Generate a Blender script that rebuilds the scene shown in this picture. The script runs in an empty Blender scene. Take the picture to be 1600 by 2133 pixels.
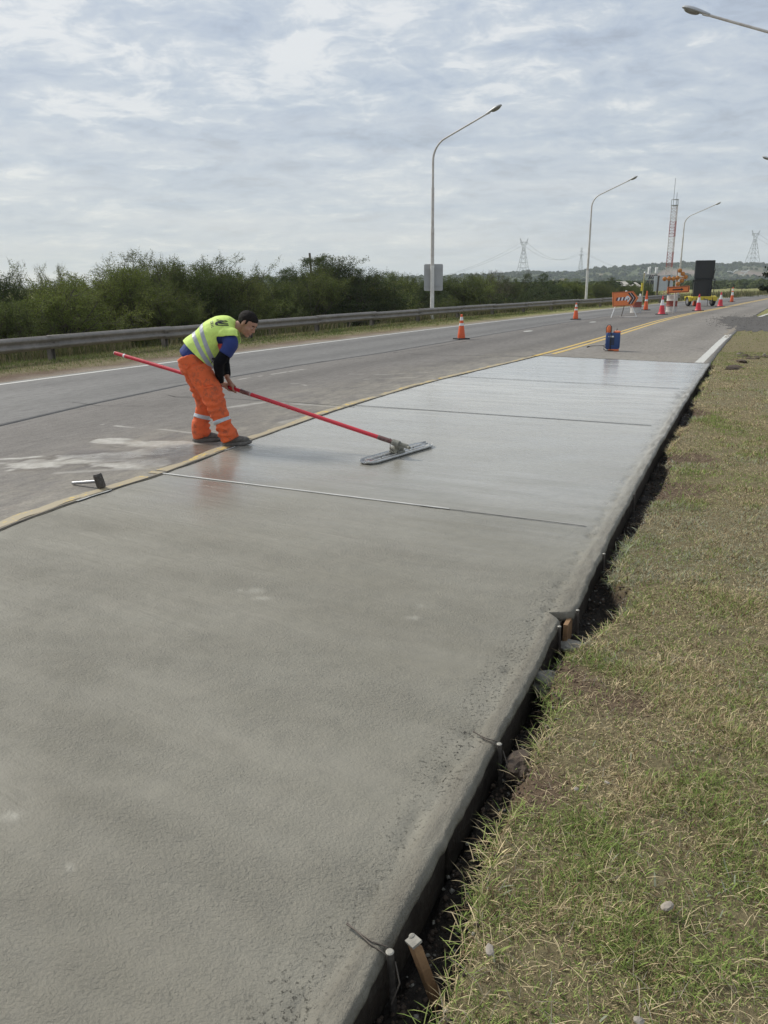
import bpy, bmesh, math, random
import numpy as np
from mathutils import Vector, Matrix
from mathutils.bvhtree import BVHTree

# ------------------------------------------------------------------ camera, world, sun, exposure
SC = bpy.context.scene
COL = SC.collection
IMW, IMH, FPX = 1600.0, 2133.0, 1602.0
PITCH, ROLL, CAMH = math.radians(16.5), math.radians(-0.65), 1.65
_fwd = np.array([0, math.cos(PITCH), -math.sin(PITCH)])
_up0 = np.array([0, math.sin(PITCH), math.cos(PITCH)])
_r0 = np.array([1.0, 0, 0])
CR = _r0 * math.cos(ROLL) + _up0 * math.sin(ROLL)
CU = -_r0 * math.sin(ROLL) + _up0 * math.cos(ROLL)
cam_d = bpy.data.cameras.new('camera')
cam = bpy.data.objects.new('camera', cam_d)
COL.objects.link(cam)
cam.matrix_world = Matrix(((CR[0], CU[0], -_fwd[0], 0), (CR[1], CU[1], -_fwd[1], 0), (CR[2], CU[2], -_fwd[2], CAMH), (0, 0, 0, 1)))
cam_d.sensor_fit = 'VERTICAL'
cam_d.sensor_height = 36.0
cam_d.lens = 36.0 * FPX / IMH
cam_d.clip_start = 0.05
cam_d.clip_end = 9000
SC.camera = cam

SUN_AZ, SUN_EL = -52.0, 42.0       # azimuth from +Y towards +X, elevation, degrees
SC.view_settings.view_transform = 'Standard'
SC.view_settings.look = 'None'
SC.view_settings.gamma = 1.0
SC.view_settings.use_curve_mapping = False
SC.view_settings.exposure = 0.3
SC.cycles.volume_bounces = 1
SC.cycles.max_bounces = 6

W = bpy.data.worlds.new('World')
SC.world = W
W.use_nodes = True

def build_world():
    nt = W.node_tree; N = nt.nodes; Lk = nt.links
    N.clear()
    out = N.new('ShaderNodeOutputWorld')
    sky = N.new('ShaderNodeTexSky'); sky.sky_type = 'NISHITA'; sky.sun_disc = False
    sky.sun_elevation = math.radians(SUN_EL); sky.sun_rotation = math.radians(SUN_AZ)
    sky.air_density = 1.0; sky.dust_density = 2.0
    bg1 = N.new('ShaderNodeBackground'); bg1.inputs[1].default_value = 0.07
    Lk.new(sky.outputs[0], bg1.inputs[0])
    tc = N.new('ShaderNodeTexCoord')
    sep = N.new('ShaderNodeSeparateXYZ'); Lk.new(tc.outputs['Generated'], sep.inputs[0])
    def m(op, a, b=None, c=None):
        n = N.new('ShaderNodeMath'); n.operation = op
        for i, v in enumerate((a, b, c)):
            if v is None: continue
            if isinstance(v, (int, float)): n.inputs[i].default_value = v
            else: Lk.new(v, n.inputs[i])
        return n.outputs[0]
    z = m('MAXIMUM', sep.outputs[2], 0.0)
    den = m('ADD', z, 0.20)
    px = m('DIVIDE', sep.outputs[0], den); py = m('DIVIDE', sep.outputs[1], den)
    cb = N.new('ShaderNodeCombineXYZ'); Lk.new(px, cb.inputs[0]); Lk.new(py, cb.inputs[1])
    def noise(scale, detail, rough, dist=0.0, sx=1.0, sy=1.0, rot=0.0, off=0.0):
        mp = N.new('ShaderNodeMapping'); Lk.new(cb.outputs[0], mp.inputs[0])
        mp.inputs['Scale'].default_value = (sx, sy, 1); mp.inputs['Rotation'].default_value = (0, 0, rot)
        mp.inputs['Location'].default_value = (off, off * 0.7, 0)
        n = N.new('ShaderNodeTexNoise'); Lk.new(mp.outputs[0], n.inputs[0])
        n.inputs['Scale'].default_value = scale; n.inputs['Detail'].default_value = detail
        n.inputs['Roughness'].default_value = rough; n.inputs['Distortion'].default_value = dist
        return n.outputs[0]
    big = noise(0.75, 3, 0.5, 0.3, 0.6, 1.2, 0.5, 3.1)
    mid = noise(3.6, 7, 0.60, 0.6, 0.95, 1.1, 0.35, 7.7)
    fine = noise(10, 6, 0.64, 0.6, 0.85, 1.1, 0.2, 1.3)
    v = m('ADD', m('MULTIPLY', big, 0.55), m('MULTIPLY', mid, 0.72))
    v = m('ADD', v, m('MULTIPLY', fine, 0.45))            # centre about 0.86
    # a brighter patch of thin cloud over the left
    lx = m('ADD', m('MULTIPLY', sep.outputs[0], -0.12), -0.015)
    v = m('ADD', v, lx)
    rp = N.new('ShaderNodeValToRGB'); Lk.new(v, rp.inputs[0])
    e = rp.color_ramp.elements
    e[0].position = 0.68; e[0].color = (0.33, 0.375, 0.45, 1)
    e[1].position = 1.0; e[1].color = (0.67, 0.69, 0.705, 1)
    a = e.new(0.8); a.color = (0.405, 0.465, 0.555, 1)
    a = e.new(0.91); a.color = (0.495, 0.545, 0.605, 1)
    # horizon: paler, smoother, a little warm
    hz = N.new('ShaderNodeMapRange'); Lk.new(z, hz.inputs[0])
    hz.inputs[1].default_value = 0.0; hz.inputs[2].default_value = 0.30; hz.inputs[3].default_value = 1.0; hz.inputs[4].default_value = 0.0
    hs = m('MULTIPLY', m('POWER', hz.outputs[0], 1.4), 0.74)
    mx = N.new('ShaderNodeMixRGB'); Lk.new(hs, mx.inputs[0]); Lk.new(rp.outputs[0], mx.inputs[1])
    # streaky stratus bands near the horizon
    az = m('ARCTAN2', sep.outputs[0], sep.outputs[1])
    cb2 = N.new('ShaderNodeCombineXYZ'); Lk.new(m('MULTIPLY', az, 1.6), cb2.inputs[0]); Lk.new(m('MULTIPLY', z, 26.0), cb2.inputs[1])
    ns = N.new('ShaderNodeTexNoise'); Lk.new(cb2.outputs[0], ns.inputs[0]); ns.inputs['Scale'].default_value = 1.0
    ns.inputs['Detail'].default_value = 5; ns.inputs['Roughness'].default_value = 0.5; ns.inputs['Distortion'].default_value = 0.35
    rh = N.new('ShaderNodeValToRGB'); Lk.new(ns.outputs[0], rh.inputs[0])
    rh.color_ramp.elements[0].position = 0.38; rh.color_ramp.elements[0].color = (0.475, 0.52, 0.55, 1)
    rh.color_ramp.elements[1].position = 0.64; rh.color_ramp.elements[1].color = (0.73, 0.72, 0.665, 1)
    Lk.new(rh.outputs[0], mx.inputs[2])
    bg2 = N.new('ShaderNodeBackground'); Lk.new(mx.outputs[0], bg2.inputs[0]); bg2.inputs[1].default_value = 1.0
    ms = N.new('ShaderNodeMixShader'); ms.inputs[0].default_value = 0.9
    Lk.new(bg1.outputs[0], ms.inputs[1]); Lk.new(bg2.outputs[0], ms.inputs[2])
    Lk.new(ms.outputs[0], out.inputs[0])
build_world()

sl = bpy.data.lights.new('sun', 'SUN')
sl.energy = 2.6; sl.angle = math.radians(12); sl.color = (1.0, 0.955, 0.88)
sun = bpy.data.objects.new('sun', sl); COL.objects.link(sun)
_sa, _se = math.radians(SUN_AZ), math.radians(SUN_EL)
SUND = Vector((math.sin(_sa) * math.cos(_se), math.cos(_sa) * math.cos(_se), math.sin(_se)))
sun.rotation_euler = SUND.to_track_quat('Z', 'Y').to_euler()
sun.location = SUND * 60

# ------------------------------------------------------------------ geometry helpers
def ray(x, y):
    d = _fwd * FPX + CR * (x - IMW / 2) - CU * (y - IMH / 2)
    return d / np.linalg.norm(d)
def G(x, y, z=0.0):
    "point of the ground plane seen at a place of the photograph"
    d = ray(x, y); t = (z - CAMH) / d[2]
    return np.array([d[0] * t, d[1] * t, z])
def P3(x, y, Y):
    d = ray(x, y); t = Y / d[1]
    return np.array([d[0] * t, d[1] * t, CAMH + d[2] * t])
def ZAT(x, y, p):
    d = ray(x, y); t = math.hypot(p[0], p[1]) / math.hypot(d[0], d[1])
    return CAMH + d[2] * t
V = lambda *a: np.array(a, dtype=float)
def unit(v):
    v = np.asarray(v, dtype=float); return v / (np.linalg.norm(v) + 1e-12)

_perm = np.random.RandomState(11).rand(65536)
def _h(ix, iy, iz, s):
    n = (ix * 374761393 + iy * 668265263 + iz * 2147483647 + s * 974634777) & 0xffffffff
    n = ((n ^ (n >> 13)) * 1274126177) & 0xffffffff
    return _perm[(n ^ (n >> 16)) & 65535]
def vnoise(x, y, z=0.0, s=0):
    x = np.asarray(x, float); y = np.asarray(y, float); z = np.zeros_like(x) + z
    xi = np.floor(x).astype(np.int64); yi = np.floor(y).astype(np.int64); zi = np.floor(z).astype(np.int64)
    fx, fy, fz = x - xi, y - yi, z - zi
    fx = fx * fx * (3 - 2 * fx); fy = fy * fy * (3 - 2 * fy); fz = fz * fz * (3 - 2 * fz)
    r = 0
    for a in (0, 1):
        wx = fx if a else 1 - fx
        for b in (0, 1):
            wy = fy if b else 1 - fy
            for c in (0, 1):
                wz = fz if c else 1 - fz
                r = r + wx * wy * wz * _h(xi + a, yi + b, zi + c, s)
    return r
def fbm(x, y, z=0.0, s=0, o=4, g=0.5):
    r = 0; a = 1.0; t = 0; f = 1.0
    for i in range(o):
        r = r + a * vnoise(np.asarray(x) * f, np.asarray(y) * f, np.asarray(z) * f, s + i * 7); t += a; a *= g; f *= 2.03
    return r / t
def sstep(a, b, x):
    t = np.clip((np.asarray(x, float) - a) / (b - a), 0, 1); return t * t * (3 - 2 * t)

def mesh_np(name, v, f, mats=None, parent=None, col=None, smooth=False, midx=None, attrs=None):
    v = np.asarray(v, np.float32); me = bpy.data.meshes.new(name)
    if isinstance(f, np.ndarray):
        n, k = f.shape
        me.vertices.add(len(v)); me.vertices.foreach_set('co', v.ravel())
        me.loops.add(n * k); me.loops.foreach_set('vertex_index', f.astype(np.int32).ravel())
        me.polygons.add(n); me.polygons.foreach_set('loop_start', np.arange(0, n * k, k, dtype=np.int32))
        me.polygons.foreach_set('loop_total', np.full(n, k, np.int32))
        me.update(calc_edges=True)
    else:
        me.from_pydata(v.tolist(), [], f); me.update()
    if midx is not None: me.polygons.foreach_set('material_index', np.asarray(midx, np.int32))
    if smooth: me.polygons.foreach_set('use_smooth', np.ones(len(me.polygons), bool))
    if col is not None:
        a = me.color_attributes.new('col', 'FLOAT_COLOR', 'POINT')
        c = np.ones((len(v), 4), np.float32); c[:, :3] = np.asarray(col)[:, :3]
        a.data.foreach_set('color', c.ravel())
    if attrs:
        for k2, arr in attrs.items():
            a = me.attributes.new(k2, 'FLOAT', 'POINT'); a.data.foreach_set('value', np.asarray(arr, np.float32).ravel())
    for m_ in (mats if isinstance(mats, (list, tuple)) else [mats]):
        if m_ is not None: me.materials.append(m_)
    return link(name, me, parent)
def link(name, me, parent=None):
    o = bpy.data.objects.new(name, me); COL.objects.link(o)
    if parent is not None:
        o.parent = parent
        o.matrix_parent_inverse = Matrix.Translation(-Vector(parent.get('org', (0, 0, 0)))) if 'org' in parent else Matrix.Identity(4)
    return o
def tag(o, label=None, cat=None, group=None, kind=None):
    if label: o['label'] = label
    if cat: o['category'] = cat
    if group: o['group'] = group
    if kind: o['kind'] = kind
    return o
def thing(name, label, cat, loc=(0, 0, 0), rz=0.0, group=None, kind=None):
    o = bpy.data.objects.new(name, None); COL.objects.link(o)
    o.empty_display_size = 0.2
    o.location = loc; o.rotation_euler = (0, 0, rz)
    return tag(o, label, cat, group, kind)
def copy_tree(o, parent=None):
    c = o.copy(); COL.objects.link(c); c.parent = parent
    for ch in list(o.children): copy_tree(ch, c)
    return c

class MB:
    "collects simple shapes for one mesh object"
    def __init__(s): s.v = []; s.f = []; s.m = []
    def add(s, vs, fs, m=0):
        b = len(s.v); s.v += [tuple(map(float, q)) for q in vs]
        s.f += [tuple(i + b for i in q) for q in fs]; s.m += [m] * len(fs); return s
    def box(s, c, d, R=None, m=0, taper=1.0):
        vs = []
        for z in (-1, 1):
            k = taper if z > 0 else 1.0
            for x, y in ((-1, -1), (1, -1), (1, 1), (-1, 1)):
                p = np.array([x * d[0] / 2 * k, y * d[1] / 2 * k, z * d[2] / 2])
                if R is not None: p = R @ p
                vs.append(p + np.asarray(c, float))
        return s.add(vs, [(3, 2, 1, 0), (4, 5, 6, 7), (0, 1, 5, 4), (1, 2, 6, 5), (2, 3, 7, 6), (3, 0, 4, 7)], m)
    def rbox(s, c, d, r, R=None, m=0, seg=3):
        "box with rounded vertical corners"
        ring = []
        for qx, qy, a0 in ((1, 1, 0), (-1, 1, 90), (-1, -1, 180), (1, -1, 270)):
            for k in range(seg + 1):
                a = math.radians(a0 + 90 * k / seg)
                ring.append((qx * (d[0] / 2 - r) + r * math.cos(a), qy * (d[1] / 2 - r) + r * math.sin(a)))
        n = len(ring); vs = []
        for z in (-d[2] / 2, d[2] / 2):
            for x, y in ring:
                p = np.array([x, y, z]); p = R @ p if R is not None else p
                vs.append(p + np.asarray(c, float))
        fs = [tuple(reversed(range(n))), tuple(range(n, 2 * n))] + [(i, (i + 1) % n, n + (i + 1) % n, n + i) for i in range(n)]
        return s.add(vs, fs, m)
    def tube(s, pts, r, n=8, m=0, cap=True, ry=None, up=(0, 0, 1)):
        pts = [np.asarray(p, float) for p in pts]
        rs = r if isinstance(r, (list, tuple, np.ndarray)) else [r] * len(pts)
        rys = ry if ry is not None else rs
        vs = []; prev = None
        for i, p in enumerate(pts):
            t = unit(pts[min(i + 1, len(pts) - 1)] - pts[max(i - 1, 0)])
            u = np.asarray(up, float) if prev is None else prev
            u = u - t * (u @ t)
            if np.linalg.norm(u) < 1e-4: u = np.cross(t, [1, 0.3, 0])
            u = unit(u); w = np.cross(t, u); prev = u
            for k in range(n):
                a = 2 * math.pi * k / n
                vs.append(p + w * math.cos(a) * rs[i] + u * math.sin(a) * rys[i])
        fs = []
        for i in range(len(pts) - 1):
            for k in range(n):
                a, b = i * n + k, i * n + (k + 1) % n
                fs.append((a, b, b + n, a + n))
        if cap: fs += [tuple(reversed(range(n))), tuple(range((len(pts) - 1) * n, len(pts) * n))]
        return s.add(vs, fs, m)
    def bar(s, a, b, w, m=0, n=4): return s.tube([a, b], w, n, m)
    def lathe(s, prof, n=20, c=(0, 0, 0), m=0, cap=True):
        vs = []
        for r, z in prof:
            for k in range(n):
                a = 2 * math.pi * k / n; vs.append((c[0] + r * math.cos(a), c[1] + r * math.sin(a), c[2] + z))
        fs = []
        for i in range(len(prof) - 1):
            for k in range(n):
                a, b = i * n + k, i * n + (k + 1) % n
                fs.append((a, b, b + n, a + n))
        if cap: fs += [tuple(reversed(range(n))), tuple(range((len(prof) - 1) * n, len(prof) * n))]
        return s.add(vs, fs, m)
    def prism(s, poly, y0, y1, m=0, R=None, c=(0, 0, 0)):
        "polygon in xz extruded along y"
        n = len(poly); vs = []
        for y in (y0, y1):
            for x, z in poly:
                p = np.array([x, y, z]); p = R @ p if R is not None else p
                vs.append(p + np.asarray(c, float))
        return s.add(vs, [tuple(range(n)), tuple(reversed(range(n, 2 * n)))] + [(i + n, (i + 1) % n + n, (i + 1) % n, i) for i in range(n)], m)
    def ell(s, c, r, R=None, m=0, nu=12, nv=8):
        vs = []; c = np.asarray(c, float)
        for i in range(1, nv):
            ph = math.pi * i / nv
            for k in range(nu):
                a = 2 * math.pi * k / nu
                p = np.array([r[0] * math.sin(ph) * math.cos(a), r[1] * math.sin(ph) * math.sin(a), r[2] * math.cos(ph)])
                vs.append(c + (R @ p if R is not None else p))
        for sg in (1, -1):
            p = np.array([0, 0, sg * r[2]]); vs.append(c + (R @ p if R is not None else p))
        fs = []
        for i in range(nv - 2):
            for k in range(nu):
                a, b = i * nu + k, i * nu + (k + 1) % nu
                fs.append((a, a + nu, b + nu, b))
        T = (nv - 1) * nu
        for k in range(nu):
            fs.append((T, k, (k + 1) % nu)); fs.append((T + 1, (nv - 2) * nu + (k + 1) % nu, (nv - 2) * nu + k))
        return s.add(vs, fs, m)
    def build(s, name, mats, parent=None, smooth=False, bevel=0.0, autos=None):
        me = bpy.data.meshes.new(name); me.from_pydata(s.v, [], s.f)
        for q in (mats if isinstance(mats, (list, tuple)) else [mats]): me.materials.append(q)
        me.polygons.foreach_set('material_index', s.m); me.update()
        if bevel > 0:
            bm = bmesh.new(); bm.from_mesh(me)
            ed = [e for e in bm.edges if len(e.link_faces) == 2 and e.calc_face_angle(0) > 0.6]
            bmesh.ops.bevel(bm, geom=ed, offset=bevel, segments=2, affect='EDGES', profile=0.6)
            bm.to_mesh(me); bm.free()
        if smooth:
            me.polygons.foreach_set('use_smooth', [True] * len(me.polygons))
            bm = bmesh.new(); bm.from_mesh(me)
            for e in bm.edges:
                if len(e.link_faces) == 2 and e.calc_face_angle(0) > 0.7: e.smooth = False
            bm.to_mesh(me); bm.free()
        o = bpy.data.objects.new(name, me); COL.objects.link(o)
        if parent is not None: o.parent = parent
        return o
def RZ(a): c, s = math.cos(a), math.sin(a); return np.array([[c, -s, 0], [s, c, 0], [0, 0, 1]])
def RX(a): c, s = math.cos(a), math.sin(a); return np.array([[1, 0, 0], [0, c, -s], [0, s, c]])
def RY(a): c, s = math.cos(a), math.sin(a); return np.array([[c, 0, s], [0, 1, 0], [-s, 0, c]])
def frame(x, z):
    x = unit(x); z = np.asarray(z, float); z = unit(z - x * (x @ z)); return np.column_stack([x, np.cross(z, x), z])

# ------------------------------------------------------------------ material helper
class NT:
    def __init__(s, name):
        s.mat = bpy.data.materials.new(name); s.mat.use_nodes = True
        s.t = s.mat.node_tree; s.N = s.t.nodes; s.N.clear()
        s.out = s.N.new('ShaderNodeOutputMaterial'); s.b = s.N.new('ShaderNodeBsdfPrincipled')
        s.t.links.new(s.b.outputs[0], s.out.inputs[0]); s.geo = None
    def L(s, a, b):
        if isinstance(a, (int, float)): b.default_value = a
        elif isinstance(a, (tuple, list)): b.default_value = tuple(a) + ((1,) if len(a) == 3 and b.type == 'RGBA' else ())
        else: s.t.links.new(a, b)
    def pos(s, obj=False):
        if obj:
            n = s.N.new('ShaderNodeTexCoord'); return n.outputs['Object']
        if s.geo is None: s.geo = s.N.new('ShaderNodeNewGeometry')
        return s.geo.outputs['Position']
    def noise(s, scale, detail=3, rough=0.5, sc=(1, 1, 1), rot=0.0, obj=False, dist=0.0, off=(0, 0, 0)):
        p0 = s.pos(obj)
        if rot:
            m0 = s.N.new('ShaderNodeMapping'); s.L(p0, m0.inputs[0]); m0.inputs['Rotation'].default_value = (0, 0, rot); p0 = m0.outputs[0]
        mp = s.N.new('ShaderNodeMapping'); s.L(p0, mp.inputs[0])
        mp.inputs['Scale'].default_value = sc; mp.inputs['Location'].default_value = off
        n = s.N.new('ShaderNodeTexNoise'); s.L(mp.outputs[0], n.inputs[0])
        n.inputs['Scale'].default_value = scale; n.inputs['Detail'].default_value = detail; n.inputs['Roughness'].default_value = rough
        n.inputs['Distortion'].default_value = dist
        return n.outputs[0]
    def voro(s, scale, obj=False, feature='F1'):
        n = s.N.new('ShaderNodeTexVoronoi'); s.L(s.pos(obj), n.inputs[0]); n.inputs['Scale'].default_value = scale; n.feature = feature
        return n.outputs[0]
    def m(s, op, a, b=0.0, clamp=False):
        n = s.N.new('ShaderNodeMath'); n.operation = op; n.use_clamp = clamp; s.L(a, n.inputs[0]); s.L(b, n.inputs[1]); return n.outputs[0]
    def mr(s, x, a, b, c=0.0, d=1.0):
        n = s.N.new('ShaderNodeMapRange'); s.L(x, n.inputs[0])
        for i, q in enumerate((a, b, c, d)): n.inputs[i + 1].default_value = q
        return n.outputs[0]
    def mix(s, f, a, b, mode='MIX'):
        n = s.N.new('ShaderNodeMixRGB'); n.blend_type = mode; s.L(f, n.inputs[0])
        for q, i in ((a, 1), (b, 2)):
            if isinstance(q, tuple): n.inputs[i].default_value = (q[0], q[1], q[2], 1)
            else: s.L(q, n.inputs[i])
        return n.outputs[0]
    def attr(s, name, col=False):
        n = s.N.new('ShaderNodeAttribute'); n.attribute_name = name; return n.outputs['Color' if col else 'Fac']
    def sep(s, v):
        n = s.N.new('ShaderNodeSeparateXYZ'); s.L(v, n.inputs[0]); return n.outputs
    def bump(s, h, strength=0.3, dist=0.01, prev=None):
        n = s.N.new('ShaderNodeBump'); n.inputs['Strength'].default_value = strength; n.inputs['Distance'].default_value = dist
        s.L(h, n.inputs['Height'])
        if prev is not None: s.L(prev, n.inputs['Normal'])
        return n.outputs[0]
    def done(s, col=None, rough=None, normal=None, metal=None, spec=None):
        if col is not None:
            if isinstance(col, tuple): s.b.inputs['Base Color'].default_value = (col[0], col[1], col[2], 1)
            else: s.L(col, s.b.inputs['Base Color'])
        if rough is not None: s.L(rough, s.b.inputs['Roughness'])
        if normal is not None: s.L(normal, s.b.inputs['Normal'])
        if metal is not None: s.L(metal, s.b.inputs['Metallic'])
        if spec is not None: s.L(spec, s.b.inputs['Specular IOR Level'])
        return s.mat
def simple(name, col, rough=0.6, metal=0.0, var=0.25, scale=6.0, dirt=None, dirtamt=0.5, obj=True, bump=0.0, bscale=60.0, spec=None):
    "a colour with worn variation"
    k = NT(name)
    a = k.noise(scale, 5, 0.6, obj=obj)
    c = k.mix(k.mr(a, 0.3, 0.7), tuple(q * (1 - var) for q in col), tuple(min(1, q * (1 + var * 0.6)) for q in col))
    if dirt is not None:
        b = k.noise(scale * 2.7, 6, 0.7, obj=obj, off=(3, 1, 2))
        c = k.mix(k.m('MULTIPLY', k.mr(b, 0.5, 0.68), dirtamt), c, dirt)
    nr = k.bump(k.noise(bscale, 4, 0.6, obj=obj), bump, 0.01) if bump else None
    return k.done(c, k.mr(a, 0.2, 0.8, max(0.02, rough - 0.08), min(1, rough + 0.1)), nr, metal, spec)

# ------------------------------------------------------------------ road lines as curves x(y)
def _poly(c, y, lo, hi):
    y = np.asarray(y, float); yc = np.clip(y, lo, hi); d = np.polyder(c)
    return np.polyval(c, yc) + np.polyval(d, yc) * (y - yc)
cR = [0.001125, 0.447697, -0.71576]
cW = [0.001919, 0.463521, -13.634775]
def XR(y): return _poly(cR, y, -2, 75)
def XW(y): return _poly(cW, y, -2, 75)
_LY = np.array([G(*q)[:2] for q in [(0, 1105), (120, 1055), (350, 985), (530, 915), (700, 855), (880, 800), (1130, 740), (1250, 706), (1370, 669), (1435, 653.5), (1500, 642)]])
def _interp(pts, y):
    y = np.asarray(y, float)
    ys, xs = pts[:, 1], pts[:, 0]
    # gentle smoothing: average of shifted linear interpolations
    def li(q):
        r = np.interp(q, ys, xs)
        s0 = (xs[1] - xs[0]) / (ys[1] - ys[0]); s1 = (xs[-1] - xs[-3]) / (ys[-1] - ys[-3])
        r = np.where(q < ys[0], xs[0] + (q - ys[0]) * min(s0, 0.46), r)
        return np.where(q > ys[-1], xs[-1] + (q - ys[-1]) * s1, r)
    w = 0.06 * np.abs(y) + 0.2
    return (li(y - w) + 2 * li(y - w / 2) + 2 * li(y) + 2 * li(y + w / 2) + li(y + w)) / 8
def XY(y):
    y = np.asarray(y, float); yc = np.minimum(y, 60)
    return _interp(_LY, yc) + (y - yc) * 0.61
_JJ = np.array([G(*q)[:2] for q in [(0, 888), (190, 843), (380, 803), (500, 783), (620, 762), (800, 735), (960, 708), (1190, 668)]])
def XJ(y):
    y = np.asarray(y, float)
    r = np.interp(y, _JJ[:, 1], _JJ[:, 0])
    r = np.where(y < _JJ[0, 1], _JJ[0, 0] + (y - _JJ[0, 1]) * 0.36, r)
    half = 0.5 * (XW(y) + XY(y))
    k = sstep(25, 38, y)
    return r * (1 - k) + half * k
ENDA, ENDB = G(1130, 741)[:2], G(1481, 758)[:2]          # far end of the new slab
print('slab end', ENDA, ENDB, 'L', _LY[:, 1].round(2))

# ------------------------------------------------------------------ materials of the place
def mat_slab():
    k = NT('fresh_concrete'); P = k.sep(k.pos())
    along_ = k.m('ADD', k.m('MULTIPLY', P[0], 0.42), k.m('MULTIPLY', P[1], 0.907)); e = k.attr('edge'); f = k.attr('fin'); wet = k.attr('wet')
    n1 = k.noise(0.9, 5, 0.55, sc=(1, 1.6, 1), rot=0.45)
    n2 = k.noise(2.2, 5, 0.6, sc=(0.35, 2.6, 1), rot=0.46, off=(3, 3, 0))       # transverse trowel bands
    n3 = k.noise(14, 6, 0.7)
    c = k.mix(k.mr(n1, 0.3, 0.7), (0.188, 0.176, 0.138), (0.252, 0.239, 0.195))
    c = k.mix(k.m('MULTIPLY', k.mr(k.noise(4.5, 6, 0.7), 0.35, 0.7), 0.35), c, (0.255, 0.235, 0.19))
    c = k.mix(k.m('MULTIPLY', k.mr(along_, 5.0, 12.5), 0.8), c, (0.58, 0.565, 0.515))  # floated far part paler, with sky sheen painted into the base colour
    c = k.mix(k.m('MULTIPLY', k.mr(n2, 0.42, 0.62), k.mr(f, 0, 1, 0.06, 0.8)), c, (0.33, 0.31, 0.265))
    c = k.mix(k.m('MULTIPLY', k.mr(n3, 0.45, 0.75), 0.3), c, (0.165, 0.158, 0.135))
    lt = k.attr('pale'); c = k.mix(lt, c, (0.42, 0.40, 0.34))
    c = k.mix(k.m('MULTIPLY', wet, 0.35), c, (0.135, 0.12, 0.095))
    # edge smear
    es = k.noise(5, 6, 0.68, sc=(3.2, 0.7, 1), rot=0.43)
    c = k.mix(k.m('MULTIPLY', e, k.mr(es, 0.3, 0.6)), c, (0.165, 0.150, 0.118))
    c = k.mix(k.m('MULTIPLY', e, k.mr(es, 0.55, 0.75, 0, 0.7)), c, (0.30, 0.285, 0.24))
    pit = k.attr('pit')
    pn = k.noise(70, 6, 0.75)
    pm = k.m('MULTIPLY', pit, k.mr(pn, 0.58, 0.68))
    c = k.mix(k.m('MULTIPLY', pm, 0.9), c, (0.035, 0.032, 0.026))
    c = k.mix(k.m('MULTIPLY', k.attr('under'), 0.85), c, (0.045, 0.038, 0.03))  # shade below the overhanging lip, painted into the concrete colour
    # sparse pores
    pr = k.noise(75, 2, 0.5); pp = k.mr(pr, 0.74, 0.80)
    c = k.mix(k.m('MULTIPLY', pp, 0.6), c, (0.07, 0.065, 0.055))
    # bump: rough near, smoother where floated
    bn = k.noise(62, 5, 0.62, sc=(1, 1.5, 1), rot=0.5); bm = k.noise(150, 3, 0.6); b2 = k.noise(20, 4, 0.6, sc=(0.6, 1.6, 1), rot=0.6)
    hgt = k.m('ADD', k.m('ADD', bn, k.m('MULTIPLY', bm, 0.45)), k.m('MULTIPLY', b2, 0.6))
    amt = k.mr(f, 0.0, 1.0, 1.0, 0.13)
    amt = k.m('MULTIPLY', amt, k.mr(k.noise(1.3, 4, 0.6, sc=(0.7, 1.5, 1), rot=0.44, off=(4, 2, 0)), 0.32, 0.66, 0.30, 1.5))
    hgt = k.m('MULTIPLY', hgt, amt)
    fl_ = k.noise(3.0, 3, 0.5, sc=(0.35, 3.4, 1), rot=0.55, dist=0.5)
    hgt = k.m('ADD', hgt, k.m('MULTIPLY', k.m('MULTIPLY', fl_, 2.2), k.mr(f, 0, 1, 1, 0.15)))
    hgt = k.m('SUBTRACT', hgt, k.m('MULTIPLY', pm, 1.6))
    hgt = k.m('ADD', hgt, k.m('MULTIPLY', k.m('MULTIPLY', e, es), 1.3))
    nr = k.bump(hgt, 1.0, 0.0085)
    rr = k.mr(f, 0.0, 1.0, 0.60, 0.20)
    rr = k.m('ADD', rr, k.m('MULTIPLY', k.mr(n2, 0.35, 0.65, 0.09, -0.09), k.mr(f, 0, 1, 0.2, 1)))
    rr = k.m('SUBTRACT', rr, k.m('MULTIPLY', wet, 0.12), True)
    k.L(k.m('ADD', k.m('MULTIPLY', f, 0.32), k.m('MULTIPLY', wet, 0.6), True), k.b.inputs['Coat Weight']); k.b.inputs['Coat Roughness'].default_value = 0.17; k.b.inputs['Coat IOR'].default_value = 1.4
    return k.done(c, rr, nr, spec=k.mr(f, 0, 1, 0.28, 0.8))
M_SLAB = mat_slab()
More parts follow.
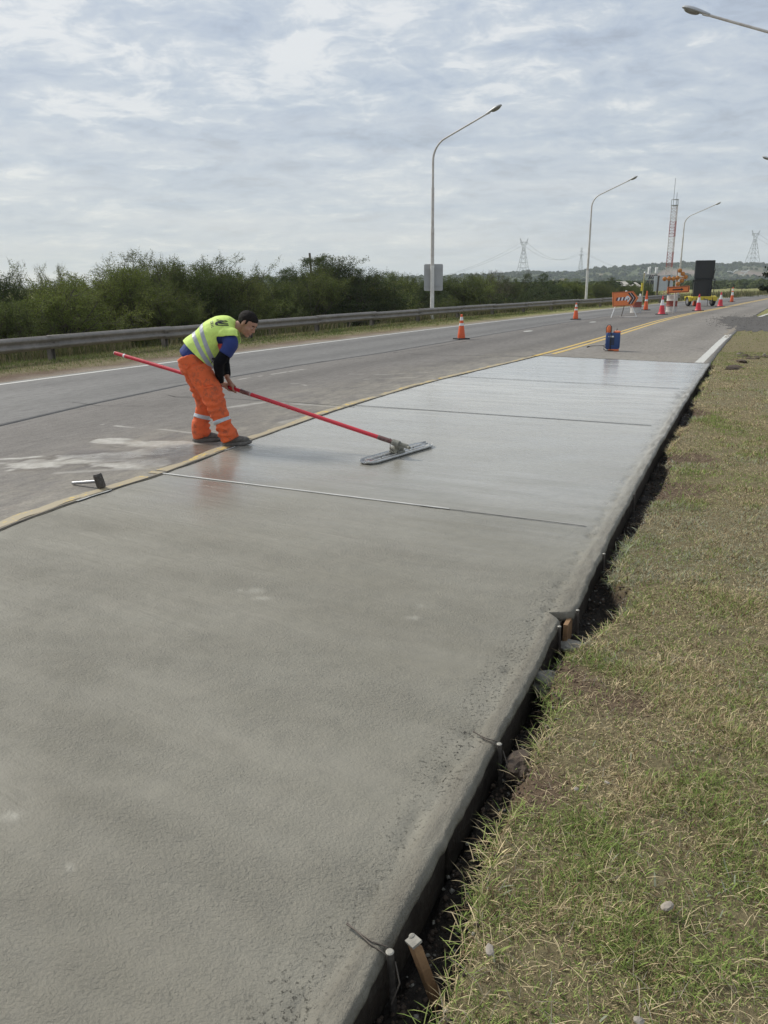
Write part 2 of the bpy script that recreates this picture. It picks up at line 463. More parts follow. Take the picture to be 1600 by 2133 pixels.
def mat_lane(name, c0, c1, agg, rough, worn=False):
    k = NT(name)
    n1 = k.noise(0.7, 5, 0.6, sc=(1.4, 0.6, 1), rot=0.46); n2 = k.noise(48, 6, 0.8); n3 = k.noise(5, 6, 0.65, sc=(2.4, 0.5, 1), rot=0.46)
    c = k.mix(k.mr(n1, 0.3, 0.7), c0, c1)
    c = k.mix(k.m('MULTIPLY', k.mr(n3, 0.4, 0.7), 0.5), c, tuple(q * 0.66 for q in c0))
    c = k.mix(k.m('MULTIPLY', k.mr(k.noise(9, 6, 0.8, off=(2, 7, 0)), 0.45, 0.62), 0.35), c, tuple(min(1, q * 1.35) for q in c1))
    c = k.mix(k.m('MULTIPLY', k.mr(k.noise(1.6, 5, 0.7, sc=(1.6, .5, 1), rot=0.46, off=(6, 1, 0)), 0.58, 0.68), 0.5), c, tuple(q * 0.55 for q in c0))
    c = k.mix(k.m('MULTIPLY', k.mr(n2, 0.5, 0.68), agg), c, tuple(min(1, q * 1.75) for q in c1))
    c = k.mix(k.m('MULTIPLY', k.mr(k.noise(34, 5, 0.75, off=(5, 5, 5)), 0.55, 0.66), agg), c, tuple(q * 0.42 for q in c0))
    tr = k.attr('track'); c = k.mix(k.m('MULTIPLY', tr, 0.4), c, tuple(q * 0.6 for q in c0))
    sl_ = k.attr('slurry')
    st = k.noise(9, 6, 0.7)
    c = k.mix(sl_, c, k.mix(k.mr(st, 0.35, 0.7), (0.33, 0.31, 0.27), (0.60, 0.58, 0.53)))
    c = k.mix(k.m('MULTIPLY', k.attr('rim'), 0.75), c, (0.07, 0.058, 0.046))
    du = k.attr('dust'); dn = k.noise(2.6, 6, 0.75, sc=(1.5, 0.7, 1), rot=0.46)
    c = k.mix(k.m('MULTIPLY', du, k.mr(dn, 0.38, 0.66)), c, k.mix(k.mr(k.noise(22, 6, 0.8), 0.35, 0.62), (0.20, 0.178, 0.14), (0.36, 0.33, 0.27)))
    pk = k.noise(6, 5, 0.7, off=(9, 2, 0)); c = k.mix(k.m('MULTIPLY', du, k.mr(pk, 0.58, 0.72, 0, 0.5)), c, (0.30, 0.235, 0.20))
    wet = k.attr('wet'); c = k.mix(k.m('MULTIPLY', wet, 0.6), c, (0.095, 0.062, 0.046))
    nr = k.bump(k.m('ADD', n2, k.m('MULTIPLY', k.noise(28, 4, 0.6), 0.6)), 0.7, 0.004)
    rr = k.m('SUBTRACT', k.mr(n3, 0.3, 0.7, rough - 0.05, rough + 0.1), k.m('MULTIPLY', wet, 0.55), True)
    rr = k.m('SUBTRACT', rr, k.m('MULTIPLY', sl_, 0.12), True)
    return k.done(c, rr, nr, spec=0.28)
M_LANE_L = mat_lane('smooth_grey_asphalt', (0.142, 0.136, 0.127), (0.185, 0.179, 0.168), 0.35, 0.7)
M_LANE_M = mat_lane('worn_brown_concrete', (0.128, 0.116, 0.103), (0.176, 0.162, 0.145), 0.75, 0.7)
M_LANE_R = mat_lane('old_pale_concrete', (0.178, 0.160, 0.138), (0.245, 0.224, 0.195), 0.5, 0.7)
def mat_paint(name, col, wear, under, sc=7):
    k = NT(name); n = k.noise(sc, 6, 0.75, sc=(1.6, 0.7, 1), rot=0.46); n2 = k.noise(70, 4, 0.7)
    w = k.m('ADD', k.mr(n, 0.3, 0.7), k.m('MULTIPLY', n2, 0.5))
    c = k.mix(k.mr(w, 1.10 - wear, 1.2 - wear), k.mix(k.mr(n2, 0.3, 0.7), tuple(q * 0.85 for q in col), col), under)
    return k.done(c, 0.6, k.bump(n2, 0.4, 0.003))
M_WHITE = mat_paint('white_road_paint', (0.58, 0.57, 0.52), 0.12, (0.22, 0.21, 0.19))
M_YELLOW = mat_paint('yellow_road_paint', (0.62, 0.42, 0.10), 0.22, (0.40, 0.31, 0.17))
M_YWORN = mat_paint('worn_yellow_road_paint', (0.66, 0.46, 0.09), 0.58, (0.36, 0.30, 0.19), 5)
M_LIP = simple('broken_concrete_lip', (0.19, 0.165, 0.12), 0.85, var=0.5, scale=9, dirt=(0.06, 0.05, 0.04), obj=False, bump=0.9, bscale=45)
M_DARK = simple('dark_joint', (0.016, 0.014, 0.012), 0.9, var=0.3, obj=False)
M_TAPE = simple('pale_plastic_strip', (0.55, 0.54, 0.50), 0.4, var=0.15, obj=False)
M_SLURRY = simple('dried_slurry', (0.45, 0.44, 0.41), 0.7, var=0.25, scale=12, obj=False)

def mat_ground():
    k = NT('soil_and_turf')
    a = k.noise(1.3, 6, 0.65); b = k.noise(26, 6, 0.7); g = k.attr('grassy'); gr = k.attr('gravel'); dk = k.attr('muck_shade')
    soil = k.mix(k.mr(b, 0.3, 0.7), (0.085, 0.055, 0.036), (0.19, 0.13, 0.088))
    turf = k.mix(k.mr(b, 0.3, 0.7), (0.115, 0.092, 0.05), (0.26, 0.22, 0.12))
    far = k.mix(k.mr(a, 0.3, 0.7), (0.19, 0.20, 0.065), (0.31, 0.285, 0.12))
    c = k.mix(g, soil, turf)
    c = k.mix(k.attr('far'), c, far)
    gv = k.mix(k.mr(k.noise(40, 4, 0.7), 0.35, 0.65), (0.17, 0.14, 0.105), (0.36, 0.31, 0.25))
    c = k.mix(gr, c, gv)
    c = k.mix(dk, c, k.mix(k.mr(b, 0.35, 0.65), (0.014, 0.011, 0.009), (0.055, 0.046, 0.036)))  # wet trench soil, with the trench shade painted into its near-black tone
    nr = k.bump(k.m('ADD', b, k.m('MULTIPLY', k.noise(90, 4, 0.7), 0.5)), 1.0, 0.02)
    return k.done(c, k.m('SUBTRACT', 0.95, k.m('MULTIPLY', dk, 0.3)), nr, spec=0.25)
M_GROUND = mat_ground()
def mat_vcol(name, rough=0.8, trans=0.0, spec=0.25, tint=False):
    k = NT(name); c = k.attr('col', True)
    n = k.noise(30, 3, 0.6)
    c = k.mix(0.35, c, k.mix(k.mr(n, 0.3, 0.7), (0.55, 0.55, 0.55), (1, 1, 1)), 'MULTIPLY')
    if tint:      # every tree has its own shade of green
        oi = k.N.new('ShaderNodeObjectInfo'); r = oi.outputs['Random']
        rp = k.N.new('ShaderNodeValToRGB'); k.L(r, rp.inputs[0]); rp.color_ramp.interpolation = 'LINEAR'
        el = rp.color_ramp.elements; el[0].color = (0.55, 0.62, 0.55, 1); el[1].color = (1.15, 1.12, 0.9, 1)
        for p_, c_ in ((.2, (0.85, 0.95, 0.72)), (.4, (0.62, 0.72, 0.66)), (.6, (1.05, 1.08, 0.82)), (.8, (0.78, 0.82, 0.75))):
            q = el.new(p_); q.color = c_ + (1,)
        c = k.mix(1.0, c, rp.outputs[0], 'MULTIPLY')
    k.done(c, rough, spec=spec)
    if trans > 0:
        tb = k.N.new('ShaderNodeBsdfTranslucent'); k.L(c, tb.inputs[0])
        mx = k.N.new('ShaderNodeMixShader'); mx.inputs[0].default_value = trans
        k.L(k.b.outputs[0], mx.inputs[1]); k.L(tb.outputs[0], mx.inputs[2]); k.L(mx.outputs[0], k.out.inputs[0])
    return k.mat
M_GRASS = mat_vcol('grass_blades', 0.75, 0.25)
M_LEAF = mat_vcol('leaves', 0.8, 0.2, tint=True)
M_FARGREEN = mat_vcol('far_woodland', 0.95, 0.0, 0.1)
M_BARK = simple('bark', (0.075, 0.062, 0.048), 0.9, var=0.4, scale=8, bump=0.8, bscale=30)

# ------------------------------------------------------------------ ground sheet
def gap_w(y):
    "width of the open trench beside the slab"
    w = 0.045 + 0.10 * fbm(y * 0.9, y * 0 + 3.3, 0, 5, 3) + 0.07 * (fbm(y * 4.0, y * 0 + 1.3, 0, 9, 3) - 0.5)
    w = w + 0.15 * np.exp(-((y - 3.9) / 0.35) ** 2) + 0.05 * np.exp(-((y - 1.55) / 0.4) ** 2) + 0.10 * np.exp(-((y - 6.6) / 0.8) ** 2) + 0.07 * np.exp(-((y - 10.2) / 0.7) ** 2)
    w = w - 0.09 * np.exp(-((y - 3.15) / 0.25) ** 2)
    return np.maximum(w, 0.035)
YEND = float(ENDB[1])
def ground_h(x, y, detail=True):
    x = np.asarray(x, float); y = np.asarray(y, float)
    u = x - XR(y); v = XW(y) - x
    g = gap_w(y) * (1 - sstep(YEND - 0.3, YEND + 0.3, y))
    verge = -0.035 + 0.035 * (fbm(x * 1.3, y * 1.3, 0, 21, 4) - 0.5) + 0.012 * (fbm(x * 9, y * 9, 0, 22, 3) - 0.5) - 0.012 * np.clip(u, 0, 8) + 0.022 * sstep(YEND, YEND + 1.5, y)
    trench = -0.20 + 0.09 * (fbm(x * 5, y * 5, 0, 31, 4) - 0.5) * 2
    edge = sstep(g - 0.015, g + 0.05, u + 0.05 * (fbm(x * 7, y * 7, 0, 33, 3) - 0.5))
    inside = sstep(YEND - 0.2, YEND + 0.2, y)
    trench = trench * (1 - inside) + (-0.012) * inside
    zr = trench + (verge - trench) * edge
    # left: gravel shoulder, grassy bank, then a drop to the plain
    bank = -0.02 + 0.05 * sstep(0.5, 1.6, v) - 1.15 * sstep(3.0, 8.5, v)
    bank = bank + 0.04 * (fbm(x * 1.1, y * 1.1, 0, 41, 3) - 0.5) + 0.25 * sstep(8, 14, v) * (fbm(x * 0.12, y * 0.12, 0, 43, 3) - 0.5)
    z = np.where(u > -0.02, zr, np.where(v > 0.28, bank, -0.26))
    # far field and rise to the right
    z = z - 0.9 * sstep(90, 170, y) * sstep(0, 25, v) * 0
    d = np.hypot(x, y)
    verge_fix = 0; z = z + np.where(u > 6, -0.5 * sstep(6, 30, u), 0)
    return z
def build_ground():
    ys = np.concatenate([np.arange(-6, 0.9, 0.3), np.arange(0.9, 8, 0.035), np.arange(8, 18, 0.07), np.arange(18, 45, 0.35), np.arange(45, 120, 1.5), np.geomspace(120, 2550, 40)])
    vs_l = np.concatenate([-np.geomspace(2900, 20, 34), -np.arange(19, 3.9, -0.8), -np.arange(3.8, 0.29, -0.14)])   # v offsets left of white line (negative)
    us_r = np.concatenate([np.arange(0.0, 0.7, 0.02), np.arange(0.72, 3.2, 0.06), np.arange(3.3, 14, 0.4), np.geomspace(14.5, 1900, 34)])
    rows = []
    for y in ys:
        xl = XW(y) + vs_l; xr = XR(y) + us_r
        mid = np.array([XW(y) - 0.275, XW(y) - 0.2, 0.5 * (XW(y) + XR(y)), XR(y) - 0.04, XR(y) - 0.021])
        rows.append(np.concatenate([xl, mid, xr]))
    X = np.array(rows); Yv = np.repeat(ys[:, None], X.shape[1], 1)
    Z = ground_h(X, Yv)
    nr, nc = X.shape
    idx = np.arange(nr * nc).reshape(nr, nc)
    f = np.stack([idx[:-1, :-1], idx[:-1, 1:], idx[1:, 1:], idx[1:, :-1]], -1).reshape(-1, 4)
    v = np.stack([X, Yv, Z], -1).reshape(-1, 3)
    x, y, z = v[:, 0], v[:, 1], v[:, 2]
    u = x - XR(y); w = XW(y) - x
    bare = bare_mask(x, y) * 0.85
    grassy = np.where(u > 0, sstep(-0.12, -0.05, z) * (1 - bare), sstep(0.8, 1.5, w + 0.5 * (fbm(x, y, 0, 3) - .5)))
    gravel = np.where((w > 0.2) & (w < 3), 1 - sstep(0.45, 1.15, w + 0.7 * (fbm(x * 1.5, y * 1.5, 0, 4) - .5)), 0)
    muck_shade = np.where((u > -0.05) & (y < YEND + .3), 1 - sstep(-0.15, -0.07, z), 0)
    far = sstep(22, 50, np.hypot(x, y))
    mesh_np('ground', v, f, M_GROUND, smooth=True, attrs=dict(grassy=grassy, gravel=gravel, muck_shade=muck_shade, far=far))
    tag(bpy.data.objects['ground'], 'grassy verges, gravel shoulder and flat plain around the highway', kind='structure')
BARE = [(1250, 1440, 0.30, 0.22), (1380, 1020, 0.5, 0.42), (1430, 955, 0.3, 0.3), (1110, 1640, 0.13, 0.16), (1330, 1000, 0.25, 0.5), (1440, 860, 0.25, 0.4)]
def bare_mask(x, y):
    r = 0
    for px, py, sx, sy in BARE:
        p = G(px, py, -0.04); dx, dy = x - p[0], y - p[1]
        d = ((dx * .91 - dy * .42) / sx) ** 2 + ((dx * .42 + dy * .91) / sy) ** 2
        r = np.maximum(r, 1 - sstep(0.2, 1.25, d + 1.6 * (fbm(x * 5, y * 5, 0, 77, 5) - 0.5)))
    return r
build_ground()

# ------------------------------------------------------------------ existing road lanes
def strip(name, fa, fb, ys, nc, mat, z=0.0, skirt=0.22, attrs_fn=None, crop=None):
    ys = np.asarray(ys, float); A = fa(ys); B = fb(ys); t = np.linspace(0, 1, nc)
    X = A[:, None] + (B - A)[:, None] * t[None]; Y = np.repeat(ys[:, None], nc, 1)
    if crop is not None: X, Y = crop(X, Y)
    Z = np.full_like(X, z)
    # skirts down the long sides
    X = np.concatenate([X[:, :1], X, X[:, -1:]], 1); Y = np.concatenate([Y[:, :1], Y, Y[:, -1:]], 1)
    Z = np.concatenate([Z[:, :1] - skirt, Z, Z[:, -1:] - skirt], 1)
    nr, c = X.shape; idx = np.arange(nr * c).reshape(nr, c)
    f = np.stack([idx[:-1, :-1], idx[:-1, 1:], idx[1:, 1:], idx[1:, :-1]], -1).reshape(-1, 4)
    v = np.stack([X, Y, Z], -1).reshape(-1, 3)
    at = attrs_fn(v[:, 0], v[:, 1]) if attrs_fn else None
    return mesh_np(name, v, f, mat, attrs=at)
YS = np.concatenate([np.arange(-4, 4, 0.5), np.arange(4, 16, 0.035), np.arange(16, 40, 0.3), np.arange(40, 140, 1.5), np.arange(140, 420, 12)])
def seg_dist(x, y, pts):
    d = np.full(x.shape, 1e9)
    for a, b in zip(pts[:-1], pts[1:]):
        ab = b - a; t = np.clip(((x - a[0]) * ab[0] + (y - a[1]) * ab[1]) / (ab @ ab), 0, 1)
        d = np.minimum(d, np.hypot(x - a[0] - t * ab[0], y - a[1] - t * ab[1]))
    return d
def px(*l): return [G(*q)[:2] for q in l]
SPILL = px((85, 966), (180, 955), (260, 948), (330, 940))
SPILL2 = px((235, 918), (300, 925), (400, 930), (470, 938))
SPILL3 = px((150, 962), (240, 966), (310, 965))
STREAKS = [([(215, 884), (260, 889), (300, 892), (345, 895), (401, 902)], .035, .9), ([(470, 850), (560, 836), (640, 843), (700, 846)], .10, .6), ([(760, 790), (860, 786), (940, 790)], .05, .6), ([(605, 798), (630, 800), (637, 803)], .03, .8), ([(500, 790), (570, 779), (650, 766)], .05, .8), ([(730, 779), (800, 780), (900, 775)], .04, .6), ([(0, 965), (60, 968), (120, 972)], .05, .6), ([(120, 985), (240, 978), (400, 972)], .06, .5), ([(590, 880), (640, 868), (760, 840)], .12, .5), ([(1000, 765), (1060, 757)], .1, .5), ([(1090, 745), (1000, 770), (820, 820)], .16, .45)]
def lane_attrs(x, y):
    near = (y < 16)
    sl_ = np.zeros_like(x); wet = np.zeros_like(x); rim = np.zeros_like(x)
    i = np.where(near & (y > 5))[0]
    xx, yy = x[i], y[i]
    wob = 0.75 * (fbm(xx * 2.2, yy * 3.5, 0, 51, 5) - 0.5)
    for sp, w in ((SPILL, 0.24), (SPILL2, 0.22), (SPILL3, 0.16)):
        d = seg_dist(xx, yy, sp) + wob * 0.62
        sl_[i] = np.maximum(sl_[i], (1 - sstep(w * 0.88, w * 1.0, d2 := d + .12 * (fbm(xx * 9, yy * 9, 0, 53, 4) - .5))) * (0.45 + 0.55 * sstep(.42, .52, fbm(xx * 4, yy * 6, 0, 58, 5))))
        rim[i] = np.maximum(rim[i], np.exp(-((d2 - w * 1.12) / .03) ** 2) * sstep(.4, .55, fbm(xx * 3, yy * 3, 0, 54, 3)))
    for sp, w, a_ in STREAKS:
        d = seg_dist(xx, yy, px(*sp)) + 0.5 * w * (fbm(xx * 5, yy * 5, 0, 57, 3) - .5)
        sl_[i] = np.maximum(sl_[i], a_ * (1 - sstep(w * .25, w, d)) * sstep(.3, .5, fbm(xx * 5, yy * 5, 0, 59, 3)))
    rim[i] = np.maximum(rim[i], 0)
    line = seg_dist(xx, yy, px((-20, 957), (40, 955), (80, 951))) + 0.02 * (fbm(xx * 6, yy * 6, 0, 5) - .5)
    sl_[i] = np.maximum(sl_[i], 1 - sstep(0.015, 0.05, line))
    c = G(450, 938)
    wd = np.hypot((xx - c[0]) / 1.15, (yy - c[1]) / 0.5) + 0.9 * (fbm(xx * 2, yy * 3, 0, 61, 4) - 0.5)
    wet[i] = 1 - sstep(0.6, 1.0, wd)
    wd2 = seg_dist(xx, yy, px((180, 945), (330, 955), (430, 950))) + wob * 0.5
    wet[i] = np.maximum(wet[i], 0.6 * (1 - sstep(0.15, 0.35, wd2)))
    # cement dust close to the slab
    e = XY(y) - x
    dust = np.clip(1 - sstep(0.2, 2.6, e + 1.6 * (fbm(x * .7, y * .7, 0, 8) - .5)), 0, 1) * (1 - sstep(17, 24, y)) * 0.85
    j = 0.5 * (XJ(y) + XY(y)); k = 0.5 * (XW(y) + XJ(y))
    t = np.zeros_like(x)
    for c0 in (j, k):
        for s in (-0.95, 0.95): t = np.maximum(t, np.exp(-((x - c0 - s) / 0.42) ** 2))
    t = t * (0.4 + 0.6 * sstep(8, 20, y))
    return dict(rim=rim, slurry=sl_ * 0.9, wet=wet, dust=dust, track=t)
def zero_attrs(x, y):
    t = np.zeros_like(x); c0 = 0.5 * (XY(y) + XR(y))
    for s in (-0.95, 0.95): t = np.maximum(t, np.exp(-((x - c0 - s) / 0.5) ** 2))
    dd = 1 - sstep(0, 2.5, y - 17)
    return dict(rim=t * 0, slurry=t * 0, wet=t * 0, dust=0.7 * dd, track=t * sstep(18, 26, y) * (1 - 0.6 * sstep(50, 70, y)))
LANEW = 0.285
ll = strip('outer_lane', lambda y: XW(y) - LANEW, lambda y: XJ(y) - 0.012, YS, 28, M_LANE_L, attrs_fn=lane_attrs)
tag(ll, 'smooth grey outer lane beside the guard rail', kind='structure')
lm = strip('middle_lane', lambda y: XJ(y) + 0.012, lambda y: XY(y) - 0.022 - 0.014 * (fbm(y * 6, y * 0, 0, 2) - 0.5), YS, 190, M_LANE_M, attrs_fn=lane_attrs)
tag(lm, 'rough brownish concrete lane between the grey lane and the new slab', kind='structure')
jb = strip('lane_joint', lambda y: XJ(y) - 0.03, lambda y: XJ(y) + 0.03, YS, 2, M_DARK, z=-0.006)
tag(jb, 'dark longitudinal joint between the two old lanes', kind='structure')
def crop_right(X, Y):
    # start exactly at the skewed end of the slab
    t = np.linspace(0, 1, X.shape[1])[None]
    y0 = ENDA[1] + (ENDB[1] - ENDA[1]) * t
    k = np.clip((Y - 18.6) / 6.0, 0, 1)
    Y2 = Y + (y0 - 18.6) * (1 - k)
    X2 = XY(Y2) + (XR(Y2) - XY(Y2)) * t
    return X2, Y2
lr = strip('near_lane', XY, XR, np.concatenate([np.arange(18.6, 40, 0.3), np.arange(40, 140, 1.5), np.arange(140, 420, 12)]), 30, M_LANE_R, attrs_fn=zero_attrs, crop=crop_right)
tag(lr, 'old pale concrete lane continuing beyond the new slab', kind='structure')

def ribbon(name, pts, w, mat, z, parent=None, wob=0.0, seed=1, th=0.0, step=0.05, gaps=None):
    "a thin strip of given width along a polyline"
    pts = [np.asarray(p, float)[:2] for p in pts]; out = [pts[0]]
    for a, b in zip(pts[:-1], pts[1:]):
        n = max(1, int(np.linalg.norm(b - a) / step))
        out += [a + (b - a) * (i + 1) / n for i in range(n)]
    C = np.array(out); T = np.gradient(C, axis=0); T /= np.linalg.norm(T, axis=1)[:, None] + 1e-9
    Nn = np.stack([-T[:, 1], T[:, 0]], 1)
    s = np.arange(len(C)) * step
    wl = w / 2 * (1 + wob * 2 * (fbm(s * 5, s * 0, 0, seed) - 0.5)); wr = w / 2 * (1 + wob * 2 * (fbm(s * 5, s * 0 + 5, 0, seed + 3) - 0.5))
    C = C + Nn * (wob * w * (fbm(s * 2, s * 0 + 2, 0, seed + 5) - 0.5))[:, None]
    A = C + Nn * wl[:, None]; B = C - Nn * wr[:, None]; n = len(C)
    zz = np.full(n, z)
    if th <= 0:
        v = np.concatenate([np.c_[A, zz], np.c_[B, zz]]); i = np.arange(n - 1)
        f = np.stack([i + 1, i, i + n, i + n + 1], -1)
    else:
        v = np.concatenate([np.c_[A, zz], np.c_[A, zz + th], np.c_[B, zz + th], np.c_[B, zz]]); i = np.arange(n - 1)
        f = np.concatenate([np.stack([i + 1 + a * n, i + a * n, i + (a + 1) * n, i + 1 + (a + 1) * n], -1) for a in range(3)])
    if gaps is not None:
        keep = gaps(s[:-1]); f = f[np.tile(keep, len(f) // (n - 1))]
    return mesh_np(name, v, f, mat, parent)
def curve_pts(fn, y0, y1, n=200): return [np.array([float(fn(y)), y]) for y in np.linspace(y0, y1, n)]
o = ribbon('edge_line', curve_pts(XW, -3, 400, 500), 0.13, M_WHITE, 0.004, wob=0.12, step=0.2); tag(o, 'white edge line along the far side of the road', kind='structure')
o = ribbon('center_line', curve_pts(lambda y: XY(y) - 0.10, -3, 18.3, 300), 0.115, M_YWORN, 0.004, wob=0.7, step=0.03, gaps=lambda s: fbm(s * 2.4, s * 0, 0, 71, 5) > 0.24)
tag(o, 'worn single yellow line beside the new slab', kind='structure')
o = ribbon('center_line', curve_pts(lambda y: XY(y) - 0.10, 18.2, 330, 400), 0.12, M_YELLOW, 0.004, wob=0.08, step=0.2); tag(o, 'left stripe of the double yellow centre line', kind='structure')
o = ribbon('center_line', curve_pts(lambda y: XY(y) + 0.18, 18.7, 330, 400), 0.12, M_YELLOW, 0.004, wob=0.08, step=0.2); tag(o, 'right stripe of the double yellow centre line', kind='structure')
RWp = px((1456, 756), (1480, 733), (1500, 713), (1518, 697))
o = ribbon('edge_line', RWp, 0.17, M_WHITE, 0.004, wob=0.06); tag(o, 'broad white edge line ending at the new slab', kind='structure')
o = ribbon('edge_line', px((1582, 660), (1600, 654), (1640, 643), (1700, 630)), 0.17, M_WHITE, 0.004, wob=0.06, step=0.2); tag(o, 'white edge line beyond the asphalt patch', kind='structure')

# cracks and transverse joints of the old lanes
def crack(pxs, w, parent, m=M_DARK, seed=1, name='crack', z=0.004): return ribbon(name, px(*pxs), w, m, z, parent, wob=0.8, seed=seed)
crack([(350, 823), (365, 827), (430, 828), (500, 832), (545, 835), (600, 838), (660, 842), (738, 848)], 0.016, lm, seed=3)
crack([(850, 737), (920, 740), (990, 741), (1070, 743), (1110, 744)], 0.02, lm, seed=5)
crack([(820, 735), (880, 727), (1000, 706)], 0.015, ll, seed=6)
crack([(1040, 676), (1130, 678), (1190, 675)], 0.03, ll, seed=7)
crack([(150, 838), (210, 846), (300, 846)], 0.012, ll, seed=10)
# pale raised markers between the lanes
for q in ((1100, 690), (1235, 671)):
    p = G(*q); b = MB(); b.ell((0, 0, 0.004), (0.33, 0.12, 0.008), nu=16, nv=4)
    o = b.build('road_mark', M_WHITE); o.location = p; o.rotation_euler = (0, 0, 1.0)
    tag(o, 'short white dash worn on the old lane, the %s one' % ('nearer' if q[0] < 1200 else 'farther'), 'road mark', 'worn white dashes on the old lane')

# ------------------------------------------------------------------ the new slab
def perp_ang(y): return np.radians(np.interp(y, [-3, 5.1, 9.0, 12.3, YEND], [25.5, 26.7, 27.5, 31.5, math.degrees(math.atan2(ENDA[1] - ENDB[1], ENDB[0] - ENDA[0]))]))
def left_of(yr):
    "point on the left edge opposite the right-edge point at yr"
    xr = float(XR(yr)); a = float(perp_ang(yr)); dx, dy = -math.cos(a), math.sin(a)
    lo, hi = 0.5, 7.0
    for _ in range(40):
        mid = 0.5 * (lo + hi); x, y = xr + dx * mid, yr + dy * mid
        if x > float(XY(y)): lo = mid
        else: hi = mid
    return lo
def slab_point(yr, t, off=0.0):
    w = left_of(yr); a = float(perp_ang(yr)); return np.array([float(XR(yr)) - math.cos(a) * (w * t + off), yr + math.sin(a) * (w * t + off)])
def step_out(y):
    "the far form stands a little farther out than the near one; a notch is left between them"
    y = np.asarray(y, float); d = y - 3.66
    return np.where(d > 0, 0.036 * np.exp(-d / 1.3), -0.018 * np.exp(d / 0.35)) - 0.075 * np.exp(-((y - 3.645) / 0.035) ** 2)
def build_slab():
    yr = np.concatenate([np.arange(-2.5, 0.7, 0.12), np.arange(0.7, 6, 0.02), np.arange(6, YEND, 0.035), [YEND]])
    ws = np.array([left_of(v) for v in yr]); an = perp_ang(yr)
    dd = np.concatenate([[0, .003, .007, .012, .018], np.linspace(0.028, 0.388, 27)]); rest = np.linspace(0.41, 1.0, 115)
    D = np.zeros((len(yr), 32 + 115))
    D[:, :32] = dd[:32]
    D[:, 32:] = 0.40 + (ws[:, None] - 0.40) * np.linspace(0.008, 1, 115)[None]
    XRv = XR(yr)[:, None]; jag = (0.014 * (fbm(yr * 5, yr * 0, 0, 91, 4) - 0.5) + 0.010 * (fbm(yr * 38, yr * 0, 0, 89, 2) - 0.5))[:, None] * (D < 0.026)
    # notch where two form boards do not meet
    jag = jag - (step_out(yr))[:, None] * np.clip(1 - D / 0.12, 0, 1)
    X = XRv - np.cos(an)[:, None] * (D + jag); Y = yr[:, None] + np.sin(an)[:, None] * (D + jag)
    Z = 0.004 * (fbm(X * 1.1, Y * 1.1, 0, 92, 3) - 0.5) * 2
    rough = 1 - 0.8 * sstep(4.6, 6.5, Y - 0.35 * X)
    Z = Z + 0.0035 * (fbm(X * 18, Y * 18, 0, 93, 3) - 0.5) * 2 * rough
    # edge smear: a slightly raised, streaky band, rounded off at the rim
    band = (1 - sstep(0.055, 0.095, D + 0.04 * (fbm(X * 3, Y * 3, 0, 94) - 0.5)))
    Z = Z + 0.006 * band + 0.014 * band * (fbm(D * 34, Y * 6, 0, 95, 4) - 0.5)
    Z = Z - 0.026 * np.clip(1 - D / 0.018, 0, 1) ** 2.0
    trough = np.exp(-((D - 0.115) / 0.03) ** 2)
    Z = Z - 0.012 * trough * sstep(0.5, 0.7, fbm(X * 14, Y * 14, 0, 96, 4)) * (Y < 9)
    # skirt on the right
    ca, sa = np.cos(an)[:, None], np.sin(an)[:, None]
    lipt = 0.013 + 0.012 * fbm(yr * 3, yr * 0, 0, 87, 3)[:, None]
    cols = [(0.050, -0.17), (0.045, -0.012), (0.004, 0.0)]      # undercut below a thin overhanging lip
    for dx_, dz_ in reversed(cols):
        X = np.concatenate([XRv - ca * (jag[:, :1] + dx_), X], 1); Y = np.concatenate([yr[:, None] + sa * (jag[:, :1] + dx_), Y], 1)
        Z = np.concatenate([Z[:, -D.shape[1]:][:, :1] - lipt + dz_, Z], 1)
    D = np.concatenate([np.zeros((len(yr), 3)), D], 1)
    nr, nc = X.shape; idx = np.arange(nr * nc).reshape(nr, nc)
    f = np.stack([idx[:-1, :-1], idx[1:, :-1], idx[1:, 1:], idx[:-1, 1:]], -1).reshape(-1, 4)
    v = np.stack([X, Y, Z], -1).reshape(-1, 3); x, y, dd = v[:, 0], v[:, 1], D.reshape(-1)
    s_al = y - 0.0 * x
    # distance along the slab measured at right angles to it
    along = y * 0.9 - (x - XR(y)) * -0.43
    along = (x * 0.42 + y * 0.907)
    fin = sstep(3.7, 6.3, along + 0.8 * (fbm(x * .8, y * .8, 0, 97) - .5))
    fin = np.clip(fin, 0, 1) * (0.72 + 0.28 * fbm(x * 0.5 + y, y * 2.4 - x, 0, 98, 4)) * (1 - 0.75 * (1 - sstep(0.0, 0.2, dd)))
    j1 = 0.35 * np.exp(-((along - 4.9) / 0.35) ** 2) * sstep(0.3, 1.2, dd); fin = fin * (1 - j1)
    bandf = 1 - sstep(0.06, 0.10, dd + 0.05 * (fbm(x * 3, y * 3, 0, 94) - 0.5))
    bandf = np.maximum(bandf, sstep(7, 12, y) * (1 - sstep(0.10, 0.24, dd + 0.22 * (fbm(x * 4, y * 4, 0, 107, 4) - 0.5)))); edge = bandf
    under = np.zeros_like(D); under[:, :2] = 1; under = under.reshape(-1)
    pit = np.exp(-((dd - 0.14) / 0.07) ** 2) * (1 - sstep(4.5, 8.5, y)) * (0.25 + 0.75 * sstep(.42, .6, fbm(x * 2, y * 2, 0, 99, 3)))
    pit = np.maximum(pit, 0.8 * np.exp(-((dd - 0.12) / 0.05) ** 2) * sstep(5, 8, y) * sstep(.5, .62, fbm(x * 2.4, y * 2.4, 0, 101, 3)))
    pale = np.zeros_like(x)
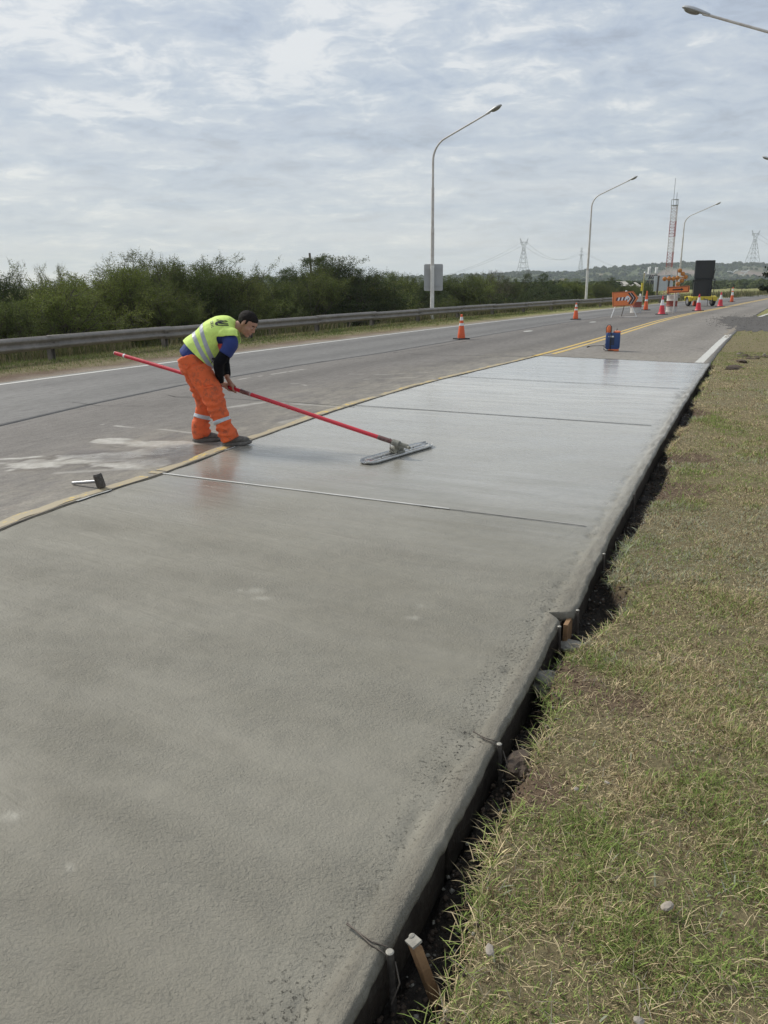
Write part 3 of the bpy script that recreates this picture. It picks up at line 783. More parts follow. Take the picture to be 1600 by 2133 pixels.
    for q, sx, sy in (((520, 1230), .09, .03), ((545, 1246), .05, .02), ((880, 1262), .05, .02), ((868, 1287), .05, .018), ((965, 1283), .03, .015), ((25, 1700), .04, .02), ((285, 1910), .02, .012), ((140, 1805), .03, .012)):
        p = G(*q); pale = np.maximum(pale, np.exp(-(((x - p[0]) / sx) ** 2 + ((y - p[1]) / sy) ** 2)) * sstep(.38, .6, fbm(x * 14, y * 14, 0, 103, 3)))
    wl = np.exp(-((x - G(450, 1010)[0]) / 0.45) ** 2 - ((y - G(450, 1010)[1]) / 0.75) ** 2)
    wet = np.clip(wl * 1.3 - 0.5 * (fbm(x * 3, y * 5, 0, 105, 4) - .2), 0, 1)
    wet = np.maximum(wet, 0.55 * sstep(12.3, 14.2, along + 0.5 * (fbm(x * .6, y * .6, 0, 106) - .5)))
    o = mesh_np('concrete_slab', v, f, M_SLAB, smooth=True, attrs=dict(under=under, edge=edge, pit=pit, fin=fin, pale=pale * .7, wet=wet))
    return tag(o, 'freshly poured pale grey concrete slab filling the near lane', kind='structure')
slab = build_slab()
def cross_line(name, yr, t0, t1, w, mat, z, wob=0.25, th=0.0, seed=1, bend=0.0):
    pts = [slab_point(yr, t) for t in np.linspace(t0, t1, 14)]
    return ribbon(name, pts, w, mat, z, slab, wob=wob, seed=seed, th=th)
yj1, yj2, yj3 = float(G(1245, 1105)[1]), float(G(1385, 890)[1]), float(G(1409, 812)[1])
cross_line('control_joint', yj1 - 0.0, 0.045, 0.36, 0.011, M_DARK, 0.0065)
cross_line('joint_strip', yj1 + 0.01, 0.30, 0.998, 0.020, M_TAPE, 0.004, 0.15, 0.005, 4)
cross_line('control_joint', yj2, 0.05, 1.0, 0.026, M_DARK, 0.0065, seed=5)
cross_line('control_joint', yj3, 0.05, 1.0, 0.022, M_DARK, 0.0065, seed=6)
# broken lip of the old lane against the slab
ribbon('broken_lip', curve_pts(lambda y: XY(y) - 0.016, 1.0, 18.3, 400), 0.045, M_LIP, -0.006, lm, wob=0.9, seed=21, th=0.012, step=0.03)
ribbon('dark_gap', curve_pts(lambda y: XY(y) + 0.004, 1.0, 18.3, 400), 0.020, M_DARK, 0.0075, lm, wob=0.95, seed=25, step=0.03)
for a, b in ((2.0, 6.55), (7.9, 8.35)):
    pass
ribbon('foam_strip', curve_pts(lambda y: XY(y) + 0.020, float(G(165, 1046)[1]), float(G(262, 1022)[1]), 20), 0.016, M_TAPE, 0.008, slab, wob=0.9, seed=31, th=0.003)
ribbon('foam_strip', curve_pts(lambda y: XY(y) + 0.016, float(G(478, 940)[1]), float(G(500, 932)[1]), 10), 0.010, M_TAPE, 0.008, slab, wob=0.9, seed=32, th=0.003)
# ragged end joint of the slab
ribbon('end_joint', [slab_point(YEND, t, 0) for t in np.linspace(0.02, 1, 20)], 0.03, M_DARK, 0.0075, slab, wob=0.7, seed=35)
# ------------------------------------------------------------------ haze
def build_haze():
    k = bpy.data.materials.new('pale_air'); k.use_nodes = True; t = k.node_tree; t.nodes.clear()
    o = t.nodes.new('ShaderNodeOutputMaterial'); p = t.nodes.new('ShaderNodeVolumePrincipled')
    p.inputs['Color'].default_value = (0.84, 0.92, 1.0, 1); p.inputs['Density'].default_value = 0.00020; p.inputs['Anisotropy'].default_value = 0.0
    t.links.new(p.outputs[0], o.inputs['Volume'])
    b = MB(); b.box((0, 1280, 36), (6000, 2640, 78)); ob = b.build('haze', k)
    ob.visible_shadow = True
    tag(ob, 'pale blue haze over the plain', kind='stuff')
# ------------------------------------------------------------------ shared object materials
M_GALV = simple('weathered_galvanised_steel', (0.26, 0.235, 0.205), 0.55, metal=0.15, var=0.25, scale=3, dirt=(0.13, 0.105, 0.08), dirtamt=0.5, obj=False)
M_POST = simple('dark_post_steel', (0.16, 0.142, 0.122), 0.75, var=0.35, obj=False)
M_POLE = simple('white_pole_paint', (0.74, 0.73, 0.70), 0.5, var=0.1, scale=2, dirt=(0.40, 0.32, 0.26), dirtamt=0.4, obj=False)
M_POLE2 = simple('greyed_pole_paint', (0.58, 0.55, 0.51), 0.55, var=0.15, scale=2, dirt=(0.34, 0.27, 0.22), dirtamt=0.5, obj=False)
M_LAMPH = simple('lamp_housing_grey', (0.42, 0.43, 0.44), 0.4, var=0.1)
M_LAMPG = simple('lamp_glass', (0.22, 0.21, 0.18), 0.2, var=0.2)
M_SIGNBACK = simple('sign_back_grey', (0.40, 0.405, 0.41), 0.5, metal=0.0, var=0.08, scale=2)
M_ORANGE = simple('cone_orange', (0.78, 0.12, 0.03), 0.45, var=0.12, dirt=(0.25, 0.09, 0.05), dirtamt=0.35)
M_RED = simple('cone_red', (0.66, 0.035, 0.055), 0.45, var=0.1, dirt=(0.3, 0.08, 0.07), dirtamt=0.3)
M_REFL = simple('reflective_white', (0.75, 0.75, 0.74), 0.35, var=0.06, dirt=(0.4, 0.36, 0.32), dirtamt=0.3)
M_RUBBER = simple('black_rubber', (0.022, 0.022, 0.023), 0.7, var=0.3)
M_BLACK = simple('black_paint', (0.018, 0.019, 0.022), 0.45, var=0.25)
M_DRUMW = simple('drum_white', (0.58, 0.56, 0.52), 0.55, var=0.1, dirt=(0.25, 0.18, 0.13), dirtamt=0.6)
M_DRUMR = simple('drum_red', (0.27, 0.055, 0.035), 0.6, var=0.2, dirt=(0.12, 0.05, 0.04), dirtamt=0.5)
M_SIGNO = simple('sign_orange', (0.80, 0.21, 0.05), 0.4, var=0.08, dirt=(0.5, 0.2, 0.1), dirtamt=0.35)
M_SIGNP = simple('sign_dark_violet', (0.10, 0.025, 0.045), 0.45, var=0.15)
M_AMBER = simple('amber_lamp', (0.52, 0.19, 0.03), 0.3, var=0.3)
M_AMBL = simple('amber_lens', (0.50, 0.20, 0.035), 0.25, var=0.35, scale=15)
M_YEL = simple('yellow_metal', (0.68, 0.55, 0.05), 0.45, var=0.12, dirt=(0.2, 0.15, 0.06), dirtamt=0.4)
M_STEEL = simple('bare_steel', (0.42, 0.42, 0.42), 0.35, metal=0.7, var=0.2)
M_WOOD = simple('raw_wood', (0.30, 0.175, 0.085), 0.75, var=0.3, scale=12, dirt=(0.14, 0.08, 0.045), dirtamt=0.5, bump=0.4)
M_OLDWOOD = simple('grey_old_wood', (0.13, 0.105, 0.085), 0.9, var=0.3, bump=0.5)
M_CEMENT = simple('cement_crust', (0.30, 0.285, 0.245), 0.85, var=0.3, scale=20, bump=0.7, obj=False)
M_FORM = simple('cement_smeared_form_board', (0.06, 0.047, 0.034), 0.7, var=0.45, scale=7, dirt=(0.12, 0.108, 0.085), dirtamt=0.7, obj=False, bump=0.6)  # board colour darkened to carry the shade of the trench
M_BLUE = simple('sprayer_blue', (0.018, 0.055, 0.18), 0.35, var=0.12)
M_SPO = simple('sprayer_orange', (0.72, 0.18, 0.06), 0.4, var=0.15)

# ------------------------------------------------------------------ guard rail
_rt = [G(*q, 0.58)[:2] for q in ((0, 706), (156, 697), (330, 684), (415, 677.5), (540, 669), (640, 660.6), (835, 648.7), (970, 637.5), (1090, 629), (1180, 625), (1273, 621.5))]
_rt = np.array(_rt); cG = np.polyfit(_rt[:, 1], _rt[:, 0], 2)
YRL = float(_rt[-1][1])
def XG(y):
    y = np.asarray(y, float); return _poly(cG, y, 0, YRL) + 0.0022 * np.maximum(y - YRL, 0) ** 2
def rail_frame(y):
    t = unit([float(XG(y + .1) - XG(y - .1)), .2]); return np.array([float(XG(y)), y]), t, np.array([t[1], -t[0]])
PROF = [(0.155, 0.0), (0.150, 0.012), (0.125, 0.03), (0.105, 0.083), (0.055, 0.083), (0.025, 0.03), (-0.025, 0.03), (-0.055, 0.083), (-0.105, 0.083), (-0.125, 0.03), (-0.150, 0.012), (-0.155, 0.0)]
ZR = 0.445
rail = thing('guard_rail', 'long weathered steel guard rail along the far verge', 'guard rail')
def arcpos():
    "arc-length parametrisation of the rail"
    ys = np.linspace(4, 66, 1500); xs = XG(ys); s = np.concatenate([[0], np.cumsum(np.hypot(np.diff(xs), np.diff(ys)))])
    return ys, s
_ys, _ss = arcpos()
def y_at(s): return float(np.interp(s, _ss, _ys))
s0 = float(np.interp(G(100, 754)[1], _ys, _ss)) % 3.81
npan = int((_ss[-1] - s0) / 3.81)
for i in range(npan):
    a = s0 + i * 3.81 - 0.16; b = a + 3.81 + 0.32
    vs, fs = [], []
    off = 0.004 if i % 2 else 0.0
    sag = 0.012 * math.sin(i * 2.1)
    st = 7
    for j in range(st):
        c, t, n = rail_frame(y_at(a + (b - a) * j / (st - 1)))
        for (z, d) in PROF:
            q = c + n * (d + off); vs.append((q[0], q[1], ZR + z + sag + off))
    m = len(PROF)
    for j in range(st - 1):
        for k in range(m - 1): fs.append((j * m + k, j * m + k + 1, (j + 1) * m + k + 1, (j + 1) * m + k))
    o = mesh_np('rail_panel', vs, np.array(fs), M_GALV, rail)
    md = o.modifiers.new('t', 'SOLIDIFY'); md.thickness = 0.004
    c, t, n = rail_frame(y_at(s0 + i * 3.81)); R = frame([t[0], t[1], 0], [0, 0, 1])
    gz = float(ground_h(c[0], c[1]))
    pb = MB(); top = ZR + 0.115; ctr = c - n * 0.10
    hgt = top - gz + 0.25
    pb.box((ctr[0], ctr[1], top - hgt / 2), (0.11, 0.012, hgt), R); 
    for s_ in (-1, 1): q = ctr + t * 0.055 * s_; pb.box((q[0], q[1], top - hgt / 2), (0.012, 0.13, hgt), R)
    q = c - n * 0.02; pb.box((q[0], q[1], ZR), (0.10, 0.05, 0.19), R)
    pb.build('post', M_POST, rail)
    bb = MB()
    for dz in (0.0,):
        q = c + n * (0.036 + off); bb.tube([(q[0], q[1], ZR + dz), (q[0] + n[0] * .014, q[1] + n[1] * .014, ZR + dz)], 0.017, 8)
    bb.build('bolt', M_POST, rail)
# small fence in the field beyond
fence = thing('wire_fence', 'old wire fence of short wooden posts beyond the guard rail', 'fence')
fp = []
for i in range(26):
    y = 30 + i * 2.6; x = float(XG(y)) - 6.8 - 0.05 * i; z = float(ground_h(x, y)); h = 0.95 + 0.15 * math.sin(i * 3.7); lean = 0.06 * math.sin(i * 5.1)
    b = MB(); b.tube([(x, y, z - 0.2), (x + lean, y, z + h)], [0.05, 0.04], 6); b.build('post', M_OLDWOOD, fence); fp.append((x + lean, y, z + h))
for dz in (-0.1, -0.4, -0.7):
    b = MB(); b.tube([(p[0], p[1], p[2] + dz) for p in fp], 0.006, 4); b.build('wire', M_POST, fence)

# ------------------------------------------------------------------ street lamps
def tangent(y): return unit([float(XW(y + .5) - XW(y - .5)), 1.0])
L1 = G(900, 665); Z_BEND = ZAT(903, 318, L1); Z_ARM = ZAT(1003, 240, L1 + V(2.2, -1.1, 0)); Z_TIP = ZAT(1038, 224, L1 + V(2.7, -1.4, 0))
print('lamp', L1, Z_BEND, Z_ARM, Z_TIP)
ARM = 2.45
def make_lamp():
    t = thing('street_lamp', '', 'street lamp', group='street lamps along the highway')
    def seg(z0, z1, r0, r1, m):
        b = MB(); b.tube([(0, 0, z0), (0, 0, z1)], [r0, r1], 14, cap=True); return b.build('pole_section', m, t, smooth=True)
    hz = Z_BEND
    seg(-0.3, hz * 0.335, 0.098, 0.095, M_POLE); seg(hz * 0.335, hz * 0.56, 0.083, 0.081, M_POLE2); seg(hz * 0.56, hz * 0.80, 0.070, 0.067, M_POLE2)
    b = MB(); R = 0.95; el = math.radians(21); pts = [(0, 0, hz * 0.80), (0, 0, hz - 0.35)]
    for k in range(9):
        a = math.radians(180) - (math.pi / 2 - el) * k / 8; pts.append((R + R * math.cos(a), 0, hz - 0.35 + R * math.sin(a)))
    p = np.array(pts[-1]); d = np.array([math.cos(el), 0, math.sin(el)])
    L = (Z_ARM - p[2]) / d[2]; L = min(max(L, 1.2), 2.6)
    for k in (0.5, 1.0): pts.append(tuple(p + d * L * k))
    n = len(pts); b.tube(pts, [0.056 - 0.024 * i / (n - 1) for i in range(n)], 12)
    b.build('arm', M_POLE2, t, smooth=True)
    # head
    e = np.array(pts[-1]); Rh = np.column_stack([d, [0, 1, 0], np.cross(d, [0, 1, 0])]) 
    if Rh[2, 2] < 0: Rh[:, 2] *= -1; Rh[:, 1] *= -1
    prof = [(-0.06, .045, .04), (0.02, .06, .05), (0.16, .085, .065), (0.34, .135, .082), (0.5, .15, .085), (0.62, .13, .07), (0.70, .07, .04), (0.715, .02, .02)]
    h = MB(); vs = []; n = 14
    for (x, w, hh) in prof:
        for k in range(n):
            a = 2 * math.pi * k / n; zz = hh * math.sin(a); zz = zz if zz > 0 else zz * 0.35
            vs.append(e + Rh @ np.array([x, w * math.cos(a), zz + 0.01]))
    fs = [(i * n + k, i * n + (k + 1) % n, (i + 1) * n + (k + 1) % n, (i + 1) * n + k) for i in range(len(prof) - 1) for k in range(n)]
    fs += [tuple(range(n)), tuple(range((len(prof) - 1) * n, len(prof) * n))]
    h.add(vs, fs); ho = h.build('lamp_head', M_LAMPH, t, smooth=True)
    g = MB(); g.ell(e + Rh @ np.array([0.43, 0, -0.022]), (0.22, 0.125, 0.062), Rh, nu=16, nv=8); g.build('lens', M_LAMPG, ho, smooth=True)
    g = MB(); g.box(e + Rh @ np.array([0.06, 0, 0.0]), (0.15, 0.09, 0.06), Rh); g.build('clamp', M_POLE2, ho)
    t['tipx'] = float((e + Rh @ np.array([0.7, 0, 0]))[0]); t['tipz'] = float((e + Rh @ np.array([0.7, 0, 0.02]))[2])
    return t
lamp = make_lamp()
TX, TZ = lamp['tipx'], lamp['tipz']; del lamp['tipx']; del lamp['tipz']
def place_lamp(o, base, ang, label, z=0.0):
    o.location = (base[0], base[1], z); o.rotation_euler = (0, 0, ang); o['label'] = label
tt = tangent(40); place_lamp(lamp, L1, math.atan2(-tt[0], tt[1]), 'tall curved street lamp with a grey sign panel on its post')
def lamp_from_tip(tip, side, label):
    z = 0.0
    for it in range(3):
        p = G(tip[0], tip[1], TZ + z); tg = tangent(p[1]); d = np.array([tg[1], -tg[0]]) * side
        base = p[:2] - d * TX
    o = copy_tree(lamp); place_lamp(o, base, math.atan2(d[1], d[0]), label, z); print(label, base); return o
lamp_from_tip((1328, 367), 1, 'second curved street lamp, between the grey sign panel and the lattice mast')
lamp_from_tip((1502, 421), 1, 'curved street lamp beside the red and white lattice mast')
def lamp_at(base, tip, label, sc_=0.895):
    best = None
    for a in np.radians(np.arange(100, 220, 0.5)):
        q = V(base[0] + TX * sc_ * math.cos(a), base[1] + TX * sc_ * math.sin(a), TZ * sc_) - V(0, 0, CAMH)
        x = IMW / 2 + FPX * (q @ CR) / (q @ _fwd); y = IMH / 2 - FPX * (q @ CU) / (q @ _fwd)
        e = abs(x - tip[0]) + 0.2 * abs(y - tip[1])
        if best is None or e < best[0]: best = (e, a, x, y)
    print(label, best); o = copy_tree(lamp); place_lamp(o, base, best[1], label); o.scale = (sc_,) * 3
lamp_at(G(1612, 722), (1405, 42), 'near street lamp at the right border, its arm reaching in at the top right corner')
lamp_from_tip((1588, 326), -1, 'street lamp whose head tip just shows at the right border')
# road sign seen from behind
tg = tangent(40)
sp = P3(903, 578, float(L1[1]) + 0.16); sg = thing('road_sign', 'blank grey back of a rectangular road sign on the first lamp post', 'road sign', (sp[0], sp[1], sp[2]))
b = MB(); b.rbox((0, 0, 0), (0.90, 1.22, 0.012), 0.06, RX(math.pi / 2)); b.build('panel', M_SIGNBACK, sg)
for dz in (-0.38, 0.38):
    b = MB(); b.box((0, -0.02, dz), (0.78, 0.02, 0.05)); b.build('bracket', M_SIGNBACK, sg)

# ------------------------------------------------------------------ cones, drums, signs
def put(o, p, rz=0.0, **kw):
    o.location = (p[0], p[1], kw.pop('z', 0.0)); o.rotation_euler = (0, 0, rz)
    for k, v_ in kw.items(): o[k] = v_
    return o
def cone(h, rb, rt, base, bands, mat, name='traffic_cone', flare=0.0, knob=True, group=None):
    t = thing(name, '', 'traffic cone', group=group)
    b = MB(); b.rbox((0, 0, 0.018), (base, base, 0.036), base * 0.12); b.build('base', M_RUBBER, t, bevel=0.004)
    prof = [(rb + flare, 0.03), (rb + flare * 0.4, 0.03 + h * 0.05), (rb, 0.03 + h * 0.10)]
    f = lambda z: rb + (rt - rb) * ((z - 0.03 - h * 0.1) / (h * 0.9 - 0.03))
    for k in range(1, 9): z = 0.03 + h * 0.1 + (h * 0.9 - 0.03) * k / 8; prof.append((max(f(z), rt), z))
    if knob: prof = prof[:-1] + [(rt, h * 0.95), (rt * 1.25, h * 0.96), (rt * 1.2, h * 0.985), (rt * 0.6, h)]
    b = MB(); b.lathe(prof, 24); b.build('cone_body', mat, t, smooth=True)
    for a, c in bands:
        b = MB(); pr = [(f(a * h + (c - a) * h * k / 3) + 0.003, a * h + (c - a) * h * k / 3) for k in range(4)]; b.lathe(pr, 24, cap=False); b.build('reflective_band', M_REFL, t, smooth=True)
    return t
cA = cone(0.74, 0.115, 0.028, 0.40, ((0.76, 0.90), (0.55, 0.65)), M_ORANGE, group='slim orange cones')
put(cA, G(961, 706.5), 0.5, label='small orange cone nearest the worker on the old lane')
put(copy_tree(cA), G(1199, 665.5), 1.0, label='small orange cone by the guard rail near the second lamp')
cC = cone(1.10, 0.125, 0.035, 0.42, ((0.47, 0.56),), M_ORANGE, group='tall orange channelizer cones')
put(cC, G(1345, 646), 0.3, label='tall orange cone between the two striped drums')
cG2 = cone(1.12, 0.125, 0.035, 0.42, ((0.46, 0.68), (0.76, 0.90)), M_ORANGE, group='tall orange channelizer cones')
put(cG2, G(1524, 629), 0.3, label='tall orange cone farthest right, with two white bands')
cD = cone(0.92, 0.15, 0.03, 0.50, ((0.50, 0.80),), M_RED, flare=0.05, group='wide red cones with one white band')
put(cD, G(1378, 655), 0.8, label='red and white cone in front of the lattice of amber lamps')
put(copy_tree(cD), G(1454, 647.5), 0.6, label='red and white cone in front of the yellow trailer')
put(copy_tree(cD), G(1500, 638.5), 0.4, label='red and white cone just right of the yellow trailer')
cH = cone(0.62, 0.12, 0.04, 0.40, ((0.5, 0.7),), M_ORANGE, knob=True)
put(cH, G(1446, 637), 0.4, label='low orange cone standing at the trailer drawbar')
def drum():
    t = thing('striped_drum', '', 'drum', group='red and white road drums')
    H_, R_ = 0.88, 0.29
    zs = [0, H_ / 3, 2 * H_ / 3, H_]
    for i, m_ in enumerate((M_DRUMW, M_DRUMR, M_DRUMW)):
        a, c = zs[i], zs[i + 1]; b = MB()
        pr = [(R_, a)] + ([(R_ + 0.012, a + 0.012), (R_ + 0.012, a + 0.03), (R_, a + 0.045)] if i else [(R_ + .008, 0.01), (R_, 0.03)]) + [(R_ - 0.006, (a + c) / 2), (R_, c - 0.002)]
        if i == 2: pr += [(R_ + 0.01, c), (R_ - 0.015, c + 0.004), (R_ - 0.02, c - 0.02)]
        b.lathe(pr, 28, cap=(i == 2)); b.build('painted_band', m_, t, smooth=True)
    return t
d1 = drum(); put(d1, G(1324, 651.5), 0.2, label='red and white drum behind the orange arrow sign')
put(copy_tree(d1), G(1398, 649.5), 1.2, label='red and white drum at the foot of the amber lamp arrow')
b = MB(); b.lathe([(0.03, 0), (0.05, 0.02), (0.05, 0.09), (0.0, 0.12)], 10); o = b.build('warning_lamp', M_REFL); p = G(1331, 651.5); o.location = (p[0], p[1], 0.885); tag(o, 'small pale lamp standing on the left striped drum', 'lamp')

# orange arrow-shaped sign on a trestle
def detour_sign():
    p = G(1300, 661); t = thing('arrow_sign', 'orange arrow shaped road sign with chevrons on white trestle legs', 'road sign', (p[0], p[1], 0), 0.10)
    Wd, Hh = 1.28, 0.66; zc = 0.86; c = 0.24
    poly = [(-Wd / 2, -Hh / 2), (Wd / 2 - c - 0.02, -Hh / 2), (Wd / 2, 0), (Wd / 2 - c - 0.02, Hh / 2), (-Wd / 2, Hh / 2)]
    tilt = RX(math.radians(-8)) @ RY(math.radians(-3))
    def pr(name, pl, y, th, m_):
        b = MB(); b.prism(pl, y - th, y, 0, tilt, (0, 0, zc)); return b.build(name, m_, t)
    pr('panel', poly, 0.0, 0.03, M_SIGNO)
    # border
    k = 0.965; ins = [(x * k, z * 0.93) for x, z in poly]; ins2 = [(x * 0.945, z * 0.89) for x, z in poly]
    b = MB(); n = 5; vs = [tilt @ np.array([x, -0.034, z]) + V(0, 0, zc) for x, z in ins + ins2]
    b.add(vs, [(i, (i + 1) % n, n + (i + 1) % n, n + i) for i in range(n)]); b.build('border', M_BLACK, t)
    def chev(x0, w):
        return [(x0, -0.26), (x0 + w, -0.26), (x0 + w + 0.19, 0.0), (x0 + w, 0.26), (x0, 0.26), (x0 + 0.19, 0.0)]
    pr('chevron', chev(0.11, 0.085), -0.034, 0.004, M_BLACK); pr('chevron', chev(0.235, 0.085), -0.034, 0.004, M_BLACK)
    cv = [(0.203, -0.26), (0.223, -0.26), (0.413, 0.0), (0.223, 0.26), (0.203, 0.26), (0.393, 0.0)]; pr('pale_chevron_line', cv, -0.036, 0.003, M_REFL)
    x = -0.50; i = 0
    while x < 0.02:
        pr('arrow_stripe', [(x, -0.075), (x + 0.085, -0.075), (x + 0.145, 0.075), (x + 0.06, 0.075)], -0.0335, 0.004, M_REFL if i % 2 else M_SIGNP); x += 0.085; i += 1
    pr('arrow_head', [(0.03, 0.12), (0.13, 0.12), (0.24, 0.0), (0.12, -0.16), (0.07, -0.16), (0.09, -0.03), (-0.0, -0.02)], -0.0385, 0.003, M_REFL)
    pr('arrow_head_inset', [(0.10, 0.03), (0.17, 0.0), (0.13, -0.08)], -0.0425, 0.003, M_SIGNP)  # dark violet triangle printed on the arrow head
    for a, e in (((-0.45, 0.03, 0.55), (-0.72, -0.18, 0.0)), ((0.34, 0.03, 0.55), (0.56, -0.18, 0.0))):
        b = MB(); b.bar(a, e, 0.017, n=8); b.build('leg', M_REFL, t)
    b = MB(); b.bar((0, 0.05, 0.6), (-0.02, 0.30, 0.0), 0.02, n=8); b.build('leg', M_POST, t)
    b = MB(); b.bar((-0.1, 0.30, 0.012), (0.6, -0.1, 0.012), 0.012); b.build('foot_bar', M_POLE, t)
    b = MB(); b.prism([(-0.05, 0), (0.05, 0), (0.015, 0.06), (-0.015, 0.06)], -0.03, 0.01, 0, None, (0, -0.03, zc + Hh / 2)); b.build('clip', M_REFL, t)
detour_sign()
# post with amber lamp arrow and orange direction board
def lamp_arrow():
    p = G(1403, 651); t = thing('lamp_arrow_sign', 'amber lamps forming an arrow above an orange board with a black arrow', 'road sign', (p[0], p[1], 0), -0.05)
    b = MB(); b.box((0, 0, 1.12), (0.075, 0.05, 2.24)); b.build('post', M_POLE2, t)
    s = 1 / 38.6
    pts = [(1379.5, 580.8), (1388.4, 580.4), (1396.7, 580.8), (1404.9, 579), (1408.4, 563.9), (1414.5, 570.5), (1420.7, 577.3), (1413.9, 584.6), (1407, 591.4)]
    zref = lambda y: ZAT(1403, y, p)
    zz = [zref(y) for _, y in pts]
    lp = [((x - 1404) * (1 / 37.5) + 0.08 * 0, z) for (x, _), z in zip(pts, zz)]
    b = MB()
    for i, j in ((0, 1), (1, 2), (2, 3), (3, 6), (4, 5), (5, 6), (6, 7), (7, 8)):
        b.bar((lp[i][0], -0.03, lp[i][1]), (lp[j][0], -0.03, lp[j][1]), 0.022)
    b.build('lamp_frame', M_AMBER, t)
    for x, z in lp:
        b = MB(); b.tube([(x, -0.07, z), (x, -0.13, z)], [0.115, 0.10], 16); b.tube([(x, -0.04, z), (x, -0.069, z)], [0.07, 0.118], 16); lo = b.build('amber_lamp', M_AMBER, t, smooth=True)
        b = MB(); b.ell((x, -0.13, z), (0.085, 0.03, 0.085), nu=14, nv=6); b.build('lens', M_AMBL, lo, smooth=True)
    zc = zref(603.2); Rt = RY(math.radians(-2.5))
    b = MB(); b.rbox((0.12, -0.07, zc), (1.17, 0.34, 0.02), 0.03, Rt @ RX(math.pi / 2)); b.build('board', M_SIGNO, t)
    def q(pl, y, th, name, m_):
        b = MB(); b.prism(pl, y - th, y, 0, Rt, (0.12, 0, zc)); b.build(name, m_, t)
    n = [(-0.55, -0.145), (0.55, -0.145), (0.55, 0.145), (-0.55, 0.145)]; k = [(-0.52, -0.12), (0.52, -0.12), (0.52, 0.12), (-0.52, 0.12)]
    b = MB(); vs = [Rt @ np.array([x, -0.084, z]) + V(0.12, 0, zc) for x, z in n + k]; b.add(vs, [(i, (i + 1) % 4, 4 + (i + 1) % 4, 4 + i) for i in range(4)]); b.build('border', M_BLACK, t)
    q([(-0.30, -0.035), (0.14, -0.035), (0.14, -0.085), (0.28, 0.0), (0.14, 0.085), (0.14, 0.035), (-0.30, 0.035)], -0.083, 0.003, 'black_arrow', M_BLACK)
lamp_arrow()
# sign trailer
def trailer():
    p = G(1459, 637.5); t = thing('sign_trailer', 'yellow trailer carrying a tall black message board seen from behind', 'trailer', (p[0], p[1], 0), 0.06)
    px_ = 1 / 31.0
    X = lambda x: (x - 1459) * px_
    Z = lambda y: ZAT(1459, y, p)
    b = MB(); zt, zb, zm = Z(543), Z(619), Z(581)
    for (za, zb_, xa, xb, xc, xd, nm) in ((zm + 0.02, zt, 1440, 1480, 1440, 1480, 'upper_board'), (zb, zm - 0.02, 1440.5, 1478, 1440.5, 1478, 'lower_board')):
        b = MB(); b.prism([(X(xa), za), (X(xb), za), (X(xd), zb_), (X(xc), zb_)], -0.06, 0.06); bo = b.build(nm, M_BLACK, t, bevel=0.01)
        b = MB(); b.bar((X(xa), -0.07, za), (X(xb), -0.07, za), 0.02); b.bar((X(xc), -0.07, zb_), (X(xd), -0.07, zb_), 0.02); b.bar((X(xb), -0.07, za), (X(xd), -0.07, zb_), 0.02); b.build('edge_frame', M_BLACK, bo)
    b = MB()
    for a, c in (((1436, 618), (1436, 583)), ((1436, 583), (1483, 582)), ((1436, 584), (1444, 590)), ((1481, 560), (1470, 618)), ((1483, 582), (1472, 619)), ((1481, 618), (1483, 583))):
        b.bar((X(a[0]), -0.16, Z(a[1])), (X(c[0]), -0.16, Z(c[1])), 0.022)
    b.build('support_frame', M_BLACK, t)
    b = MB(); b.box((0, 0.2, 0.58), (1.55, 1.3, 0.10)); b.box((0, -0.47, 0.5), (1.45, 0.05, 0.2)); b.build('chassis', M_YEL, t)
    for s_ in (-1, 1):
        b = MB(); pl = []
        for k in range(7):
            a = math.pi * k / 6; pl.append((0.36 * math.cos(a), 0.34 + 0.33 * math.sin(a)))
        for k in range(7):
            a = math.pi * (6 - k) / 6; pl.append((0.33 * math.cos(a), 0.34 + 0.30 * math.sin(a)))
        b.prism(pl, -0.13, 0.13, 0, RZ(math.pi / 2), (s_ * 0.84, 0.05, 0)); b.box((s_ * 0.84, -0.32, 0.46), (0.26, 0.02, 0.26)); b.build('mudguard', M_YEL, t)
        w = MB(); w.lathe([(0.17, -0.09), (0.27, -0.09), (0.30, -0.05), (0.30, 0.05), (0.27, 0.09), (0.17, 0.09)], 22)
        for i_, v_ in enumerate(w.v): w.v[i_] = (s_ * 0.84 + v_[2], 0.05 + v_[1], 0.30 + v_[0])
        wo = w.build('wheel', M_RUBBER, t, smooth=True)
        r = MB(); r.tube([(s_ * 0.84 - 0.095, 0.05, 0.3), (s_ * 0.84 + 0.095, 0.05, 0.3)], 0.15, 14); r.build('rim', M_STEEL, wo)
        b = MB(); b.bar((s_ * 0.55, -0.5, 0.55), (s_ * 0.55, -0.5, 0.03), 0.02); b.box((s_ * 0.55, -0.5, 0.012), (0.14, 0.14, 0.02)); b.build('jack_leg', M_BLACK, t)
    b = MB(); b.bar((0, -0.2, 0.5), (-0.15, -1.3, 0.42), 0.035); b.bar((-0.15, -1.3, 0.42), (-0.15, -1.3, 0.05), 0.02); b.build('drawbar', M_BLACK, t)
trailer()
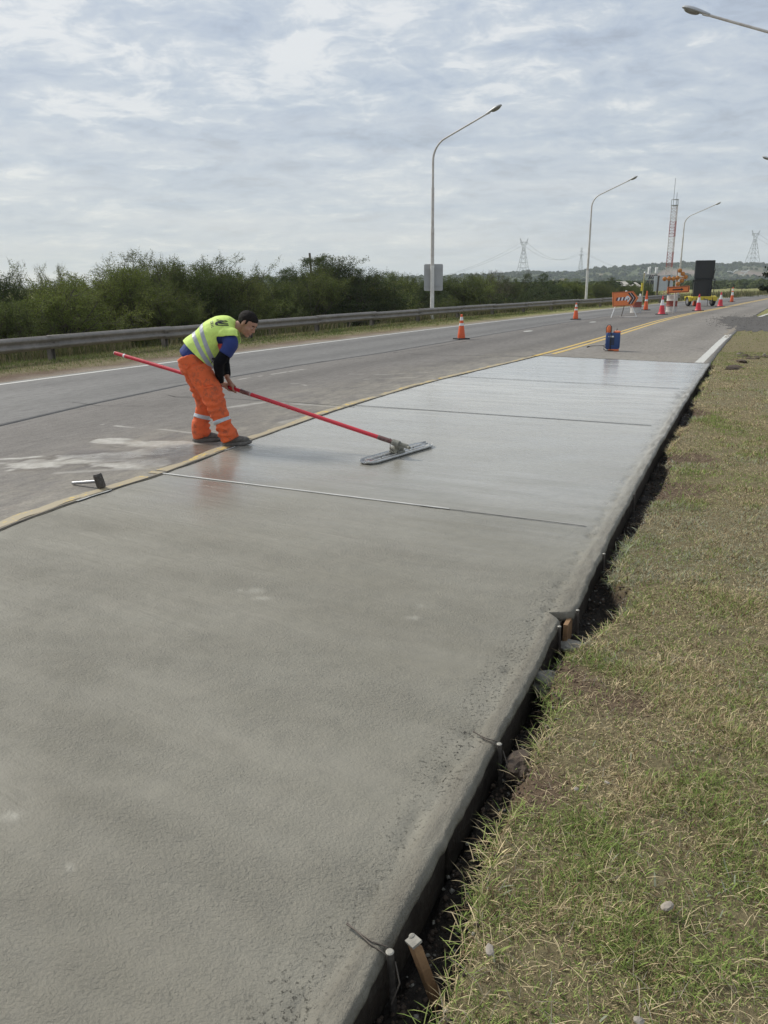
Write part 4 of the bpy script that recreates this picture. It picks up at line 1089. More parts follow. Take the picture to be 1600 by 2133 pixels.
# grey back of a large board, camera post, solar panels, low pale roofs
def misc_far():
    Y = 66.0; c = P3(1382, 589.5, Y); s = Y / 1602 * 1.02; gz = -0.1
    t = thing('sign_board', 'large pale grey sign back on two posts beyond the guard rail end', 'sign board', (c[0], c[1], 0))
    b = MB(); b.box((0, 0, c[2]), (37 * s, 0.04, 29 * s), RY(math.radians(-3))); b.build('panel', simple('pale_aluminium', (0.52, 0.55, 0.56), .5, var=.12, scale=2), t)
    for dx in (-11, 10):
        b = MB(); b.box((dx * s, -0.05, (c[2] + 14 * s + gz - 0.3) / 2), (0.11, 0.08, c[2] + 14 * s - gz + 0.3), RY(math.radians(1.0))); b.build('post', M_OLDWOOD, t)
    Y = 58.0; base = P3(1338, 622, Y); top = P3(1339, 567, Y)
    t = thing('camera_post', 'thin pale yellow post with a small white camera on top', 'post', (base[0], base[1], 0))
    b = MB(); b.tube([(0, 0, -0.3), (0, 0, 1.0), (0, 0, top[2])], [0.045, 0.04, 0.035], 8); b.build('pole', simple('pale_yellow_pole', (0.45, 0.41, 0.22), .6, var=.2), t)
    b = MB(); b.box((-0.1, -0.06, top[2] * 0.55), (0.13, 0.1, 0.55)); b.build('sleeve', M_YEL, t)
    b = MB(); b.box((0.06, -0.05, top[2] - 0.04), (0.17, 0.18, 0.10), RY(0.4)); b.build('camera_head', M_REFL, t)
    Y = 150.0
    for r_, (x0, x1, yt, yb) in enumerate(((1350, 1368, 573, 581), (1344, 1362, 584, 592))):
        a = P3(x0, yb, Y + r_ * 1); c = P3(x1, yt, Y + r_); wdt = (c[0] - a[0]); hh = (c[2] - a[2])
        t = thing('solar_array', 'row of four tilted dark solar panels in the field, %s one' % ('upper' if r_ == 0 else 'lower'), 'solar panels', (a[0], Y + r_, a[2]))
        for i in range(4):
            b = MB(); x = wdt * (i + 0.5) / 4
            b.prism([(x - wdt * .095 - .1, 0), (x + wdt * .095 - .1, 0), (x + wdt * .095 + .25, hh), (x - wdt * .095 + .25, hh)], -0.03, 0.03); b.build('panel', M_SOLAR, t)
        b = MB(); b.bar((0, 0.05, hh), (wdt + .3, 0.05, hh), 0.05); b.bar((0.4, 0.1, hh), (0.4, 0.1, -6), 0.08); b.bar((wdt - .2, 0.1, hh), (wdt - .2, 0.1, -6), 0.08); b.build('frame', M_GALV, t)
M_SOLAR = simple('solar_panel', (0.03, 0.035, 0.05), 0.3, var=0.2)
misc_far()
# wooden pole among the trees and the low pale sheds
pp = P3(645, 527, 62.0); b = MB(); b.tube([(pp[0] + 0.25, 62, -1.3), (pp[0], 62, pp[2])], [0.11, 0.08], 8); o = b.build('utility_pole', M_OLDWOOD); tag(o, 'bare wooden pole standing up among the trees', 'pole')
def shed(x0, x1, yt, Y, label):
    a = P3(x0, yt, Y); c = P3(x1, yt, Y); w = c[0] - a[0]; t = thing('shed', label, 'building', (a[0] + w / 2, Y + 4, -1.2))
    h = a[2] + 1.2
    b = MB(); b.box((0, 0, h * 0.35), (w, 8, h * 0.7)); b.build('wall', M_SHED, t)
    b = MB(); b.prism([(-4.3, h * 0.68), (4.3, h * 0.68), (0, h)], -w / 2 - .3, w / 2 + .3, 0, RZ(math.pi / 2)); b.build('roof', M_SHED, t)
    for i in range(3): b = MB(); b.box((w * (i - 1) * 0.3, -4.02, h * 0.4), (w * .1, 0.06, h * 0.25)); b.build('window', M_BLACK, t)
M_SHED = simple('pale_render', (0.42, 0.39, 0.34), 0.8, var=0.15, scale=0.5)
shed(1292, 1312, 586, 170, 'low pale shed seen between the trees left of the drum')
shed(1318, 1334, 588, 176, 'low pale shed behind the camera post')

# ------------------------------------------------------------------ backpack sprayer
def sprayer():
    p = G(1275, 731); t = thing('backpack_sprayer', 'blue backpack sprayer with orange lid and lance standing on the old concrete', 'sprayer', (p[0], p[1], 0), -0.25)
    b = MB(); ring = []
    for z, w, d in ((0.05, .30, .19), (0.09, .345, .205), (0.30, .35, .20), (0.42, .345, .19), (0.445, .31, .17)):
        n = 20; vs = []
        for k in range(n):
            a = 2 * math.pi * k / n; cx, sy = math.cos(a), math.sin(a)
            ex = 0.35; ring.append((w / 2 * math.copysign(abs(cx) ** ex, cx), d / 2 * math.copysign(abs(sy) ** ex, sy), z))
    n = 20; fs = [(i * n + k, i * n + (k + 1) % n, (i + 1) * n + (k + 1) % n, (i + 1) * n + k) for i in range(4) for k in range(n)] + [tuple(range(n)), tuple(range(4 * n, 5 * n))]
    b.add(ring, fs); b.build('tank', M_BLUE, t, smooth=True)
    b = MB(); b.box((-0.02, -0.102, 0.27), (0.10, 0.008, 0.22), None, 0); b.build('recess', M_BLACK, t)
    b = MB()
    for i in range(5): b.box((-0.02, -0.108, 0.19 + i * 0.028), (0.085, 0.006, 0.010))
    b.build('grip_ribs', M_BLUE, t)
    b = MB(); b.box((-0.03, -0.110, 0.355), (0.09, 0.005, 0.035)); b.box((-0.105, -0.106, 0.355), (0.012, 0.005, 0.03)); b.build('label_plate', M_REFL, t)
    b = MB(); b.box((0.03, 0, 0.028), (0.25, 0.20, 0.05)); b.build('base', M_SPO, t, bevel=0.01)
    b = MB(); b.lathe([(0.085, 0.44), (0.09, 0.455), (0.09, 0.475), (0.05, 0.49)], 18, (0.09, 0, 0)); b.build('lid', M_SPO, t, smooth=True)
    b = MB(); b.bar((0.07, 0, 0.48), (0.09, 0, 0.54), 0.008); b.build('lid_knob', M_BLACK, t)
    b = MB(); b.lathe([(0.045, 0.43), (0.055, 0.45), (0.058, 0.56), (0.045, 0.60), (0.02, 0.612)], 16, (-0.11, 0, 0)); b.build('pressure_chamber', M_SPO, t, smooth=True)
    b = MB(); b.tube([(-0.17, -0.04, 0.42), (-0.175, -0.05, 0.56), (-0.14, -0.05, 0.625), (-0.08, -0.05, 0.63), (-0.05, -0.05, 0.58), (-0.05, -0.04, 0.44)], 0.009, 6); b.build('pump_handle', M_BLACK, t)
    b = MB(); b.tube([(-0.05, -0.10, 0.44), (-0.055, -0.125, 0.3), (-0.06, -0.13, 0.12), (-0.05, -0.1, 0.045)], 0.012, 6); b.build('strap', M_BLACK, t)
    b = MB(); b.tube([(-0.16, 0, 0.2), (-0.20, -0.05, 0.12), (-0.21, -0.1, 0.05), (-0.15, -0.14, 0.015), (-0.05, -0.15, 0.012), (0.03, -0.12, 0.015), (-0.1, -0.09, 0.02), (-0.2, -0.02, 0.11), (-0.24, 0, 0.13)], 0.008, 6); b.build('hose', M_BLACK, t)
    b = MB(); b.tube([(-0.18, 0, 0.13), (-0.5, 0.02, 0.115), (-0.56, 0.02, 0.10)], 0.007, 6); b.box((-0.58, 0.02, 0.095), (0.07, 0.02, 0.03), RY(-0.3)); b.build('lance', M_BLACK, t)
sprayer()
# ------------------------------------------------------------------ club hammer
def hammer():
    ph = G(209, 1017); t = thing('club_hammer', 'short heavy club hammer lying on the old concrete near the yellow line', 'hammer', (ph[0], ph[1], 0), 0.0)
    R = RY(math.radians(-13)) @ RZ(0.5)
    b = MB(); oc = []
    for z, s_ in ((-0.062, 0.86), (-0.045, 1.0), (0.045, 1.0), (0.062, 0.86)):
        for k in range(8):
            a = math.pi / 8 + k * math.pi / 4; oc.append(R @ np.array([0.040 * s_ * math.cos(a), 0.040 * s_ * math.sin(a), z]) + V(0, 0, 0.066))
    fs = [(i * 8 + k, i * 8 + (k + 1) % 8, (i + 1) * 8 + (k + 1) % 8, (i + 1) * 8 + k) for i in range(3) for k in range(8)] + [tuple(reversed(range(8))), tuple(range(24, 32))]
    b.add(oc, fs); b.build('head', M_HAM, t)
    e = G(152, 1010) - ph; b = MB(); b.tube([(0, 0, 0.062), tuple(V(e[0], e[1], 0.016))], [0.0145, 0.014], 12); b.build('handle', M_STEEL, t, smooth=True)
M_HAM = simple('scuffed_dark_steel', (0.085, 0.075, 0.065), 0.6, metal=0.3, var=0.4, scale=20, dirt=(0.2, 0.18, 0.16), dirtamt=0.6)
hammer()

# ------------------------------------------------------------------ form boards, pins, stake beside the slab
def edge_frame(y, off):
    t = unit([float(XR(y + .05) - XR(y - .05)), .1]); n = np.array([t[1], -t[0]]); c = np.array([float(XR(y)), y]) + n * off; return c, t, n
yb = [0.2, 2.06, 3.62, 6.1, 8.7, 11.4, 14.0, YEND]
lab = ['nearest the camera', 'between the wooden stake and the broken corner', 'just beyond the broken corner', 'below the second joint of the slab', 'beside the large bare soil patch', 'below the far joints', 'at the far corner of the slab']
for i in range(len(yb) - 1):
    a, c = yb[i] + 0.012, yb[i + 1] - 0.012; n_ = 10; vs = []; 
    push = 0.012 if i == 2 else 0.0
    for y in np.linspace(a, c, n_):
        q, t_, nn = edge_frame(y, -0.052 + float(step_out(y)) * (abs(y - 3.645) > .06))
        o1 = q + nn * 0.027
        wz = 0.003 * math.sin(y * 3)
        vs += [(q[0], q[1], -0.036 + wz), (q[0], q[1], -0.23), (o1[0], o1[1], -0.23), (o1[0], o1[1], -0.037 + wz)]
    fs = [(j * 4 + k, j * 4 + (k + 1) % 4, (j + 1) * 4 + (k + 1) % 4, (j + 1) * 4 + k) for j in range(n_ - 1) for k in range(4)] + [(0, 1, 2, 3), tuple(4 * (n_ - 1) + k for k in (3, 2, 1, 0))]
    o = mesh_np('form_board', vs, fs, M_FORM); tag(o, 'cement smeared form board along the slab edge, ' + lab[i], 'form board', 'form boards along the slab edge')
# dark inside corner with raw wood at the broken lip
c0, t_, nn = edge_frame(3.66, -0.035)
b = MB(); R = frame([t_[0], t_[1], 0], [0, 0, 1]); q = c0 + nn * 0.045; b.box((q[0], q[1], -0.088), (0.13, 0.022, 0.12), R); o = b.build('wood_block', M_WOOD); tag(o, 'orange brown wood block wedged at the broken slab corner', 'wood block')
M_PIN = simple('hammered_bright_steel', (0.36, 0.34, 0.29), 0.5, metal=0.2, var=0.2)
PINS = [((812, 1990), 'thick steel pin tied with wire, nearest the camera', 0.0095), ((1044, 1556), 'steel pin standing in the trench, second from the camera', 0.0085), ((1168, 1311), 'steel pin just below the broken slab corner', 0.008), ((1189, 1274), 'steel pin just above the broken slab corner', 0.008), ((1257, 1157), 'steel pin beside the second joint', 0.008), ((1322, 1033), 'rusty steel pin by the large bare soil patch', 0.009)]
for k, (q, l_, r_) in enumerate(PINS):
    yv = float(G(*q, -0.01)[1]); p = G(*q, 0.0)
    c, t_, nn = edge_frame(yv, 0.010 + float(step_out(yv))); t = thing('form_pin', l_, 'steel pin', (c[0], c[1], 0), 0, 'steel pins holding the form boards')
    b = MB(); b.tube([(0.012, 0, -0.26), (0, 0, 0.004)], [r_, r_ * 1.05], 12); b.build('rod', M_HAM, t, smooth=True)
    b = MB(); b.tube([(0, 0, 0.0035), (0, 0, 0.006), (0, 0, 0.0085)], [r_ * 1.08, r_ * 1.2, r_ * 0.85], 10); b.build('worn_head', M_PIN if k < 5 else M_HAM, t)
M_WIRE = simple('tie_wire', (0.10, 0.085, 0.07), 0.6, metal=0.4, var=0.2)
for (q, s_) in (((812, 1990), 1), ((1044, 1556), 0.8)):
    yv = float(G(*q, -0.01)[1]); c, t_, nn = edge_frame(yv, 0.010 + float(step_out(yv))); i1 = c - nn * 0.05 * 1; i2 = c - nn * 0.14 * s_
    b = MB(); P_ = lambda a, z: (a[0], a[1], z)
    b.tube([P_(c + t_ * .010, 0.000), P_(c - nn * .012 + t_ * .010, 0.008), P_(i1 + t_ * .004, 0.013), P_(i2 + t_ * .03, 0.012)], 0.0022, 5)
    b.tube([P_(c - t_ * .010, 0.000), P_(c - nn * .02 - t_ * .01, 0.009), P_(i1 - t_ * .006, 0.013), P_(i2 + t_ * .035, 0.012)], 0.0022, 5)
    b.tube([P_(c + nn * .015, -0.02), P_(c + nn * .04 - t_ * .03, -0.05), P_(c + nn * .03 - t_ * .06, -0.09)], 0.002, 5)
    o = b.build('tie_wire', M_WIRE); tag(o, 'twisted tie wire round the %s' % ('nearest thick pin' if s_ == 1 else 'second steel pin'), 'wire')
# wooden stake leaning in the trench
pa = P3(862, 1962, float(G(862, 1962, 0.0)[1])); 
a = G(862, 1962, 0.015); e = G(905, 2075, -0.16); ax = unit(e - a); e = a + ax * (np.linalg.norm(e - a) * 1.15)
t = thing('wooden_stake', 'split wooden stake leaning in the trench beside the slab', 'stake', tuple(a))
R = frame(ax, [0.25, 0.4, 1]); b = MB(); L_ = float(np.linalg.norm(e - a)); b.box(ax * L_ / 2, (L_, 0.030, 0.026), R, taper=0.85); b.build('shaft', M_WOOD, t, bevel=0.002)
b = MB(); b.box(-ax * 0.002, (0.007, 0.036, 0.030), R); b.ell(-ax * 0.002 + R @ V(0, 0.014, 0.006), (0.009, 0.010, 0.010), R, nu=8, nv=6); b.build('cement_cap', M_CEMENT, t)
# lumps of spilled cement and soil in the trench
rng = random.Random(5)
def lump(name, p, r, mat, label, cat, seed, flat=0.7, group=None, sub=2):
    bm = bmesh.new(); bmesh.ops.create_icosphere(bm, subdivisions=sub, radius=1.0)
    for v_ in bm.verts:
        c = v_.co; d = 0.55 + 0.95 * float(fbm(c.x * 1.6 + seed, c.y * 1.6, c.z * 1.6, seed, 3)); v_.co = Vector((c.x * d * r[0], c.y * d * r[1], c.z * d * r[2] * flat))
    me = bpy.data.meshes.new(name); bm.to_mesh(me); bm.free(); me.materials.append(mat); o = bpy.data.objects.new(name, me); COL.objects.link(o)
    o.location = tuple(p); o.rotation_euler = (0.2, 0.1, seed * 1.3); return tag(o, label, cat, group)
M_SOIL = simple('soil_lump', (0.085, 0.062, 0.045), 0.95, var=0.4, scale=9, obj=False, bump=0.9)
M_STONE = simple('pale_stone', (0.33, 0.29, 0.24), 0.85, var=0.2, scale=20, bump=0.5)
for i, (x, y, z, r, m_, l_, c_) in enumerate([
    (1150, 1425, -0.13, (.085, .10, .07), M_CEMENT, 'rounded cement lump in the trench below the broken corner', 'cement lump'),
    (1085, 1600, -0.09, (.05, .09, .07), M_SOIL, 'reddish soil bulge on the trench side by the second pin', 'soil lump'),
    (1190, 1345, -0.13, (.05, .07, .03), M_CEMENT, 'grey cement spatter below the twin pins', 'cement lump')]):
    lump('cement_lump' if m_ is M_CEMENT else 'soil_lump', G(x, y, z), r, m_, l_, c_, i + 1, sub=3)
# scattered white stones and litter in the grass
SM = [(1200, 1645, .010, 'small white stone nearest the trench, left of a pair'), (1264, 1632, .010, 'small white stone right of the pair'), (1390, 1890, .020, 'largest pale stone lying in the near grass'), (1020, 1982, .016, 'grey stone in grass near the bottom border'), (1330, 2128, .013, 'pale stone cut by the bottom border')]
for i, (x, y, r, l_) in enumerate(SM):
    p = G(x, y, -0.012); lump('stone', (p[0], p[1], -0.008), (r * 1.0, r * .7, r * .6), M_STONE, l_, 'stone', 20 + i, group='pale stones in the verge')
for i, (x, y) in enumerate(((1352, 855), (1567, 875))):
    pass
LT = [((1538, 739), (.055, .03, .03), M_STONE, 'white crumpled litter beside the soil clods', 'litter'),       ((1592, 740), (.045, .03, .03), M_STONE, 'pale litter on the soil clods at right', 'litter'), ((845, 678), (.24, .05, .03), M_STONE, 'white litter on the grass by the guard rail', 'litter'), ((525, 712), (.07, .05, .04), M_STONE, 'small white litter on the grass behind the worker', 'litter')]
for i, (q, r, m_, l_, c_) in enumerate(LT):
    p = G(*q, -0.02); lump('litter', (p[0], p[1], 0.0), r, m_, l_, c_, 50 + i)
for i in range(30):
    x = rng.uniform(1542, 1640); y = 744 + (x - 1545) * 0.03 + rng.gauss(0, 3); p = G(x, y, -0.04); s_ = rng.uniform(.04, .09)
    lump('soil_clod', (p[0], p[1], -0.03), (s_ * 1.3, s_, s_ * .6), M_SOIL, 'dark soil clod dug up across the verge, ' + ('left' if x < 1570 else 'right border') + ' part of the row', 'soil clod', 80 + i, group='soil clods across the far verge, ' + ('left' if x < 1570 else 'right'), sub=1)
for i, q in enumerate(((1532, 767), (1525, 770), (1545, 755))):
    p = G(*q, -0.04); lump('soil_clod', (p[0], p[1], -0.02), (.16, .09, .06), M_SOIL, ['dark clod of earth near the slab far corner, right one of two', 'dark clod of earth near the slab far corner, left one of two', 'long dark clod behind the two earth clods'][i], 'soil clod', 120 + i, sub=2)
# dark asphalt patch spreading over the far verge
def asphalt():
    n = 140; c = G(1590, 676); vs = [(c[0], c[1], 0.016)]; rings = 8
    poly = [(1490, 664), (1520, 660), (1555, 660), (1580, 657), (1640, 655), (1700, 660), (1700, 690), (1640, 690), (1590, 688), (1545, 689), (1515, 682), (1498, 671)]
    P = np.array([G(*q)[:2] for q in poly]); P = np.vstack([P, P[:1]]); s = np.linspace(0, len(poly), n, endpoint=False)
    ring = np.stack([np.interp(s, np.arange(len(P)), P[:, k]) for k in (0, 1)], 1)
    for r in range(1, rings + 1):
        f_ = r / rings
        for k in range(n):
            q = c[:2] + (ring[k] - c[:2]) * f_ * (1 + 0.6 * (float(fbm(k * .55, f_ * 2, 0, 14, 4)) - .5) * (f_ > 0.6)); vs.append((q[0], q[1], max(0.0, float(ground_h(q[0], q[1])) if q[0] > float(XR(q[1])) + .05 else 0.0) * 0 + (float(ground_h(q[0], q[1])) + .006 if q[0] > float(XR(q[1])) + .1 else 0.004) + 0.012 * (1 - f_ ** 3) + 0.012 * float(fbm(q[0] * 4, q[1] * 4, 0, 6)) * (f_ < 1)))
    fs = [(0, 1 + k, 1 + (k + 1) % n) for k in range(n)] + [(1 + r * n + k, 1 + (r + 1) * n + k, 1 + (r + 1) * n + (k + 1) % n, 1 + r * n + (k + 1) % n) for r in range(rings - 1) for k in range(n)]
    o = mesh_np('asphalt_patch', vs, fs, M_ASPH); tag(o, 'dark loose asphalt spread at the right road edge', kind='structure')
    vs, fs, rs = [], [], np.random.RandomState(3)
    for i in range(500):
        x = rs.uniform(1470, 1600); y = 668 + (x - 1500) * 0.0 + rs.normal(0, 7); p = G(x, y); s_ = rs.uniform(.008, .022); b0 = len(vs)
        for d in ((1, 0, 0), (-1, 0, 0), (0, 1, 0), (0, -1, 0), (0, 0, 1)): vs.append((p[0] + d[0] * s_, p[1] + d[1] * s_, 0.03 * 0 + 0.004 + d[2] * s_ + (0.02 if x > 1520 else 0)))
        fs += [(b0, b0 + 2, b0 + 4), (b0 + 2, b0 + 1, b0 + 4), (b0 + 1, b0 + 3, b0 + 4), (b0 + 3, b0, b0 + 4)]
    o = mesh_np('loose_asphalt', vs, fs, M_ASPH); tag(o, 'crumbs of loose asphalt round the dark patch', kind='stuff')
M_ASPH = simple('dark_asphalt_crumbs', (0.085, 0.077, 0.068), 0.9, var=0.5, scale=9, obj=False, bump=1.0, bscale=25, dirt=(0.13, 0.12, 0.11), dirtamt=0.7)
asphalt()
vs, fs, rs = [], [], np.random.RandomState(8)
for i in range(60):
    p = G(rs.uniform(1508, 1535), 0, 0) if False else G(*(np.array([1512, 700]) + np.array([20, -17]) * rs.rand() + rs.normal(0, 2.2, 2))); s_ = rs.uniform(.02, .07); b0 = len(vs)
    for d in ((1, .3, 0), (-1, 0, 0), (0, 1, 0), (.2, -1, 0), (0, 0, .6)): vs.append((p[0] + d[0] * s_, p[1] + d[1] * s_, 0.005 + d[2] * s_))
    fs += [(b0, b0 + 2, b0 + 4), (b0 + 2, b0 + 1, b0 + 4), (b0 + 1, b0 + 3, b0 + 4), (b0 + 3, b0, b0 + 4)]
o = mesh_np('concrete_rubble', vs, fs, M_STONE); tag(o, 'pale broken concrete crumbs at the end of the white line', kind='stuff')

M_SOILD = simple('dry_soil_crumb', (0.15, 0.10, 0.068), 0.95, var=0.45, scale=15, obj=False)
# crumbs of soil and cement in the trench and on the bare patches
def crumbs(name, n, fn, smin, smax, mat, label, seed):
    rs = np.random.RandomState(seed); P_, S_ = fn(rs, n); n = len(P_); s = rs.uniform(smin, smax, n) * S_
    base = np.array([(1, 0, 0), (0, 1, 0), (-1, 0, 0), (0, -1, 0), (0, 0, .75), (0, 0, -.6)], float); off = base[None] * (s[:, None, None] * rs.uniform(.5, 1.4, (n, 6, 1)))
    a = rs.rand(n) * 6.28; c, q = np.cos(a)[:, None], np.sin(a)[:, None]; o2 = off.copy(); o2[..., 0] = off[..., 0] * c - off[..., 1] * q; o2[..., 1] = off[..., 0] * q + off[..., 1] * c
    v = (P_[:, None] + o2).reshape(-1, 3); F = np.array([(0, 1, 4), (1, 2, 4), (2, 3, 4), (3, 0, 4), (1, 0, 5), (2, 1, 5), (3, 2, 5), (0, 3, 5)]); f = (np.arange(n)[:, None, None] * 6 + F[None]).reshape(-1, 3)
    tag(mesh_np(name, v, f, mat), label, kind='stuff')
def _tr(rs, n):
    y = rs.uniform(.9, YEND, n); u = rs.uniform(-.03, 1, n) * (gap_w(y) + .05); x = XR(y) + u; z = ground_h(x, y); return np.stack([x, y, z + .002], 1), 1 + 0 * y
def _br(rs, n):
    y = rs.uniform(.9, 14, n); x = XR(y) + gap_w(y) + rs.rand(n) ** 1.5 * 1.5; k = (rs.rand(n) < bare_mask(x, y)) | (rs.rand(n) < .02); x, y = x[k], y[k]; return np.stack([x, y, ground_h(x, y) + .001], 1), 1 + .04 * y
crumbs('trench_crumbs', 5200, _tr, .003, .014, M_SOIL, 'crumbs of dark soil and spilt cement in the trench', 61)
crumbs('trench_cement', 900, _tr, .003, .012, M_CEMENT, 'grey cement spatter lying in the trench', 62)
crumbs('soil_crumbs', 26000, _br, .0015, .007, M_SOILD, 'dry soil crumbs on the bare patches of the verge', 63)
# ------------------------------------------------------------------ trees
class LeafMesh:
    def __init__(s, seed): s.rs = np.random.RandomState(seed); s.v = []; s.f = []; s.c = []; s.n = 0
    def quads(s, P, size, col, up=0.0, asp=1.6):
        "randomly turned leaf quads at points P"
        n = len(P); rs = s.rs
        a = rs.normal(size=(n, 3)); a[:, 2] += up; a /= np.linalg.norm(a, axis=1)[:, None]
        b = rs.normal(size=(n, 3)); b -= a * (a * b).sum(1)[:, None]; b /= np.linalg.norm(b, axis=1)[:, None] + 1e-9
        sz = (size * rs.uniform(0.6, 1.35, n))[:, None]
        A = a * sz * asp / 2; B = b * sz / 2
        q = np.stack([P - A, P + B * 0.9, P + A, P - B], 1).reshape(-1, 3)
        i = np.arange(n)[:, None] * 4 + np.arange(4)[None] + s.n
        s.v.append(q); s.f.append(i); s.c.append(np.repeat(col, 4, 0)); s.n += 4 * n
    def arrays(s): return np.concatenate(s.v), np.concatenate(s.f), np.concatenate(s.c)
def grow(rs, H, R, stems, up, levels, spread, start=0.15):
    "branches: list of (points, r0, r1, level)"
    out = []
    def br(p, d, L, r, lv):
        n = 4; pts = [p]; q = p.copy(); dd = d.copy()
        for i in range(n):
            dd = unit(dd + rs.normal(size=3) * 0.16 + np.array([0, 0, up * (0.12 if lv else 0.05)])); q = q + dd * L / n; pts.append(q.copy())
        out.append((pts, r, r * 0.45, lv))
        if lv >= levels: return
        k = rs.randint(3, 6) if lv else rs.randint(4, 7)
        for j in range(k):
            t = rs.uniform(0.35, 1.0); idx = min(int(t * n), n - 1); base = pts[idx] + (pts[idx + 1] - pts[idx]) * (t * n - idx)
            side = rs.normal(size=3); side = unit(side - dd * (side @ dd))
            nd = unit(dd * (1 - spread) + side * spread * 1.5 + np.array([0, 0, up * 0.35]))
            br(base, nd, L * rs.uniform(0.5, 0.78), r * 0.5, lv + 1)
    for k in range(stems):
        a = 2 * math.pi * (k + rs.rand() * 0.7) / stems; tilt = rs.uniform(0.15, 0.75) * (0.25 if stems == 1 else 1)
        d = unit([math.cos(a) * tilt * R / H * 1.6, math.sin(a) * tilt * R / H * 1.6, 1.0])
        br(np.array([0.08 * math.cos(a), 0.08 * math.sin(a), -0.1]), d, H * (0.50 if stems > 1 else 0.42), 0.045 * H / 3 if stems > 1 else 0.07 * H / 3, 0)
    return out
GREENS = [((0.050, 0.066, 0.020), (0.150, 0.165, 0.050)), ((0.032, 0.046, 0.018), (0.098, 0.118, 0.042)), ((0.070, 0.086, 0.022), (0.20, 0.21, 0.062)), ((0.070, 0.068, 0.045), (0.15, 0.142, 0.095))]
def tree_proto(seed, kind):
    rs = np.random.RandomState(seed)
    P = {  # H, R, stems, up, levels, spread, leaves, leaf size, green, wisps
        'feathery': (4.2, 2.3, 6, 1.0, 3, 0.50, 38000, 0.030, 0, 0.8),
        'olive': (3.6, 2.3, 6, 0.6, 3, 0.55, 38000, 0.030, 2, 0.4),
        'dark': (4.4, 2.5, 5, 0.4, 3, 0.6, 38000, 0.033, 1, 0.3),
        'round': (5.0, 2.9, 1, 0.3, 4, 0.62, 50000, 0.034, 1, 0.1),
        'bush': (1.8, 1.4, 7, 0.6, 2, 0.55, 16000, 0.027, 2, 0.5),
        'grey': (3.2, 2.0, 5, 0.3, 3, 0.6, 11000, 0.030, 3, 1.2),
        'sparse': (4.6, 2.0, 3, 0.8, 3, 0.5, 7000, 0.035, 0, 1.4)}[kind]
    H, R, stems, up, lv, sp, nl, ls, gi, wisp = P
    B = grow(rs, H, R, stems, up, lv, sp)
    allp = np.array([q for pts, *_ in B for q in pts]); sx = R / (np.percentile(np.hypot(allp[:, 0], allp[:, 1]), 96) + 1e-6); sz = H / np.percentile(allp[:, 2], 99.5)
    for pts, *_ in B:
        for q in pts:
            zc = H / sz * 0.96
            if q[2] > zc: q[2] = zc + (q[2] - zc) * 0.35
    sc = np.array([sx, sx, sz]); tb = MB()
    for pts, r0, r1, l in B:
        pts = [p * sc for p in pts]; n = len(pts)
        if l <= 1: tb.tube(pts, [r0 + (r1 - r0) * i / (n - 1) for i in range(n)], 5, cap=False)
        else: tb.tube([pts[0], pts[2], pts[-1]], [max(r0, .008), max(r0 * .6, .006), 0.004], 3, cap=False)
    lm_ = LeafMesh(seed + 1); tips = [(np.array(pts) * sc, l) for pts, r0, r1, l in B if l >= lv - 1]
    segs = np.array([(pts[i], pts[i + 1]) for pts, l in tips for i in range(1, len(pts) - 1)])
    lo, hi = (np.array(c) for c in GREENS[gi])
    n = nl; k = rs.randint(0, len(segs), n); t = rs.rand(n)[:, None]; base = segs[k, 0] * (1 - t) + segs[k, 1] * t
    base = base + rs.normal(size=(n, 3)) * np.array([0.085, 0.085, 0.065]) * (H / 4)
    # each small branch has its own tint, so the crown breaks into lighter and darker clumps
    tint = rs.rand(len(segs))[k] * 0.35 + rs.rand(n) * 0.35 + 0.35 * vnoise(base[:, 0] * 1.3, base[:, 1] * 1.3, base[:, 2] * 1.3, seed)
    col = 1.5 * (lo + (hi - lo) * np.clip(tint, 0, 1.2)[:, None])
    dry = rs.rand(n) < 0.05; col[dry] = np.array([0.15, 0.12, 0.06]) * rs.uniform(.7, 1.2, (dry.sum(), 1))
    base[:, 2] = np.maximum(base[:, 2], 0.03)
    lm_.quads(base, ls * (H / 4) ** 0.3, col, asp=1.8)
    # skirt of low foliage so that the thicket closes down to the ground
    if kind not in ('round', 'sparse'):
        m_ = int(nl * 0.30); r = np.sqrt(rs.rand(m_)) * R * 0.9; a = rs.rand(m_) * 6.283; q = np.stack([r * np.cos(a), r * np.sin(a), rs.rand(m_) ** 1.3 * H * 0.42], 1)
        q[:, :2] += 0.25 * rs.normal(size=(m_, 2)); cc = lo * 1.1 + 1.2 * (hi - lo) * (0.65 * vnoise(q[:, 0] * 2, q[:, 1] * 2, q[:, 2] * 2, seed + 5))[:, None]
        lm_.quads(q, ls * 1.1, cc, asp=1.6)
    # wisps: fine upright twigs above the crown
    nw = int(230 * wisp); W_ = [p for p, l in tips]; tops = sorted(W_, key=lambda p: -p[-1][2])[:max(1, int(len(W_) * 0.45))]
    for j in range(nw):
        p = tops[rs.randint(len(tops))][-1]; d = unit(np.array([rs.normal() * .45 + p[0] * 0.15, rs.normal() * .45 + p[1] * 0.15, 1.0])); L = rs.uniform(.10, .32) * (H / 4)
        tb.tube([p, p + d * L], [0.006, 0.002], 3, cap=False)
        mm = 12; tt_ = rs.rand(mm)[:, None]; pp_ = p + d * L * tt_ + rs.normal(size=(mm, 3)) * 0.035
        cc = lo + (hi - lo) * rs.uniform(0.3, 1.0, (mm, 1)); lm_.quads(pp_, 0.015, cc, asp=2.2)
    v, f, c = lm_.arrays()
    root = bpy.data.objects.new(kind + '_tree' if kind not in ('bush',) else 'bush', None); COL.objects.link(root)
    tb.build('trunk', M_BARK, root); mesh_np('crown', v, f, M_LEAF, root, col=c)
    return root
protos = {}
